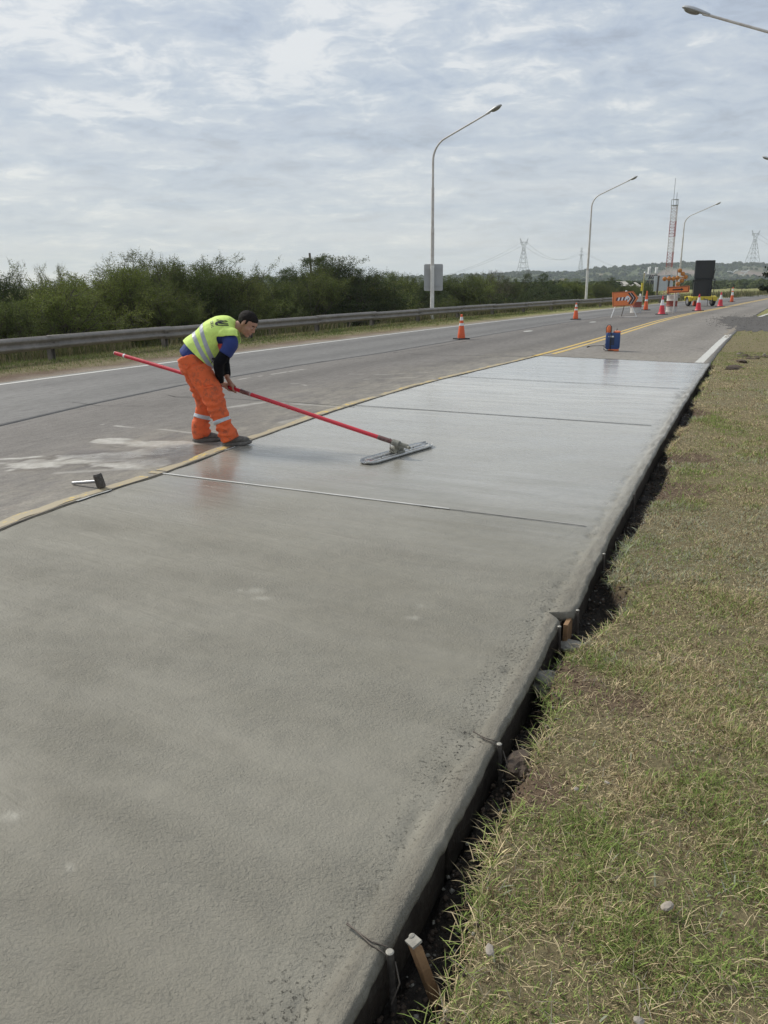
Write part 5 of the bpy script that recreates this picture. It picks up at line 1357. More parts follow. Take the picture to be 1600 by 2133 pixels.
for kd, cnt in (('feathery', 3), ('olive', 3), ('dark', 3), ('round', 1), ('bush', 2), ('grey', 1), ('sparse', 1)):
    protos[kd] = [tree_proto(100 + 17 * i + hash_ * 131, kd) for i in range(cnt) for hash_ in (['feathery', 'olive', 'dark', 'round', 'bush', 'grey', 'sparse'].index(kd),)]
used = set(); rngT = random.Random(4)
DESC = {'feathery': 'feathery green tree with upright twigs', 'olive': 'yellowish green bushy tree', 'dark': 'dark green dense tree', 'round': 'broad round dark tree', 'bush': 'low yellowish green bush', 'grey': 'greyish half bare bushy tree', 'sparse': 'thin open tree with bare twigs'}
def plant(kd, x, y, h, label=None, wide=1.0, group=None, idx=None, rz=None):
    i = rngT.randrange(len(protos[kd])) if idx is None else idx; pr = protos[kd][i]
    H0 = {'feathery': 4.2, 'olive': 3.6, 'dark': 4.4, 'round': 5.0, 'bush': 1.8, 'grey': 3.2, 'sparse': 4.6}[kd]
    if (kd, i) in used: o = copy_tree(pr)
    else: o = pr; used.add((kd, i))
    s = h / H0; o.location = (x, y, float(ground_h(x, y)) - 0.05); o.rotation_euler = (0, 0, rngT.uniform(0, 6.28) if rz is None else rz)
    o.scale = (s * wide, s * wide, s)
    tag(o, label or DESC[kd], 'bush' if kd == 'bush' else 'tree', group); return o
def at_px(pxx, Y): d = ray(pxx, 600); return d[0] / d[1] * Y
def h_for(pxx, top, Y):
    x = at_px(pxx, Y); z = ZAT(pxx, top, (x, Y)); return z - float(ground_h(x, Y)) + 0.05
# landmark trees (px, top row, distance, kind, label)
LAND = [
    (310, 524, 36, 'feathery', 'tall feathery thorn tree with bare twigs on top, highest on the left', 1.0), (255, 556, 33, 'olive', 'yellowish green tree just left of the tallest feathery one', 1.0),
    (415, 534, 37, 'feathery', 'feathery tree with spiky top above the worker', 1.15), (470, 556, 38, 'feathery', 'feathery tree straight behind the worker head', 1.0), (350, 548, 39, 'dark', 'dark tree between the two tall feathery ones', 1.0),
    (130, 555, 34, 'sparse', 'small sparse crown rising above the left thicket', 0.8), (30, 566, 30, 'dark', 'dark tree at the left border', 1.0), (-22, 548, 31, 'sparse', 'bare twigged tree cut by the left border', 1.0), (170, 572, 31, 'olive', 'broad yellowish green thicket tree left of centre left', 1.3), (95, 582, 27, 'olive', 'light green bushy tree low on the left', 1.2),
    (705, 532, 48, 'round', 'broad round dark tree with a forked trunk, tallest in the middle', 1.35), (655, 556, 45, 'feathery', 'bright green rounded tree left of the tallest middle tree', 1.15), (530, 568, 46, 'sparse', 'small dark rounded crown right of the worker', 0.8), (598, 560, 50, 'dark', 'dark small crown between worker and middle tree', 0.7),
    (560, 576, 43, 'olive', 'olive bushy tree right of the worker head', 1.2), (722, 533, 47.5, 'dark', 'broad dark crown just right of the tallest middle tree', 1.25), (640, 560, 46.5, 'dark', 'dark rounded crown just left of the tallest middle tree', 1.35), (770, 572, 49, 'dark', 'dark green tree right of the tallest middle tree', 1.1), (810, 571, 54, 'olive', 'pale green tree midway to the grey sign', 1.2), (850, 567, 60, 'feathery', 'spiky tree just left of the grey sign', 1.1),
    (940, 572, 60, 'feathery', 'feathery tree right of the grey sign', 1.2), (985, 573, 63, 'olive', 'light olive tree right of the grey sign', 1.2), (1020, 566, 68, 'grey', 'leaning dark tree top right of the grey sign', 0.9), (1065, 575, 70, 'dark', 'dark tree below the left power pylon', 1.1), (1105, 571, 74, 'dark', 'tallest dark tree right of the left pylon', 1.1),
    (1150, 570, 78, 'dark', 'dark tree between the pylons', 1.1), (1195, 580, 80, 'olive', 'low green tree below the small pylon', 1.1), (1240, 585, 84, 'dark', 'dark tree behind the second street lamp', 1.1), (1275, 578, 88, 'dark', 'dark rounded tree right of the second street lamp', 1.1),
    (1310, 592, 86, 'olive', 'low green tree above the orange arrow sign', 1.1), (1345, 590, 92, 'dark', 'dark tree behind the camera post', 1.1)]
for (x, top, Y, kd, lb, wd) in LAND: plant(kd, at_px(x, Y), Y, h_for(x, top, Y), lb, wd)
# the rest of the thicket
def outline(pxx): return float(np.interp(pxx, [-50, 60, 170, 240, 320, 430, 520, 620, 700, 780, 900, 1000, 1100, 1200, 1300, 1400], [582, 584, 578, 572, 552, 552, 574, 572, 562, 576, 576, 577, 577, 582, 590, 596]))
cnt = 0
for r_, (off, step, kds, dtop) in enumerate(((8.5, 3.0, ('olive', 'bush', 'feathery', 'grey', 'dark', 'bush'), 34), (12.5, 3.1, ('olive', 'dark', 'feathery', 'dark'), 12), (18, 3.6, ('dark', 'feathery', 'olive', 'dark'), 2), (26, 5.5, ('dark', 'olive', 'feathery'), 1), (36, 8, ('dark', 'olive'), 3))):
    y = 9.0 + r_ * 3
    while y < 105:
        x = float(XG(y)) - off - rngT.uniform(-1.2, 1.6); bx = 800 + 1602 * x / y * 1.04
        if -700 < bx < 1370 and not (r_ == 0 and (710 < bx < 800)) and not (r_ == 0 and 480 < bx < 560 and False):
            kd = kds[rngT.randrange(len(kds))]; top = outline(max(bx, -50)) + dtop + rngT.uniform(0, 14 - r_ * 2)
            h = h_for(bx, top, y)
            if kd == 'bush': h = min(h, rngT.uniform(1.3, 2.1))
            h = max(1.0, min(h, 6.0)); row = ['front edge', 'second row', 'middle', 'back', 'far rows'][r_]
            sec = 'beyond the left border' if bx < -40 else 'left of worker' if bx < 370 else 'between worker and grey sign' if bx < 880 else 'between grey sign and second lamp' if bx < 1200 else 'behind orange signs'
            plant(kd, x, y, h, '%s, thicket %s %s' % (DESC[kd], row, sec), rngT.uniform(0.95, 1.3), 'thicket trees: %s, %s, %s' % (kd, row, sec)); cnt += 1
        y += step * rngT.uniform(0.75, 1.25) * (1 + y / 90)
print('thicket', cnt)
for kd in protos:
    for i, p in enumerate(protos[kd]):
        if (kd, i) not in used:
            for c in list(p.children): bpy.data.objects.remove(c)
            bpy.data.objects.remove(p)
# far tree lines on the plain (too far to tell apart) and hills
def blob_field(name, pts, sizes, cols, mat, label, seed=0, nq=14, kind='stuff'):
    lm_ = LeafMesh(seed); rs = lm_.rs; n = len(pts)
    P_ = np.repeat(pts, nq, 0); S_ = np.repeat(sizes, nq, 0); C_ = np.repeat(cols, nq, 0)
    d = rs.normal(size=(n * nq, 3)); d /= np.linalg.norm(d, axis=1)[:, None]; d[:, 2] = np.abs(d[:, 2]) * 1.0 - 0.05
    P2 = P_ + d * S_ * 0.55
    nn_ = d
    a = rs.normal(size=d.shape); a -= nn_ * (a * nn_).sum(1)[:, None]; a /= np.linalg.norm(a, axis=1)[:, None]; b = np.cross(nn_, a)
    s = (S_[:, :1] * (0.42 if nq < 20 else 0.17)) * rs.uniform(.6, 1.3, (len(P2), 1))
    q = np.stack([P2 - a * s, P2 - b * s, P2 + a * s, P2 + b * s], 1).reshape(-1, 3)
    f = np.arange(len(q)).reshape(-1, 4); c = np.repeat(C_ * rs.uniform(.75, 1.25, (len(C_), 1)), 4, 0)
    o = mesh_np(name, q, f, mat, col=c); return tag(o, label, kind=kind)
rs = np.random.RandomState(21)
n = 4600; t = rs.rand(n); Y_ = 160 + 330 * rs.rand(n) ** 1.2; X_ = (at_px(1, 1) + (at_px(1900, 1) - at_px(900, 1)) * 0) * 0 + np.array([at_px(900 + 1000 * k, 1) for k in t]) * Y_
keep = ((X_ < XW(Y_) - 50) | (Y_ > 200)) & ((X_ / Y_ < 0.335) | (Y_ > 255)); X_, Y_ = X_[keep], Y_[keep]; n = len(X_)
sz = np.stack([rs.uniform(1.4, 2.6, n)] * 3, 1) * np.array([1.2, 1.2, 1.0]); dk = rs.rand(n, 1) < 0.55
cl = np.where(dk, np.array([[0.045, 0.062, 0.024]]), np.array([[0.08, 0.098, 0.036]])) * rs.uniform(.7, 1.3, (n, 1))
blob_field('far_woodland', np.stack([X_, Y_, -1.3 + 0 * Y_ + rs.rand(n) ** 1.6 * 2.0], 1), sz, cl, M_FARGREEN, 'dark far woodland across the plain below the hills', 5, 40)
# ridge
HILLD = 1500.0
RPX = [(560, 584), (760, 582), (900, 580), (1000, 577), (1040, 573), (1095, 569), (1150, 571), (1200, 571), (1240, 563), (1290, 562), (1330, 556), (1380, 553), (1440, 551), (1480, 553), (1520, 555), (1560, 551), (1590, 556), (1640, 548), (1750, 552), (1900, 558)]
def ridge_z(pxx): y = float(np.interp(pxx, [q[0] for q in RPX], [q[1] for q in RPX])); return ZAT(pxx, y, (at_px(pxx, HILLD), HILLD))
def build_hill():
    pxs = np.arange(520, 2100, 4.0); ts = np.linspace(0, 1, 46); V_ = []; C_ = []
    rz = np.array([ridge_z(p) for p in pxs]); bx = np.array([at_px(p, 1) for p in pxs])
    T, Bx = np.meshgrid(ts, bx, indexing='ij'); Rz = np.repeat(rz[None], len(ts), 0); PX = np.repeat(pxs[None], len(ts), 0)
    Yd = HILLD - 620 * (1 - T) ** 1.0; prof = T ** 1.5 * 0.55 + 0.45 * sstep(0.35, 0.98, T)
    X = Bx * Yd; rough = fbm(X * 0.012, Yd * 0.012, 0, 60, 5) - 0.5; gull = np.abs(fbm(X * 0.02, Yd * 0.006, 0, 62, 4) - 0.5) * 2
    Z = -2 + (Rz + 2) * prof + 16 * rough * np.sin(np.pi * np.clip(T, 0, 1)) - 14 * (1 - gull) * np.sin(np.pi * T) * 0.6
    cliffn = fbm(X * 0.018, Z * 0.05, Yd * 0.01, 64, 4)
    band = np.exp(-((T - 0.72) / 0.16) ** 2)
    reg = 0.55 * np.exp(-((PX - 1540) / 75) ** 2) + 0.55 * np.exp(-((PX - 1420) / 50) ** 2) + 0.4 * np.exp(-((PX - 1230) / 30) ** 2) + 0.3 * np.exp(-((PX - 1180) / 18) ** 2) + 0.02
    cliff = sstep(0.56, 0.66, cliffn * 0.8 + reg * 0.42 * band + 0.06) * band
    g = fbm(X * .03, Yd * .03, 0, 66, 4)[..., None]
    col = (np.array([0.05, 0.065, 0.03]) * (1 - g) + np.array([0.095, 0.11, 0.05]) * g) * (1 - cliff[..., None]) + np.array([0.25, 0.19, 0.16]) * cliff[..., None] * (0.7 + 0.5 * g)
    # far side
    Zb = np.repeat((rz * 0.97)[None], 2, 0); Zb[1] = -30; Xb = np.stack([bx * (HILLD + 120), bx * (HILLD + 900)]); Yb = np.stack([np.full(len(bx), HILLD + 120.0), np.full(len(bx), HILLD + 900.0)])
    X = np.vstack([X, Xb]); Y = np.vstack([Yd, Yb]); Z = np.vstack([Z, Zb]); col = np.concatenate([col, col[-1:].repeat(2, 0)])
    nr, nc = X.shape; idx = np.arange(nr * nc).reshape(nr, nc); f = np.stack([idx[:-1, :-1], idx[:-1, 1:], idx[1:, 1:], idx[1:, :-1]], -1).reshape(-1, 4)
    o = mesh_np('hills', np.stack([X, Y, Z], -1).reshape(-1, 3), f, M_FARGREEN, col=col.reshape(-1, 3), smooth=True); tag(o, 'long wooded bluff with pale eroded cliffs on the horizon', kind='structure')
    # bushes and trees covering the slopes
    rs = np.random.RandomState(33); n = 9000; i = rs.randint(0, len(ts) - 1, n); i[:2600] = len(ts) - 1 - rs.randint(0, 2, 2600); j = rs.randint(0, len(pxs) - 1, n)
    cf = cliff[np.minimum(i, len(ts) - 1), j]; keep = cf < 0.25; i, j = i[keep], j[keep]
    X2 = X[i, j] + rs.normal(size=len(i)) * 5; Y2 = Y[i, j]; Z2 = Z[i, j]; n = len(i)
    s = rs.uniform(2.5, 5.5, n) * np.where(rs.rand(n) < 0.04, 1.6, 1.0)
    c = np.where(rs.rand(n, 1) < 0.5, np.array([[0.028, 0.042, 0.020]]), np.array([[0.055, 0.075, 0.030]])) * rs.uniform(.7, 1.3, (n, 1))
    blob_field('hillside_trees', np.stack([X2, Y2, Z2 + s * .3], 1), np.stack([s * 1.1, s * 1.1, s], 1), c, M_FARGREEN, 'dense trees covering the bluff', 7, 12)
    # white zigzag drains on the cliff
    def seg(name, pl, w, label):
        b = MB()
        for (a, c2) in zip(pl[:-1], pl[1:]):
            pa, pb = P3(a[0], a[1], HILLD - 230), P3(c2[0], c2[1], HILLD - 230); b.tube([pa, pb], w, 5)
        o = b.build(name, M_REFL); tag(o, label, 'retaining wall')
    seg('retaining_wall', [(1515, 565.5), (1521, 565), (1527, 567.5), (1532, 563), (1537, 562)], 0.75, 'left white zigzag wall on the pale cliff')
    seg('retaining_wall', [(1544, 565), (1550, 566.5), (1556, 565), (1561, 562)], 0.75, 'upper right white zigzag wall on the cliff')
    seg('retaining_wall', [(1543, 571), (1548, 573.5), (1552, 569), (1557, 568.5)], 0.7, 'lower right white zigzag wall on the cliff')
    for k, (x0, x1, yt, yb_) in enumerate(((1350.3, 1352.0, 557, 565), (1353.4, 1355.2, 555.5, 565), (1365.4, 1367.0, 557, 564.5), (1368.6, 1370.2, 557, 564.5))):
        a = P3(x0, yb_, HILLD - 150); c2 = P3(x1, yt, HILLD - 150); t = thing('tower_block', ['pale tower block on the hill, leftmost of four', 'tallest pale tower block, second of four', 'pale tower block, third of four on the hill', 'pale tower block, rightmost of four on the hill'][k], 'building', ((a[0] + c2[0]) / 2, HILLD - 150, a[2] - 12))
        h = c2[2] - a[2] + 12; b = MB(); b.box((0, 0, h / 2), (c2[0] - a[0], 6, h)); b.build('wall', M_SHED2, t)
        for wz in range(3): b = MB(); b.box((0, -3.05, h - 2 - wz * 2.4), ((c2[0] - a[0]) * .6, .1, .9)); b.build('window', M_SOLAR, t)
        b = MB(); b.box((0, 0, h + .15), ((c2[0] - a[0]) + .3, 6.3, .3)); b.build('roof', M_SHED2, t)
M_SHED2 = simple('white_render', (0.62, 0.62, 0.60), 0.7, var=0.05)
build_hill()

# ------------------------------------------------------------------ pylons, mast and wires
M_PYL = simple('galvanised_lattice', (0.30, 0.31, 0.33), 0.6, var=0.1, obj=False)
def pylon(pxx, ybase, ytop, Y, wbase, label, kind, th=0.22):
    base = P3(pxx, ybase, Y); top = P3(pxx + (pxx - 867) * 0.0, ytop, Y); H_ = top[2] - base[2]; x0 = at_px(pxx, Y)
    t = thing('power_pylon', label, 'pylon', (x0, Y, base[2]), 0.25); w = wbase * Y / 1602
    def wd(z): 
        z = z / H_
        return w * (1 - 0.78 * min(z / 0.70, 1.0)) / 2
    b = MB(); lv = [0, .17, .32, .45, .57, .67, .74]
    for s1 in (-1, 1):
        for s2 in (-1, 1):
            pts = [(s1 * wd(z * H_), s2 * wd(z * H_) * .6, z * H_) for z in lv]
            for a, c in zip(pts[:-1], pts[1:]): b.bar(a, c, th)
    b.build('leg_frame', M_PYL, t)
    b = MB()
    for a, c in zip(lv[:-1], lv[1:]):
        za, zc = a * H_, c * H_
        for s2 in (-1, 1):
            b.bar((-wd(zc), s2 * wd(zc) * .6, zc), (wd(zc), s2 * wd(zc) * .6, zc), th * .8); m_ = ((0, s2 * wd(zc) * .6, zc))
            b.bar((-wd(za), s2 * wd(za) * .6, za), m_, th * .7); b.bar((wd(za), s2 * wd(za) * .6, za), m_, th * .7)
    b.build('bracing', M_PYL, t)
    b = MB(); z0 = .74 * H_; w0 = wd(z0)
    if kind == 'Y':
        zc = .90 * H_; ww = w * 0.30
        for s in (-1, 1):
            b.bar((s * w0, 0, z0), (s * ww, 0, zc), th * 1.2); b.bar((s * w0 * .2, 0, z0 + .02 * H_), (s * ww * .75, 0, zc), th); b.bar((s * ww, 0, zc), (s * ww * 1.30, 0, H_), th * 1.3); b.bar((s * ww * .6, 0, zc), (s * ww * 1.25, 0, H_), th)
            b.bar((s * ww * .5, 0, zc), (0, 0, z0 + .07 * H_), th); b.bar((s * ww * 1.1, 0, zc), (s * ww * 1.1, 0, zc - .07 * H_), th * .7)
        b.bar((-ww * 1.1, 0, zc), (ww * 1.1, 0, zc), th * 1.5)
    else:
        b.bar((-w0, 0, z0), (-w0 * .8, 0, H_), th); b.bar((w0, 0, z0), (w0 * .8, 0, H_), th)
        for zz, k in ((.72, 1.05), (.86, .5), (.97, .45)):
            b.bar((-w * k * .5, 0, zz * H_), (w * k * .5, 0, zz * H_), th * 1.4)
            for s in (-1, 1): b.bar((s * w * k * .5, 0, zz * H_), (0, 0, (zz + .06) * H_), th * .9); b.bar((s * w * k * .48, 0, zz * H_), (s * w * k * .48, 0, (zz - .04) * H_), th * .8)
    b.build('crossarm', M_PYL, t)
    return V(x0, Y, base[2] + .88 * H_), w * .3
pA, wA = pylon(1088, 570, 497, 820, 22, 'tall steel power pylon left of the second street lamp', 'Y', 0.17)
pB, wB = pylon(1207, 568, 517, 1150, 9.5, 'smaller power pylon just left of the second street lamp', 'T', 0.17)
pC, wC = pylon(1561, 549, 480, 900, 24, 'tall steel power pylon at the right above the hill', 'Y', 0.19)
def sag(a, c, drop, n=24): return [tuple(a + (c - a) * t + V(0, 0, -4 * drop * t * (1 - t))) for t in np.linspace(0, 1, n)]
t = thing('power_line', 'thin power wires sagging between the far pylons', 'power line')
for s in (-1, 1):
    b = MB(); b.tube(sag(pA + V(s * wA, 0, 0), pB + V(s * wB, 0, 0), 14), 0.10, 4); b.build('wire', M_PYL, t)
    b = MB(); b.tube(sag(pA + V(s * wA, 0, 0), P3(780, 600, 620), 8), 0.08, 4); b.build('wire', M_PYL, t)
    b = MB(); b.tube(sag(pB + V(s * wB, 0, 0), P3(1420, 572, 1250), 12), 0.10, 4); b.build('wire', M_PYL, t)
    b = MB(); b.tube(sag(pC + V(s * wC, 0, 0), P3(1800, 560, 900), 10), 0.10, 4); b.build('wire', M_PYL, t)
def mast():
    Y = 150.0; base = P3(1391.5, 600, Y); xb = at_px(1391.5, Y); top = P3(1406.5, 428, Y); H_ = top[2] + 1.2; w = 15 * Y / 1602 * 0.82
    t = thing('lattice_mast', 'red and white lattice antenna mast beside the third street lamp', 'mast', (xb, Y, -1.2), 0.35)
    n = 12; x = 0
    def c(i): a = 2 * math.pi * i / 3 + 0.5; return w / 2 * math.cos(a) * 1.15, w / 2 * math.sin(a) * 1.15
    for s in range(6):
        z0, z1 = H_ * s / 6, H_ * (s + 1) / 6; b = MB(); k = 5
        for i in range(3):
            x0, y0 = c(i); x1, y1 = c(i + 1); b.bar((x0, y0, z0), (x0, y0, z1), 0.075)
            for j in range(k):
                a, e = z0 + (z1 - z0) * j / k, z0 + (z1 - z0) * (j + 1) / k
                b.bar((x0, y0, a), (x1, y1, e), 0.03) if j % 2 else b.bar((x1, y1, a), (x0, y0, e), 0.03)
                b.bar((x0, y0, a), (x1, y1, a), 0.025)
        b.build('mast_section', M_DRUMR2 if s % 2 == 0 else M_MASTW, t)
    b = MB(); 
    for i in range(3):
        x0, y0 = c(i); x1, y1 = c(i + 1); b.bar((x0 * 1.1, y0 * 1.1, H_), (x1 * 1.1, y1 * 1.1, H_), 0.08); b.bar((x0 * 1.1, y0 * 1.1, H_ + 1.0), (x1 * 1.1, y1 * 1.1, H_ + 1.0), 0.05); b.bar((x0 * 1.1, y0 * 1.1, H_), (x0 * 1.1, y0 * 1.1, H_ + 1.0), 0.05)
    b.build('platform', M_PYL, t)
    for x_, h in ((-.5, 4.6), (.15, 2.2)): b = MB(); b.bar((x_, 0, H_), (x_, 0, H_ + h), 0.05); b.build('antenna', M_PYL, t)
M_DRUMR2 = simple('mast_red', (0.36, 0.12, 0.11), 0.6, var=0.15); M_MASTW = simple('mast_white', (0.55, 0.50, 0.50), 0.6, var=0.1)
mast()
# dark pine branch reaching in at the right border
def pine():
    Y = 42.0; x = at_px(1665, Y); t = thing('pine_tree', 'dark pine at the right border, only a branch tip in view', 'tree', (x, Y, -0.3)); lm_ = LeafMesh(77); rs = lm_.rs; tb = MB()
    tb.tube([(0, 0, -.2), (0.05, 0, 3), (0, 0, 5.4)], [0.16, 0.11, 0.03], 8)
    for i in range(34):
        z = rs.uniform(1.0, 5.2); L = (5.7 - z) * 0.38 + 0.35; a = rs.uniform(0, 6.28); 
        if i < 4: a = math.pi + rs.uniform(-.3, .3); z = (2.3, 2.9, 2.5, 3.0)[i]; L = 1.75
        e = np.array([math.cos(a) * L, math.sin(a) * L, z + L * .12]); tb.tube([(0, 0, z), tuple(e)], [0.03, 0.008], 4)
        n = int(150 * L); q = rs.rand(n)[:, None] ** .7; P_ = np.array([0, 0, z]) * (1 - q) + e * q + rs.normal(size=(n, 3)) * np.array([.10, .10, .07])
        lm_.quads(P_, 0.10, np.array([[0.018, 0.026, 0.014]]) * rs.uniform(.6, 1.5, (n, 1)), asp=1.6)
    tb.build('trunk', M_BARK, t); v, f, c = lm_.arrays(); mesh_np('crown', v, f, M_LEAF, t, col=c)
pine()

# ------------------------------------------------------------------ grass
def blades(name, X, Y, Z, H, Wd, lean, col, label, segs=2, seed=0, taper=True):
    rs = np.random.RandomState(seed); n = len(X); az = rs.rand(n) * 6.283; d = np.stack([np.cos(az), np.sin(az)], 1); sd = np.stack([-np.sin(az), np.cos(az)], 1)
    tw = rs.normal(size=n) * 0.5; vs = []; k = segs + 1
    V_ = np.zeros((n, 2 * segs + 1, 3))
    for j in range(k):
        t = j / segs; th = lean * (0.72 + 0.28 * t); r = H * t * np.sin(th) ; z = H * t * np.cos(th) + 0.003
        side = sd + d * (tw * t)[:, None]
        w = (Wd * (1 - 0.25 * t) / 2)[:, None]
        c = np.stack([X, Y], 1) + d * r[:, None]
        if j < segs:
            V_[:, 2 * j, :2] = c - side * w; V_[:, 2 * j + 1, :2] = c + side * w; V_[:, 2 * j, 2] = Z + z; V_[:, 2 * j + 1, 2] = Z + z
        else: V_[:, 2 * j, :2] = c; V_[:, 2 * j, 2] = Z + z
    nv = 2 * segs + 1; b = (np.arange(n) * nv)[:, None]; F = []
    for j in range(segs - 1):
        F.append(np.concatenate([b + 2 * j, b + 2 * j + 1, b + 2 * j + 3], 1)); F.append(np.concatenate([b + 2 * j, b + 2 * j + 3, b + 2 * j + 2], 1))
    F.append(np.concatenate([b + nv - 3, b + nv - 2, b + nv - 1], 1))
    C = np.repeat(col, nv, 0).reshape(n, nv, 3)
    tip = rs.rand(n) < 0.35; C[tip, -1] = np.array([0.30, 0.25, 0.13])
    o = mesh_np(name, V_.reshape(-1, 3), np.concatenate(F), M_GRASS, col=C.reshape(-1, 3)); return tag(o, label, kind='stuff')
STRAW = np.array([0.66, 0.54, 0.33]); STRAW2 = np.array([0.45, 0.36, 0.21]); GR1 = np.array([0.19, 0.26, 0.065]); GR2 = np.array([0.33, 0.39, 0.12]); GREY = np.array([0.36, 0.38, 0.27]); BRN = np.array([0.19, 0.13, 0.075])
def grass_col(x, y, rs):
    n = len(x); p = fbm(x * 1.7, y * 1.7, 0, 201, 4); g = fbm(x * 1.1 + 9, y * 1.1, 0, 203, 3); q = fbm(x * 5, y * 5, 0, 205, 3); r = rs.rand(n)
    ps = np.clip(0.40 + 0.16 * sstep(2.6, 4.5, y) + 1.9 * (p - 0.5) + 0.6 * (q - .5), 0.12, 0.9)
    c = np.where((r < ps)[:, None], STRAW, np.where((rs.rand(n) < 0.5)[:, None], GR1, GR2))
    m2 = (r < ps) & (rs.rand(n) < 0.5); c[m2] = STRAW2
    gy = rs.rand(n) < np.clip((g - 0.52) * 3.5, 0, 0.55); c[gy] = GREY
    br_ = rs.rand(n) < 0.12; c[br_] = BRN
    straw = (c[:, 0] > 0.2)
    return c * rs.uniform(.70, 1.62, (n, 1)), straw
def right_grass():
    rs = np.random.RandomState(9)
    parts = [(0.85, 3.2, 105000, 0.9, 2), (3.2, 6.0, 95000, 1.1, 2), (6.0, 10.5, 85000, 1.5, 2), (10.5, 19, 70000, 2.1, 2), (19, 40, 36000, 3.0, 2)]
    for i, (y0, y1, n, ws, sg) in enumerate(parts):
        y = y0 + (y1 - y0) * rs.rand(n) ** 0.9; wmax = np.minimum(0.62 * y + 0.35 - XR(y), 12)
        u = rs.rand(n) * (wmax); x = XR(y) + u - 0.05 * sstep(YEND, YEND + .4, y); keep = u > gap_w(y) * (1 - sstep(YEND - 0.3, YEND + 0.3, y)) + 0.01 - 0.06 * sstep(YEND, YEND + 0.4, y) * fbm(y * 3, y * 0, 0, 5)
        keep &= rs.rand(n) > bare_mask(x, y) * 0.86
        keep &= fbm(x * 7, y * 7, 0, 207, 3) > rs.uniform(0.12, 0.50, n)
        c = G(1590, 676); keep &= ~((np.abs(y - c[1]) < 5.5) & (y > G(1540, 690)[1]) & (x < c[0] + 9))
        x, y = x[keep], y[keep]; n = len(x); z = ground_h(x, y) - 0.004
        col, straw = grass_col(x, y, rs)
        lush = sstep(YEND + .3, YEND + 2, y); col = col * (1 - 0.6 * lush[:, None]) + lush[:, None] * 0.6 * np.array([0.18, 0.25, 0.06])
        h = rs.uniform(0.012, 0.040, n) * (0.62 + 1.0 * sstep(.40, .70, fbm(x * 4.5, y * 4.5, 0, 217, 3))) * np.where(straw, 0.95, 1.0) * (1 + 0.5 * (fbm(x * 3, y * 3, 0, 209) - .5))
        lean = np.where(straw, rs.uniform(0.8, 1.5, n), rs.uniform(0.3, 1.3, n))
        wd = rs.uniform(0.0012, 0.0034, n) * ws * np.where(rs.rand(n) < .12, 1.6, 1.0) * np.where(straw, 0.75, 1.25)
        blades('grass', x, y, z, h, wd, lean, col, 'short half dry lawn grass on the near verge, %s band' % ['closest', 'second', 'third', 'fourth', 'farthest'][i], sg, 300 + i)
    # the lawn goes on to the right of the picture
    n = 60000; y = 0.5 + 14 * rs.rand(n) ** 1.2; x = 0.62 * y + 0.35 + rs.rand(n) * 2.6; x = np.maximum(x, XR(y) + .3); col, straw = grass_col(x, y, rs)
    blades('grass', x, y, ground_h(x, y) - .004, rs.uniform(.014, .042, n), rs.uniform(.002, .005, n), np.where(straw, rs.uniform(0.8, 1.5, n), rs.uniform(0.3, 1.3, n)), col, 'half dry lawn continuing past the right border', 2, 330)
    # longer tufts hanging over the trench edge
    n = 12000; y = rs.uniform(0.9, YEND, n) ** 1.0; u = gap_w(y) + rs.normal(0, 0.022, n) + 0.02; x = XR(y) + u; keep = (rs.rand(n) < sstep(.38, .6, fbm(y * 3, y * 0, 0, 211, 3))) & (rs.rand(n) > bare_mask(x, y)); x, y, u = x[keep], y[keep], u[keep]; n = len(x)
    col, straw = grass_col(x, y, rs); blades('trench_edge_grass', x, y, np.maximum(ground_h(x, y), -0.08), rs.uniform(.03, .085, n), rs.uniform(.0012, .003, n) * (1 + y * .08), rs.uniform(.7, 1.6, n), col, 'ragged grass hanging over the edge of the trench', 3, 333)
    # broader leaved weeds
    n = 2000; y = 0.9 + 5.5 * rs.rand(n); x = XR(y) + rs.rand(n) * np.maximum(0.62 * y + .35 - XR(y), .1); cl = fbm(x * 2.2, y * 2.2, 0, 215, 3); keep = (cl > 0.5) & (x - XR(y) > gap_w(y) + .05) & (bare_mask(x, y) < .3); x, y = x[keep], y[keep]; n = len(x)
    col = np.where((rs.rand(n) < .4)[:, None], GREY, GR2 * 0.9) * rs.uniform(.8, 1.2, (n, 1)); blades('weeds', x, y, ground_h(x, y), rs.uniform(.02, .05, n), rs.uniform(.003, .0055, n), rs.uniform(.6, 1.4, n), col, 'broader green weed leaves scattered in the near lawn', 3, 335)
right_grass()
def dead_twigs():
    rs = np.random.RandomState(44); n = 5000; y = 0.9 + 7 * rs.rand(n) ** 1.2; x = XR(y) + gap_w(y) + rs.rand(n) * np.maximum(0.62 * y + .3 - XR(y), .1); z = ground_h(x, y) + 0.012
    col = np.where((rs.rand(n) < .6)[:, None], STRAW * 1.15, np.array([0.32, 0.29, 0.23])) * rs.uniform(.7, 1.2, (n, 1)); blades('dead_stalks', x, y, z, rs.uniform(.03, .10, n), rs.uniform(.0010, .0019, n), rs.uniform(1.35, 1.56, n), col, 'dead straw stalks lying flat on the near lawn', 2, 336)
dead_twigs()
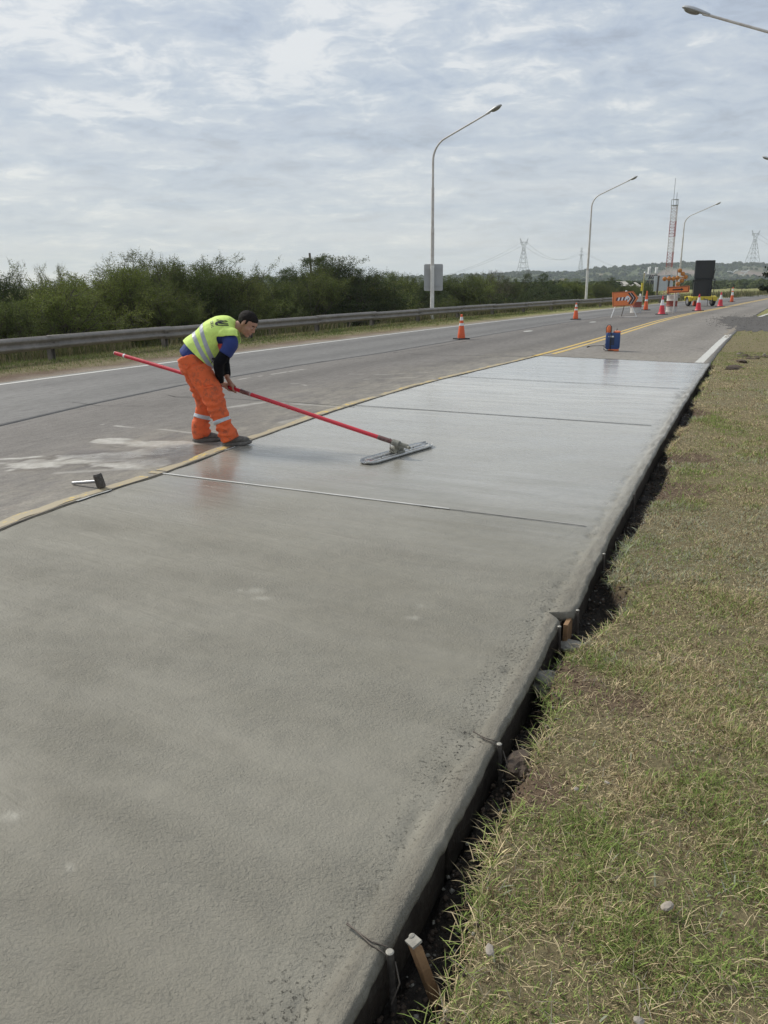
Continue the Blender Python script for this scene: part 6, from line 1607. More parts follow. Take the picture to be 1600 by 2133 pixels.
def left_grass():
    rs = np.random.RandomState(12)
    for i, (y0, y1, n, h0, ws) in enumerate(((9, 22, 42000, 1.0, 1.0), (22, 45, 46000, 1.0, 1.7), (45, 95, 30000, 1.1, 2.6))):
        y = rs.uniform(y0, y1, n); v = 0.55 + rs.rand(n) ** 0.8 * 3.6; x = XW(y) - v; keep = rs.rand(n) < sstep(.35, 1.25, v - .55 + .6 * (fbm(x * 1.4, y * 1.4, 0, 221) - .4)); x, y, v = x[keep], y[keep], v[keep]; n = len(x)
        g = fbm(x * 1.2, y * .6, 0, 223, 3); r = rs.rand(n); c = np.where((r < .24 + .6 * (g - .5))[:, None], STRAW2 * .8, np.where((r < .6)[:, None], np.array([0.105, 0.15, 0.036]), np.array([0.185, 0.23, 0.06]))) * rs.uniform(.7, 1.25, (n, 1))
        blades('bank_grass', x, y, ground_h(x, y) - .005, rs.uniform(.025, .075, n) * h0 * (1 + .9 * sstep(1.6, 3, v)), rs.uniform(.004, .009, n) * ws, rs.uniform(.4, 1.35, n), c, 'green bank grass below the guard rail, %s stretch' % ['near', 'middle', 'far'][i], 2, 340 + i)
    # tall weeds and brush behind the rail
    for i, (y0, y1, n) in enumerate(((9, 28, 34000), (28, 60, 36000), (60, 110, 16000))):
        y = rs.uniform(y0, y1, n); x = XG(y) - 0.5 - rs.rand(n) ** 1.2 * 9; g = fbm(x * .9, y * .7, 0, 231, 4); keep = rs.rand(n) < sstep(.3, .6, g); x, y = x[keep], y[keep]; n = len(x); g = g[keep]; r = rs.rand(n)
        c = np.where((r < .35)[:, None], np.array([0.21, 0.18, 0.11]), np.where((r < .7)[:, None], np.array([0.075, 0.09, 0.032]), np.array([0.115, 0.13, 0.045]))) * rs.uniform(.6, 1.2, (n, 1))
        blades('tall_weeds', x, y, ground_h(x, y), rs.uniform(.15, .62, n) * (.6 + g), rs.uniform(.008, .02, n) * (1 + i * .6), rs.uniform(.05, .6, n), c, 'tall dry and green weeds behind the guard rail, %s stretch' % ['near', 'middle', 'far'][i], 2, 350 + i)
    n = 30000; y = 60 + 150 * rs.rand(n) ** 1.3; x = XW(y) - 1 - rs.rand(n) ** 1.1 * 40; c = np.where((rs.rand(n) < .45)[:, None], np.array([0.20, 0.175, 0.085]), np.array([0.12, 0.145, 0.045])) * rs.uniform(.7, 1.2, (n, 1))
    blades('field_grass', x, y, ground_h(x, y), rs.uniform(.06, .16, n), rs.uniform(.04, .09, n), rs.uniform(.1, .9, n), c, 'yellow green field grass beyond the bend', 2, 360)
left_grass()
build_haze()
# ------------------------------------------------------------------ the worker and the bull float
def remesh(mb, vox, smooth_it=4, fac=0.5):
    "fuse the overlapping shapes of mb into one continuous surface; returns verts, quads"
    me = bpy.data.meshes.new('tmp'); me.from_pydata(mb.v, [], mb.f); me.update()
    bm = bmesh.new(); bm.from_mesh(me); bmesh.ops.recalc_face_normals(bm, faces=bm.faces); bm.to_mesh(me); bm.free()
    o = bpy.data.objects.new('tmp', me); COL.objects.link(o)
    r = o.modifiers.new('r', 'REMESH'); r.mode = 'VOXEL'; r.voxel_size = vox
    s = o.modifiers.new('s', 'SMOOTH'); s.iterations = smooth_it; s.factor = fac
    dg = bpy.context.evaluated_depsgraph_get(); ev = o.evaluated_get(dg); m2 = ev.to_mesh()
    n = len(m2.vertices); v = np.zeros(n * 3); m2.vertices.foreach_get('co', v); v = v.reshape(-1, 3)
    nr = np.zeros(n * 3); m2.vertices.foreach_get('normal', nr); nr = nr.reshape(-1, 3)
    f = [tuple(p.vertices) for p in m2.polygons]
    ev.to_mesh_clear(); bpy.data.objects.remove(o); bpy.data.meshes.remove(me)
    return v, f, nr
def smooth_obj(name, v, f, mat, parent, smooth=True):
    me = bpy.data.meshes.new(name); me.from_pydata(v.tolist(), [], f); me.update(); me.polygons.foreach_set('use_smooth', [smooth] * len(me.polygons))
    for m_ in (mat if isinstance(mat, (list, tuple)) else [mat]): me.materials.append(m_)
    o = bpy.data.objects.new(name, me); COL.objects.link(o); o.parent = parent; return o
def catmull(pts, k=5):
    pts = [np.asarray(p, float) for p in pts]; P_ = [2 * pts[0] - pts[1]] + pts + [2 * pts[-1] - pts[-2]]; out = []
    for i in range(1, len(P_) - 2):
        for j in range(k):
            t = j / k; a, b, c, d = P_[i - 1], P_[i], P_[i + 1], P_[i + 2]
            out.append(0.5 * (2 * b + (c - a) * t + (2 * a - 5 * b + 4 * c - d) * t * t + (3 * b - a - 3 * c + d) * t ** 3))
    return out + [pts[-1]]
def limb(mb, items, n=18, k=5, up=(0, 1, 0)):
    "items: (point, r across, r along up). rounded ends"
    arr = catmull([np.concatenate([np.asarray(p, float), [a, b]]) for p, a, b in items], k)
    P_ = [q[:3] for q in arr]; A = [max(q[3], .002) for q in arr]; B_ = [max(q[4], .002) for q in arr]
    t0 = unit(P_[0] - P_[1]); t1 = unit(P_[-1] - P_[-2])
    for s in (.45, .8): 
        c = math.sqrt(1 - s * s)
        P_ = [P_[0 if s == .45 else 0] + 0 * t0] + P_ if False else P_
    mb.tube(P_, A, n, ry=B_, up=up)
    mb.ell(P_[0], (A[0], A[0], A[0] * .6), frame(np.cross(up, t0) if np.linalg.norm(np.cross(up, t0)) > .1 else [1, 0, 0], t0), nu=14, nv=8) if A[0] == B_[0] else None
    mb.ell(P_[-1], (A[-1], A[-1], A[-1] * .6), frame(np.cross(up, t1) if np.linalg.norm(np.cross(up, t1)) > .1 else [1, 0, 0], t1), nu=14, nv=8) if A[-1] == B_[-1] else None

M_SKIN = simple('skin', (0.38, 0.20, 0.135), 0.55, var=0.12, scale=14)
M_LIP_ = simple('lips', (0.28, 0.11, 0.085), 0.5, var=0.1)
M_HAIR = simple('black_hair', (0.020, 0.016, 0.014), 0.7, var=0.5, scale=70, bump=1.0, bscale=300, spec=0.15)
M_EYE = simple('eye_white', (0.5, 0.48, 0.46), 0.3, var=0.02)
M_IRIS = simple('dark_iris', (0.02, 0.012, 0.01), 0.2, var=0.1)
M_VEST = simple('fluorescent_yellow_vest', (0.66, 0.86, 0.20), 0.75, var=0.10, scale=5, dirt=(0.42, 0.52, 0.10), dirtamt=0.55, bump=0.25, bscale=200)
M_BAND = simple('grey_reflective_band', (0.40, 0.41, 0.46), 0.4, var=0.12, scale=10, dirt=(0.28, 0.28, 0.30), dirtamt=0.4)
M_BAND2 = simple('pale_reflective_band', (0.50, 0.56, 0.60), 0.4, var=0.12, scale=10, dirt=(0.34, 0.35, 0.34), dirtamt=0.4)
M_SHIRT = simple('royal_blue_shirt', (0.018, 0.036, 0.17), 0.8, var=0.2, bump=0.2, bscale=200)
M_SHRED = simple('red_side_panel', (0.30, 0.025, 0.02), 0.8, var=0.2)
M_SLEEVE = simple('black_undersleeve', (0.008, 0.008, 0.010), 0.9, var=0.3, spec=0.1)
M_BELT = simple('dark_belt', (0.018, 0.018, 0.022), 0.6, var=0.2)
M_PANTS = simple('orange_work_trousers', (0.76, 0.135, 0.038), 0.8, var=0.18, scale=5, dirt=(0.25, 0.075, 0.04), dirtamt=0.8, bump=0.3, bscale=220)
M_SHOE = simple('dusty_dark_shoe', (0.13, 0.12, 0.105), 0.8, var=0.35, scale=18, dirt=(0.25, 0.235, 0.20), dirtamt=0.6, bump=0.4)
M_SOLE = simple('dusty_sole', (0.15, 0.14, 0.125), 0.9, var=0.3, scale=20, dirt=(0.27, 0.25, 0.22), dirtamt=0.7)
M_HRED = simple('red_painted_pole', (0.56, 0.022, 0.040), 0.28, var=0.10, scale=4, dirt=(0.30, 0.05, 0.05), dirtamt=0.35)
M_MAGN = simple('magnesium_blade', (0.62, 0.62, 0.60), 0.38, metal=0.6, var=0.2, scale=14, dirt=(0.24, 0.23, 0.20), dirtamt=0.6)
M_CASTG = simple('cement_coated_casting', (0.27, 0.265, 0.22), 0.8, var=0.3, scale=25, dirt=(0.12, 0.11, 0.10), dirtamt=0.6, bump=0.8)

# key points: photograph position at a known depth
YN, YF, YC = 8.10, 8.46, 8.28           # near side, far side, middle of the body
# --- handle of the float (three sections, slightly bowed by its own weight)
FB = G(828, 952, 0.0)                    # under the bracket
F0 = P3(819, 921, float(FB[1]) - 0.02)
YH = 8.42
GL, GR = P3(483.5, 808.5, YH - 0.01), P3(466.5, 803.0, YH + 0.01)
gm = P3(492, 811.5, YH - 0.02)
dpl = (gm - F0)[:2]
def on_plan(px_, py_):
    d = ray(px_, py_); A_ = np.array([[d[0], -dpl[0]], [d[1], -dpl[1]]]); t, s = np.linalg.solve(A_, F0[:2]); return d * t + V(0, 0, CAMH)
TAIL = on_plan(240, 735.5); MID1 = on_plan(385, 778.5); MID2 = on_plan(650, 864.5)
HP = catmull([TAIL, MID1, GR * 0.5 + GL * 0.5, MID2, F0], 8)
print('handle', TAIL, gm, F0, 'len', sum(np.linalg.norm(HP[i + 1] - HP[i]) for i in range(len(HP) - 1)))
GR = 0.5 * GR + 0.5 * min(HP, key=lambda q: np.linalg.norm(q - GR)); 
def on_handle(p):
    best = None
    for a, b in zip(HP[:-1], HP[1:]):
        t = np.clip((p - a) @ (b - a) / ((b - a) @ (b - a)), 0, 1); q = a + (b - a) * t
        if best is None or np.linalg.norm(q - p) < best[0]: best = (np.linalg.norm(q - p), q, unit(b - a))
    return best[1], best[2]
HR = 0.0215
fl = thing('bull_float', 'bull float with a long red handle and grey metal blade on the wet slab', 'bull float', (FB[0], FB[1], 0))
flo = V(FB[0], FB[1], 0)
def sub(mb): mb.v = [tuple(np.array(q) - flo) for q in mb.v]; return mb
L_ = np.concatenate([[0], np.cumsum([np.linalg.norm(HP[i + 1] - HP[i]) for i in range(len(HP) - 1)])])
def hp(s): return V(*[np.interp(s, L_, [q[k] for q in HP]) for k in range(3)])
sj = float(L_[np.argmin([np.linalg.norm(q - on_plan(516, 821)) for q in HP])])
SE = float(L_[-1])
for a, b in ((0.0, sj - 0.01), (sj + 0.01, SE)):
    m_ = MB(); m_.tube([hp(s) for s in np.linspace(a, b, 26)], HR, 14); sub(m_).build('handle_section', M_HRED, fl, smooth=True)
m_ = MB(); m_.tube([hp(s) for s in np.linspace(sj - 0.07, sj + 0.05, 4)], HR * 1.06, 14); sub(m_).build('coupling', simple('dull_coupling', (0.16, 0.055, 0.05), 0.5, metal=.2, var=.3, dirt=(.4, .36, .33), dirtamt=.5), fl, smooth=True)
m_ = MB(); m_.tube([hp(s) for s in (sj + 0.055, sj + 0.072)], HR * 1.1, 14); sub(m_).build('metal_ring', M_STEEL, fl, smooth=True)
m_ = MB(); q = hp(sj - 0.05); m_.tube([q + V(0, 0, HR - .003), q + V(0, 0, HR + .012)], 0.006, 8); m_.tube([q - V(0, 0, HR - .003), q - V(0, 0, HR + .008)], 0.006, 8); sub(m_).build('coupling_button', M_STEEL, fl)
m_ = MB(); m_.tube([hp(0) - unit(hp(.05) - hp(0)) * 0.012, hp(0.001)], [HR * .8, HR * 1.02], 14); sub(m_).build('end_cap', simple('worn_end_cap', (0.5, 0.42, 0.38), 0.5, var=.3), fl)
m_ = MB(); m_.tube([hp(s) for s in np.linspace(SE - 0.17, SE, 5)], HR * 1.08, 14); sub(m_).build('socket', simple('rusty_socket', (0.13, 0.055, 0.05), 0.6, metal=.2, var=.3, dirt=(.27, .25, .22), dirtamt=.7), fl, smooth=True)
m_ = MB(); q = hp(SE); d_ = unit(hp(SE) - hp(SE - .1)); m_.tube([q - d_ * .005, q + d_ * .03], HR * 0.98, 12); sub(m_).build('steel_end', M_STEEL, fl, smooth=True)
m_ = MB(); m_.tube([hp(0.14), hp(0.165)], HR * 1.05, 14); sub(m_).build('tape_ring', M_REFL, fl)
# blade
BA, BB = G(757, 968), G(893, 928); bc = (BA + BB) / 2; bx_ = unit(BB - BA); bl = float(np.linalg.norm(BB - BA)); by_ = np.array([-bx_[1], bx_[0], 0.0])
tiltb = RX(0.0); RB = np.column_stack([bx_, by_, [0, 0, 1]])
prof = [(-.102, .030), (-.098, .012), (-.085, .004), (-.050, .002), (-.046, .016), (-.036, .016), (-.032, .003), (.032, .003), (.036, .016), (.046, .016), (.050, .002), (.085, .004), (.098, .012), (.102, .030)]
vs, fs = [], []; ns = 22
for i in range(ns):
    t = i / (ns - 1); x = (t - .5) * bl; e = min(t, 1 - t) * bl; k = math.sqrt(max(0, min(1, e / .09))) if e < .09 else 1.0; k = 0.35 + 0.65 * k; lift = 0.012 * max(0, 1 - e / .06) ** 2
    for (y, z) in prof: vs.append(RB @ np.array([x, y * k, z + lift + 0.003]) + bc - flo)
m = len(prof)
for i in range(ns - 1):
    for j in range(m - 1): fs.append((i * m + j, i * m + j + 1, (i + 1) * m + j + 1, (i + 1) * m + j))
o = mesh_np('blade', vs, np.array(fs), M_MAGN, fl); md = o.modifiers.new('t', 'SOLIDIFY'); md.thickness = 0.003; md.offset = 1
for yy in (-.041, .041):
    m_ = MB(); m_.box(RB @ V(0, yy, .024) + bc, (bl * .86, .012, .012), RB); m_.box(RB @ V(0, yy * 1.9, .020) + bc, (bl * .80, .008, .014), RB); sub(m_).build('rib', M_MAGN, fl, bevel=.001)
m_ = MB(); m_.box(RB @ V(-bl * .40, 0.0, .010) + bc, (bl * .14, .05, .005), RB); sub(m_).build('red_paint_patch', simple('worn_red_paint', (.36, .07, .05), .5, var=.3, dirt=(.3, .28, .25), dirtamt=.6), fl)
# bracket: pivoting cast clamp between blade and handle
jt = hp(SE) + d_ * 0.045
m_ = MB(); base = RB @ V(-.01, 0, .035) + bc
m_.box(base + V(0, 0, .0), (.10, .13, .022), RB); m_.box(base + RB @ V(-.045, .0, .02), (.035, .09, .045), RB); m_.ell(base + RB @ V(.035, -.02, .03), (.035, .03, .03), nu=10, nv=8); m_.ell(base + RB @ V(-.02, .03, .03), (.045, .03, .025), nu=10, nv=8)
sub(m_).build('bracket_foot', M_CASTG, fl, bevel=.003)
m_ = MB(); m_.tube([base + V(0, 0, .02), 0.5 * (base + jt) + V(0, 0, .02), jt + V(0, 0, -.004)], [.036, .03, .034], 10); m_.tube([jt - d_ * .05, jt + d_ * .025], .033, 12); sub(m_).build('pivot_casting', M_CASTG, fl, smooth=True)
m_ = MB(); a_ = jt + d_ * .02; m_.tube([a_ + RB @ V(0, .03, .01), a_ + d_ * .075 + RB @ V(.02, -.01, -.005)], [.020, .022], 10); m_.tube([a_ + d_ * .075 + RB @ V(.02, -.01, -.005), a_ + d_ * .12 + V(0, 0, -.005)], .017, 10); sub(m_).build('clamp_bolt', M_CASTG, fl)
m_ = MB(); m_.tube([hp(SE - .03) + V(0, 0, .03), hp(SE - .01) + V(-.02, -.02, .0), hp(SE) + V(-.03, -.02, -.06), base + RB @ V(-.06, 0, .01)], .0035, 5); sub(m_).build('tie_wire', M_WIRE, fl)
m_ = MB(); 
for x in (-.27, .27): m_.tube([RB @ V(x, .0, .01) + bc, RB @ V(x, .0, .03) + bc], .007, 8)
sub(m_)
o = m_.build('bolt', M_HAM, fl); o['kind'] = 'stuff'

# --- body joints
pel = P3(405, 757, YC); w_org = V(pel[0], YC, 0.0)
person = thing('person', 'worker in yellow vest and orange trousers bending over the float handle', 'person', tuple(w_org))
def loc(mb): mb.v = [tuple(np.array(q) - w_org) for q in mb.v]; return mb
hipN, hipF = P3(407, 757, YC - .10), P3(405, 757, YC + .10)
kneeN, kneeF = P3(447, 832, YN + .04), P3(424, 834, YF - .02)
ankN, ankF = P3(478, 912, YN + .03), P3(418, 908, YF - .05)
spine = [P3(402, 760, YC), P3(414, 733, YC), P3(434, 706, YC), P3(456, 689, YC), P3(476, 683, YC), P3(490, 683, YC)]
shN, shF = P3(483, 711, YC - .185), P3(483, 694, YC + .19)
elN, elF = P3(455, 757, YC - .24), P3(468, 748, YC + .25)
nkB = P3(489, 682, YC)
# head frame: looks down and to the right, turned slightly to the camera
Fh = unit([0.76, -0.26, -0.60]); Uh = unit(V(0.58, -0.05, 0.80) - Fh * (Fh @ V(0.58, -0.05, 0.80))); Sh = np.cross(Uh, Fh)
hc = P3(514.5, 673.5, YC - 0.01)
HR_ = np.column_stack([Fh, Sh, Uh]); Hh = lambda f, s, u: hc + HR_ @ V(f, s, u)

# --- hands
def hand(mb, gp, wrist, thumb_side, scale=1.0):
    c, D = on_handle(gp); N = unit((wrist - c) - D * ((wrist - c) @ D)); Bx = np.cross(D, N) * thumb_side
    r = HR + 0.0095; ang = lambda th, off, rr=r: c + D * off + N * math.cos(th) * rr + Bx * math.sin(th) * rr
    # palm lies along the top of the pole and reaches back to the wrist
    mb.ell(c + N * (HR + .016) + Bx * .006, (.043, .030, .016), np.column_stack([D, Bx, N]), nu=14, nv=10)
    limb(mb, [(wrist, .026, .021), (wrist * .5 + (c + N * .045) * .5, .030, .020), (c + N * (HR + .022), .034, .018)], 12, 4, up=tuple(np.cross(unit(c - wrist), D)))
    for k, off in enumerate((-.033, -.012, .010, .031)):
        ln = (205, 228, 235, 222)[k]; th = np.radians(np.linspace(35, ln, 8)); rad = np.linspace(.0098, .0075, 8) * (0.9 if k == 0 else 1)
        pts = [c + D * off + N * (HR + .020) + Bx * .010] + [ang(t, off + .002 * math.sin(t)) for t in th]
        pts[2] = pts[2] + (N + Bx) * .004                    # knuckle
        mb.tube(pts, [.0105] + list(rad), 8); mb.ell(pts[-1], (rad[-1],) * 3, nu=8, nv=6)
    th = np.radians(np.linspace(-25, -150, 6)); pts = [c + D * .012 + N * (HR + .026) - Bx * .012] + [ang(t, .034 + .008 * i, HR + .0105) for i, t in enumerate(th)]
    mb.tube(pts, [.015, .0135, .012, .0115, .011, .0105, .009], 8); mb.ell(pts[-1], (.009,) * 3, nu=8, nv=6)
    return c
wrN, wrF = P3(461.5, 797, YC - .02), P3(473.5, 787, YC + .10)

# --- body: one continuous surface
b = MB()
limb(b, [(spine[0], .105, .125), (spine[1], .105, .135), (spine[2], .11, .145), (spine[3], .115, .165), (spine[4], .085, .15), (spine[5], .062, .07)], 22, 4, up=(0, 1, 0))
for s, h_, k_, a_ in ((-1, hipN, kneeN, ankN), (1, hipF, kneeF, ankF)):
    limb(b, [(h_, .062, .062), ((h_ + k_) / 2, .068, .068), (k_, .06, .06), (k_ * .55 + a_ * .45, .055, .055), (a_, .038, .038)], 16, 4)
for s_, e_, w_ in ((shN, elN, wrN), (shF, elF, wrF)):
    limb(b, [(s_, .058, .058), ((s_ + e_) / 2, .048, .048), (e_, .040, .040), ((e_ + w_) / 2, .036, .036), (w_, .026, .024)], 14, 4)
hand(b, GR, wrN, -1); hand(b, GL, wrF, -1)
# neck and head
limb(b, [(spine[4], .075, .075), (nkB, .066, .066), (Hh(-.035, 0, -.055), .058, .058), (Hh(-.02, 0, 0), .06, .06)], 16, 4)
b.ell(Hh(-.005, 0, .028), (.097, .076, .088), HR_, nu=22, nv=14)
b.ell(Hh(.035, 0, -.030), (.062, .060, .080), HR_, nu=18, nv=12)
b.ell(Hh(.030, 0, -.075), (.052, .052, .042), HR_, nu=16, nv=10)
b.ell(Hh(.072, 0, -.100), (.024, .028, .020), HR_, nu=12, nv=8)
b.ell(Hh(.079, 0, .040), (.022, .052, .030), HR_, nu=14, nv=8)
for s in (-1, 1):
    b.tube([Hh(.088, s * .012, .014), Hh(.086, s * .048, .010)], [.011, .008], 8)
    b.ell(Hh(.070, s * .036, -.030), (.022, .022, .022), HR_, nu=12, nv=8)
    b.ell(Hh(.083, s * .032, -.002), (.010, .016, .009), HR_, nu=10, nv=8)
    er = HR_ @ RZ(s * 0.25); b.ell(Hh(-.006, s * .078, -.006), (.020, .007, .032), er, nu=12, nv=10); b.ell(Hh(-.002, s * .082, .012), (.018, .006, .014), er, nu=10, nv=8)
b.tube([Hh(.090, 0, .016), Hh(.103, 0, -.006), Hh(.116, 0, -.026), Hh(.108, 0, -.036)], [.009, .010, .0125, .010], 10)
for s in (-1, 1): b.ell(Hh(.103, s * .011, -.033), (.010, .008, .008), HR_, nu=8, nv=6)
b.ell(Hh(.090, 0, -.062), (.016, .028, .018), HR_, nu=12, nv=8)
b.tube([Hh(.094, -.022, -.062), Hh(.104, 0, -.057), Hh(.094, .022, -.062)], [.004, .0065, .004], 8)
b.tube([Hh(.092, -.019, -.074), Hh(.101, 0, -.074), Hh(.092, .019, -.074)], [.004, .007, .004], 8)
v, f, nr = remesh(loc(b), 0.0055, 2, 0.4)
smooth_obj('body', v, f, M_SKIN, person)
b = MB(); b.tube([Hh(.0975, -.022, -.0672), Hh(.1065, 0, -.0655), Hh(.0975, .022, -.0672)], [.0022, .0035, .0022], 8); loc(b).build('mouth', M_LIP_, person, smooth=True)
for s in (-1, 1):
    b = MB(); b.ell(Hh(.0875, s * .032, -.001), (.0085, .0125, .0065), HR_, nu=12, nv=8); e_ = loc(b).build('eye', M_EYE, person, smooth=True)
    b = MB(); b.ell(Hh(.0945, s * .032, -.003), (.003, .0055, .005), HR_, nu=10, nv=6); loc(b).build('iris', M_IRIS, e_, smooth=True)
    b = MB(); b.tube([Hh(.096, s * .015, .022), Hh(.097, s * .032, .027), Hh(.083, s * .052, .020)], [.004, .005, .003], 6); loc(b).build('eyebrow', M_HAIR, person)
# --- hair
def hair():
    nu, nv = 72, 44; vs = []
    for i in range(nv + 1):
        ph = math.pi * i / nv
        for j in range(nu):
            a = 2 * math.pi * j / nu; d = np.array([math.sin(ph) * math.cos(a), math.sin(ph) * math.sin(a), math.cos(ph)])
            p = d * np.array([.107, .083, .099]) + np.array([-.008, 0, .032])
            f_, s_, u_ = p
            line = -0.070 if f_ < -.040 else (-0.070 + (f_ + .040) / .040 * 0.100 if f_ < 0 else 0.030 + 0.026 * min(1, f_ / .085))
            line += .014 * (float(fbm(a * 7, ph * 3, 0, 17, 3)) - .5)
            if abs(s_) > .045 and .004 < f_ < .034: line = min(line, -.022 + abs(f_ - .018) * 1.6)
            k = float(sstep(line - .010, line + .022, u_))
            nz = 0.0045 * (float(fbm(d[0] * 9, d[1] * 16, d[2] * 6, 7, 3)) - .5) * 2
            sc_ = 0.80 + 0.20 * k
            if f_ > .05 and k > .5: nz += .006 * float(vnoise(s_ * 90, u_ * 20))
            q = np.array([-.008, 0, .032]) + (p - np.array([-.008, 0, .032])) * (sc_ + nz / .1 * k); vs.append(Hh(*q) - w_org)
    fs = np.array([(i * nu + j, (i + 1) * nu + j, (i + 1) * nu + (j + 1) % nu, i * nu + (j + 1) % nu) for i in range(nv) for j in range(nu)])
    o = mesh_np('hair', vs, fs, M_HAIR, person, smooth=True)
hair()
# --- trousers
def wrinkle(v, nr, amp, sc, seed, dirv=None):
    a = fbm(v[:, 0] * sc, v[:, 1] * sc, v[:, 2] * sc * 1.6, seed, 4); rdg = 1 - np.abs(a - .5) * 4
    return v + nr * (amp * np.clip(rdg, -1, 1))[:, None]
b = MB()
limb(b, [(P3(398, 738, YC), .150, .182), (P3(404, 752, YC), .160, .186), (P3(410, 772, YC), .152, .182)], 22, 4, up=(0, 1, 0))
limb(b, [(P3(412, 765, YC - .09), .124, .11), (P3(423, 788, YC - .10), .126, .112), (P3(436, 810, YN + .07), .120, .11), (P3(446, 831, YN + .04), .108, .102), (P3(453, 851, YN + .03), .095, .094), (P3(461, 872, YN + .03), .088, .088), (P3(467, 887, YN + .03), .082, .084), (P3(475, 903, YN + .03), .096, .090), (P3(481, 915, YN + .03), .090, .085)], 20, 4)
limb(b, [(P3(405, 765, YC + .08), .125, .10), (P3(413, 792, YC + .11), .118, .105), (P3(423, 817, YF - .03), .105, .10), (P3(428, 838, YF - .02), .098, .096), (P3(425, 858, YF - .03), .086, .088), (P3(420, 874, YF - .04), .082, .082), (P3(418, 888, YF - .05), .090, .088), (P3(420, 902, YF - .05), .094, .09), (P3(422, 909, YF - .05), .092, .088)], 20, 4)
v, f, nr = remesh(loc(b), 0.010, 3, 0.5)
# folds gathered at knees, behind the knees and over the shoes
zz = v[:, 2]; gather = np.exp(-((zz - 0.17) / .11) ** 2) + .8 * np.exp(-((zz - .50) / .12) ** 2) + .35
hf = np.sin(zz * 95 + 5.5 * fbm(v[:, 0] * 6, v[:, 1] * 6, zz * 3, 88, 3) * 3.0)
v = v + nr * (0.008 * hf * gather * sstep(.35, .62, fbm(v[:, 0] * 7, v[:, 1] * 7, zz * 7, 89, 2)))[:, None]
v = wrinkle(v, nr, 0.010, 6, 90)
v[:, 2] = np.maximum(v[:, 2], 0.012)
tro = smooth_obj('trousers', v, f, M_PANTS, person); TV, TF = v, f
def cut_band(name, V0, F0_, planes, mat, off=0.003, keep=None):
    "piece of a surface between planes (point, normal), lifted a little"
    me = bpy.data.meshes.new('t'); me.from_pydata(V0.tolist(), [], F0_); bm = bmesh.new(); bm.from_mesh(me)
    for p, n_ in planes: bmesh.ops.bisect_plane(bm, geom=bm.verts[:] + bm.edges[:] + bm.faces[:], plane_co=Vector(p), plane_no=Vector(n_), clear_outer=True)
    if keep is not None: bmesh.ops.delete(bm, geom=[q for q in bm.faces if not keep(np.array(q.calc_center_median()))], context='FACES')
    bm.normal_update()
    for q in bm.verts: q.co = q.co + q.normal * off
    me2 = bpy.data.meshes.new(name); bm.to_mesh(me2); bm.free(); me2.materials.append(mat)
    me2.polygons.foreach_set('use_smooth', [True] * len(me2.polygons)); o = bpy.data.objects.new(name, me2); COL.objects.link(o); o.parent = person
    md = o.modifiers.new('t', 'SOLIDIFY'); md.thickness = off * .9; md.offset = -1; return o
def plane_px(a, b_, Y, toward):
    pa, pb = P3(*a, Y) - w_org, P3(*b_, Y) - w_org; n_ = np.cross(pb - pa, V(0, 1, -0.15)); n_ = unit(n_); q = P3(*toward, Y) - w_org
    if (q - pa) @ n_ > 0: n_ = -n_            # outer side is away from 'toward'
    return pa, n_
cut_band('leg_band', TV, TF, [plane_px((446, 878), (478, 866), YN, (464, 900)), plane_px((449, 886), (479, 873), YN, (462, 860))], M_BAND2, .003, lambda c: c[1] < .02 and c[0] > -0.02 + (kneeN - w_org)[0] - .12)
cut_band('leg_band', TV, TF, [plane_px((407, 860), (440, 867), YF, (420, 890)), plane_px((407, 867), (440, 875.5), YF, (424, 850))], M_BAND2, .003, lambda c: c[1] > -.02 and c[0] < (P3(443, 868, YF) - w_org)[0])
# pocket flaps and stain details
def on_surf(bvh, px_, py_):
    o_ = Vector((0, 0, CAMH)) - Vector(w_org); d = Vector(ray(px_, py_)); h = bvh.ray_cast(o_, d); return (np.array(h[0]), np.array(h[1])) if h[0] is not None else (None, None)
bv = BVHTree.FromPolygons([Vector(q) for q in TV], TF)
def flap(name, pl, mat, th=.005, bvh=bv, lift=.002):
    ps = [on_surf(bvh, *q) for q in pl]; 
    if any(p[0] is None for p in ps): print('flap miss', name); return
    n_ = unit(sum(p[1] for p in ps)); k = len(ps); vs = [p[0] + n_ * lift for p in ps] + [p[0] + n_ * (lift + th) for p in ps]
    b = MB(); b.add(vs, [tuple(range(k)), tuple(range(2 * k - 1, k - 1, -1))] + [(i, (i + 1) % k, k + (i + 1) % k, k + i) for i in range(k)]); b.build(name, mat, person)
flap('pocket_flap', [(380, 762), (396, 761), (391, 767), (383, 768)], M_PANTS, .008)
flap('pocket_flap', [(421, 806), (434, 803), (447, 802), (446, 806), (434, 808), (422, 811)], M_PANTS, .008)
M_STAIN = simple('grease_stain', (0.22, 0.075, 0.04), .8, var=.4, scale=30)
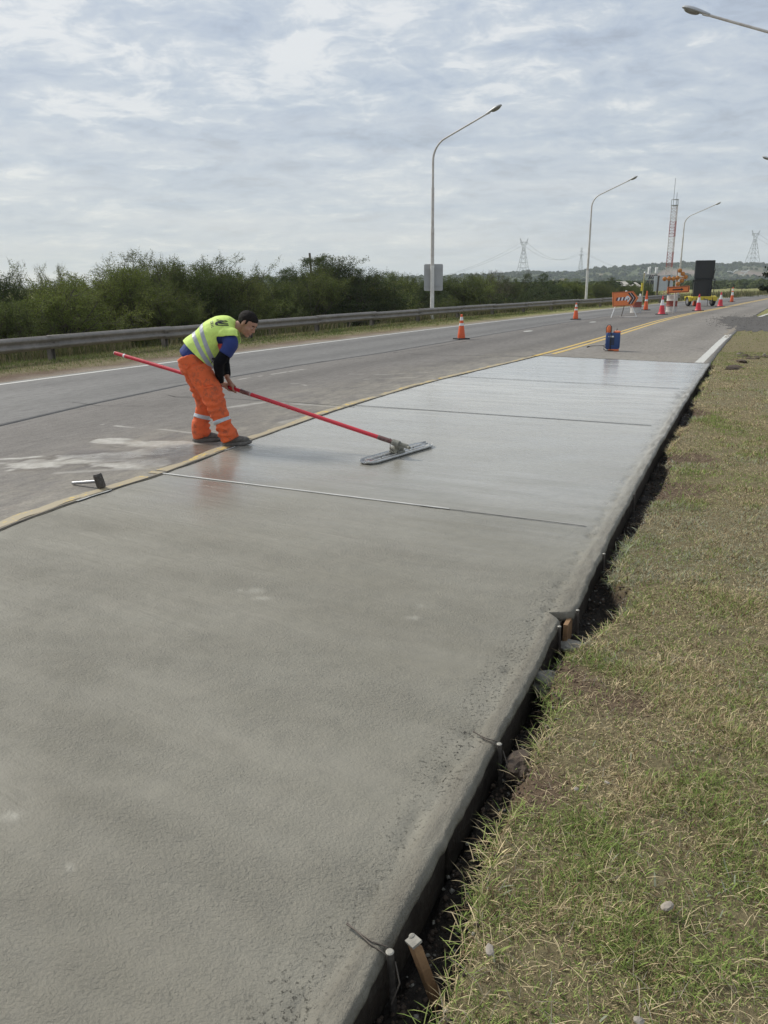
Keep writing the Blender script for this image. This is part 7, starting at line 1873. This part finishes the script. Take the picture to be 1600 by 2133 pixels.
# --- shoes
def shoe(heel, toe, lift_toe=0.0):
    d = unit((toe - heel) * V(1, 1, 0)); s = np.array([-d[1], d[0], 0]); L = float(np.linalg.norm((toe - heel)[:2])) ; R = np.column_stack([d, s, [0, 0, 1]])
    out = [(0, .0), (.02, .030), (.08, .038), (.16, .040), (.22, .048), (.27, .042), (.295, .022), (.30, 0)]
    k = L / .30
    ring = [(x * k, w) for x, w in out] + [(x * k, -w) for x, w in out[-2:0:-1]]
    zf = lambda x: lift_toe * max(0, (x / L - .6) / .4) ** 1.5
    b = MB(); n = len(ring); vs = []
    for z, g in ((.003, .96), (.012, 1.06), (.032, 1.05), (.040, .98)):
        for x, w in ring: vs.append(heel * V(1, 1, 0) + R @ V(L / 2 + (x - L / 2) * g, w * g, z + zf(x)))
    b.add(vs, [(i * n + j, i * n + (j + 1) % n, (i + 1) * n + (j + 1) % n, (i + 1) * n + j) for i in range(3) for j in range(n)] + [tuple(reversed(range(n))), tuple(range(3 * n, 4 * n))])
    root = bpy.data.objects.new('shoe', None); COL.objects.link(root); root.parent = person
    loc(b).build('sole', M_SOLE, root, smooth=True)
    b = MB(); h0 = heel * V(1, 1, 0)
    limb(b, [(h0 + R @ V(.035 * k, 0, .066), .040, .040), (h0 + R @ V(.10 * k, 0, .070), .046, .044), (h0 + R @ V(.17 * k, 0, .066 + zf(.17)), .040, .046), (h0 + R @ V(.24 * k, 0, .056 + zf(.24)), .030, .046), (h0 + R @ V(.275 * k, 0, .048 + zf(.27)), .024, .036)], 16, 4, up=tuple(s))
    b.ell(h0 + R @ V(.05 * k, 0, .085), (.05, .038, .045), R, nu=14, nv=10); b.ell(h0 + R @ V(.245 * k, 0, .040 + zf(.25)), (.050, .042, .026), R, nu=14, nv=8)
    v, f, nr = remesh(loc(b), .006, 3); v[:, 2] = np.maximum(v[:, 2], .030); smooth_obj('upper', v, f, M_SHOE, root)
    b = MB()
    for i in range(4): x = (.12 + .024 * i) * k; b.tube([h0 + R @ V(x, -.024, .088 - .006 * i), h0 + R @ V(x + .006, 0, .096 - .006 * i), h0 + R @ V(x, .024, .088 - .006 * i)], .0028, 5)
    o = loc(b).build('laces', M_BELT, root); o['kind'] = 'stuff'
gh = G(464, 929); shoe(gh, G(524, 926.5), .014); gf = G(403, 921); shoe(gf, G(461, 918), 0.0)
# --- shirt (torso, short sleeves), belt, undersleeves, vest
b = MB()
limb(b, [(P3(396, 748, YC), .140, .172), (P3(406, 738, YC), .146, .170), (P3(420, 722, YC), .145, .165), (P3(440, 703, YC), .150, .175), (P3(460, 692, YC), .152, .19), (P3(478, 688, YC), .125, .185), (P3(489, 685, YC), .075, .10)], 22, 4, up=(0, 1, 0))
limb(b, [(P3(478, 706, YC - .15), .078, .078), (P3(481, 716, YC - .20), .075, .075), (P3(474, 729, YC - .215), .072, .068), (P3(468.5, 738, YC - .225), .074, .066)], 16, 4)
limb(b, [(P3(480, 694, YC + .15), .078, .078), (P3(481, 705, YC + .20), .072, .072), (P3(478, 722, YC + .225), .066, .066)], 16, 4)
v, f, nr = remesh(loc(b), .010, 3); v = wrinkle(v, nr, .005, 8, 95); smooth_obj('shirt', v, f, M_SHIRT, person); bvS = BVHTree.FromPolygons([Vector(q) for q in v], f)
flap('red_panel', [(453, 716), (464, 716), (461, 724), (458, 731)], M_SHRED, .003, bvS)
b = MB()
limb(b, [(shN, .050, .050), (P3(470, 735, YC - .22), .060, .056), (P3(462, 747, YC - .235), .058, .054), (elN, .052, .050), (P3(457, 778, YC - .14), .044, .042), (P3(460.5, 794, YC - .04), .031, .030)], 16, 4)
v, f, nr = remesh(loc(b), .008, 3); v = wrinkle(v, nr, .0035, 12, 96); smooth_obj('undersleeve', v, f, M_SLEEVE, person)
b = MB(); limb(b, [(shF, .050, .050), (P3(478, 720, YC + .23), .056, .054), (elF, .052, .050), (P3(471, 768, YC + .18), .046, .044), (P3(473.5, 783, YC + .12), .036, .034)], 16, 4)
v, f, nr = remesh(loc(b), .008, 3); v = wrinkle(v, nr, .0035, 12, 97); smooth_obj('undersleeve', v, f, M_SLEEVE, person)
b = MB(); limb(b, [(P3(402, 746, YC), .134, .170), (P3(403, 743, YC), .138, .172), (P3(404.5, 740, YC), .134, .169)], 22, 3, up=(0, 1, 0)); loc(b).build('belt', M_BELT, person, smooth=True)
b = MB()
limb(b, [(P3(410, 742, YC), .208, .200), (P3(419, 731, YC), .196, .196), (P3(432, 717, YC), .176, .190), (P3(446, 701, YC), .166, .196), (P3(461, 692, YC), .163, .205), (P3(474, 689, YC), .150, .205), (P3(485, 689, YC), .122, .175), (P3(492, 689, YC), .098, .115)], 26, 4, up=(0, 1, 0))
limb(b, [(P3(468, 695, YC - .15), .085, .085), (P3(486, 702, YC - .175), .083, .072), (P3(497, 705, YC - .15), .060, .060)], 16, 3)
limb(b, [(P3(468, 683, YC + .14), .085, .085), (P3(486, 690, YC + .17), .083, .072)], 16, 3)
v, f, nr = remesh(loc(b), .009, 3)
amp = .004 + .008 * sstep(-.0, -.25, v[:, 0] - (P3(440, 720, YC) - w_org)[0]) * 0 + .004
v = wrinkle(v, nr, .0065, 5, 98)
# trim hem and arm hole
me = bpy.data.meshes.new('t'); me.from_pydata(v.tolist(), [], f); bm = bmesh.new(); bm.from_mesh(me)
pa, n_ = plane_px((382, 709), (444, 768), YC, (450, 700)); bmesh.ops.bisect_plane(bm, geom=bm.verts[:] + bm.edges[:] + bm.faces[:], plane_co=Vector(pa), plane_no=Vector(n_), clear_outer=True)
pa, n_ = plane_px((498, 672), (506, 714), YC, (470, 700)); bmesh.ops.bisect_plane(bm, geom=bm.verts[:] + bm.edges[:] + bm.faces[:], plane_co=Vector(pa), plane_no=Vector(n_), clear_outer=True)
# arm hole on the near side: drop faces that project inside this outline
hole = [(451, 701), (462, 701), (478, 698.5), (490, 699.5), (503, 705), (504, 716), (490, 735), (470, 742), (459.5, 733.5), (455.5, 720), (452, 710)]
def inside(x, y, pl):
    r = False; n = len(pl)
    for i in range(n):
        (x1, y1), (x2, y2) = pl[i], pl[(i + 1) % n]
        if (y1 > y) != (y2 > y) and x < (x2 - x1) * (y - y1) / (y2 - y1) + x1: r = not r
    return r
def toimg(p): q = np.asarray(p) + w_org - V(0, 0, CAMH); return IMW / 2 + FPX * (q @ CR) / (q @ _fwd), IMH / 2 - FPX * (q @ CU) / (q @ _fwd)
bm.normal_update(); dele = []
for q in bm.faces:
    c = np.array(q.calc_center_median())
    if c[1] < -.04 and np.array(q.normal) @ ray(460, 710) < 0.25 and inside(*toimg(c), hole): dele.append(q)
    elif c[1] > .10 and c[0] > (P3(462, 700, YC) - w_org)[0] and c[2] < (shF - w_org)[2] + .02 and np.array(q.normal)[1] > .55: dele.append(q)
bmesh.ops.delete(bm, geom=dele, context='FACES')
bmesh.ops.delete(bm, geom=[q for q in bm.verts if not q.link_faces], context='VERTS')
for it in range(14):      # even out the cut edges
    mv = {}
    for q in bm.verts:
        be = [e for e in q.link_edges if len(e.link_faces) == 1]
        if len(be) == 2: mv[q] = q.co * .5 + (be[0].other_vert(q).co + be[1].other_vert(q).co) * .25
    for q, c in mv.items(): q.co = c
vm = bpy.data.meshes.new('vest'); bm.to_mesh(vm); bm.free(); vm.materials.append(M_VEST); vm.polygons.foreach_set('use_smooth', [True] * len(vm.polygons))
vo = bpy.data.objects.new('vest', vm); COL.objects.link(vo); vo.parent = person; md = vo.modifiers.new('t', 'SOLIDIFY'); md.thickness = .004; md.offset = 0
VV = np.array([tuple(q.co) for q in vm.vertices]); VF = [tuple(p.vertices) for p in vm.polygons]
cut_band('vest_band', VV, VF, [plane_px((418, 678), (442, 746), YC, (470, 700)), plane_px((425.5, 675), (449.5, 742), YC, (400, 720))], M_BAND, .004)
cut_band('vest_band', VV, VF, [plane_px((400, 691), (432, 752), YC, (460, 700)), plane_px((407, 686), (440, 750), YC, (390, 720))], M_BAND, .004)
bvV = BVHTree.FromPolygons([Vector(q) for q in VV], VF)
# print on the back: doubled N emblem and lettering running across the shoulders
def decal(name, polys, mat, lift=.006):
    b = MB()
    for pl in polys:
        # fan with inserted points so that it follows the cloth
        ps = []
        for (x1, y1), (x2, y2) in zip(pl, pl[1:] + pl[:1]):
            for k in range(4): ps.append((x1 + (x2 - x1) * k / 4, y1 + (y2 - y1) * k / 4))
        qs = [on_surf(bvV, *q) for q in ps]; cc = on_surf(bvV, sum(q[0] for q in ps) / len(ps), sum(q[1] for q in ps) / len(ps))
        if any(q[0] is None for q in qs) or cc[0] is None: continue
        vs = [cc[0] + cc[1] * lift] + [q[0] + q[1] * lift for q in qs]; n = len(qs); b.add(vs, [(0, i + 1, (i + 1) % n + 1) for i in range(n)])
    b.build(name, mat, person)
# (coordinates read off the enlarged photograph; origin 425,650, scale 20)
Z = lambda l: [(425 + x / 20, 650 + y / 20) for x, y in l]
decal('back_emblem', [Z([(600, 545), (1020, 540), (1022, 582), (600, 578)]), Z([(600, 578), (600, 545), (545, 515), (530, 480), (560, 445), (620, 415), (720, 400), (720, 378), (600, 390), (500, 430), (460, 490), (480, 540), (540, 565)]),
    Z([(600, 465), (700, 445), (860, 480), (1000, 485), (1005, 518), (850, 515), (700, 500), (620, 490)]), Z([(700, 400), (770, 385), (860, 420), (980, 400), (990, 415), (870, 440), (760, 440), (640, 462), (600, 462)]), Z([(720, 370), (760, 365), (900, 362), (985, 395), (900, 395), (780, 385)]), Z([(510, 350), (560, 325), (640, 345), (760, 352), (780, 372), (700, 372), (600, 358), (540, 356)])], M_BLACK)
def letters(word, spots, mat):
    for ch, (yc, w) in zip(word, spots):
        cu = bpy.data.curves.new('t', 'FONT'); cu.body = ch; cu.size = 1.0; cu.offset = 0.022; to = bpy.data.objects.new('t', cu); COL.objects.link(to)
        dg = bpy.context.evaluated_depsgraph_get(); m2 = to.evaluated_get(dg).to_mesh(); vs = np.array([tuple(q.co) for q in m2.vertices]); fs = [tuple(p.vertices) for p in m2.polygons]
        to.evaluated_get(dg).to_mesh_clear(); bpy.data.objects.remove(to)
        mn, mx = vs.min(0), vs.max(0); u = (vs[:, 0] - mn[0]) / (mx[0] - mn[0] + 1e-9); v_ = (vs[:, 1] - mn[1]) / (mx[1] - mn[1] + 1e-9)
        out = []; ok = True
        for a, c in zip(u, v_):
            y = yc + (a - .5) * w; x = 315 - (655 - y) * .24; q = on_surf(bvV, 425 + (x + 122 * c) / 20, 650 + (y - 26 * c) / 20)
            if q[0] is None: ok = False; break
            out.append(q[0] + q[1] * .006)
        if ok: mesh_np('letter', np.array(out), fs, mat, person)
letters('TORAL', [(417, 36), (460, 42), (515, 50), (580, 56), (655, 50)], M_BLACK)
b = MB(); q1, q2 = on_surf(bvV, 441, 748), on_surf(bvV, 451, 745)
if q1[0] is not None and q2[0] is not None:
    c = (q1[0] + q2[0]) / 2; b.tube([q1[0] + V(-.05, -.01, .01), c + V(0, -.02, -.01), q2[0] + V(.04, -.01, .03)], .004, 5); b.tube([c + V(0, -.02, -.01), c + V(-.03, -.03, -.05)], .004, 5); b.tube([c + V(0, -.02, -.01), c + V(.03, -.03, -.055)], .004, 5); b.tube([c + V(-.015, -.022, 0), c + V(.015, -.022, .0)], .011, 6)
    b.build('side_tie', M_BELT, person)
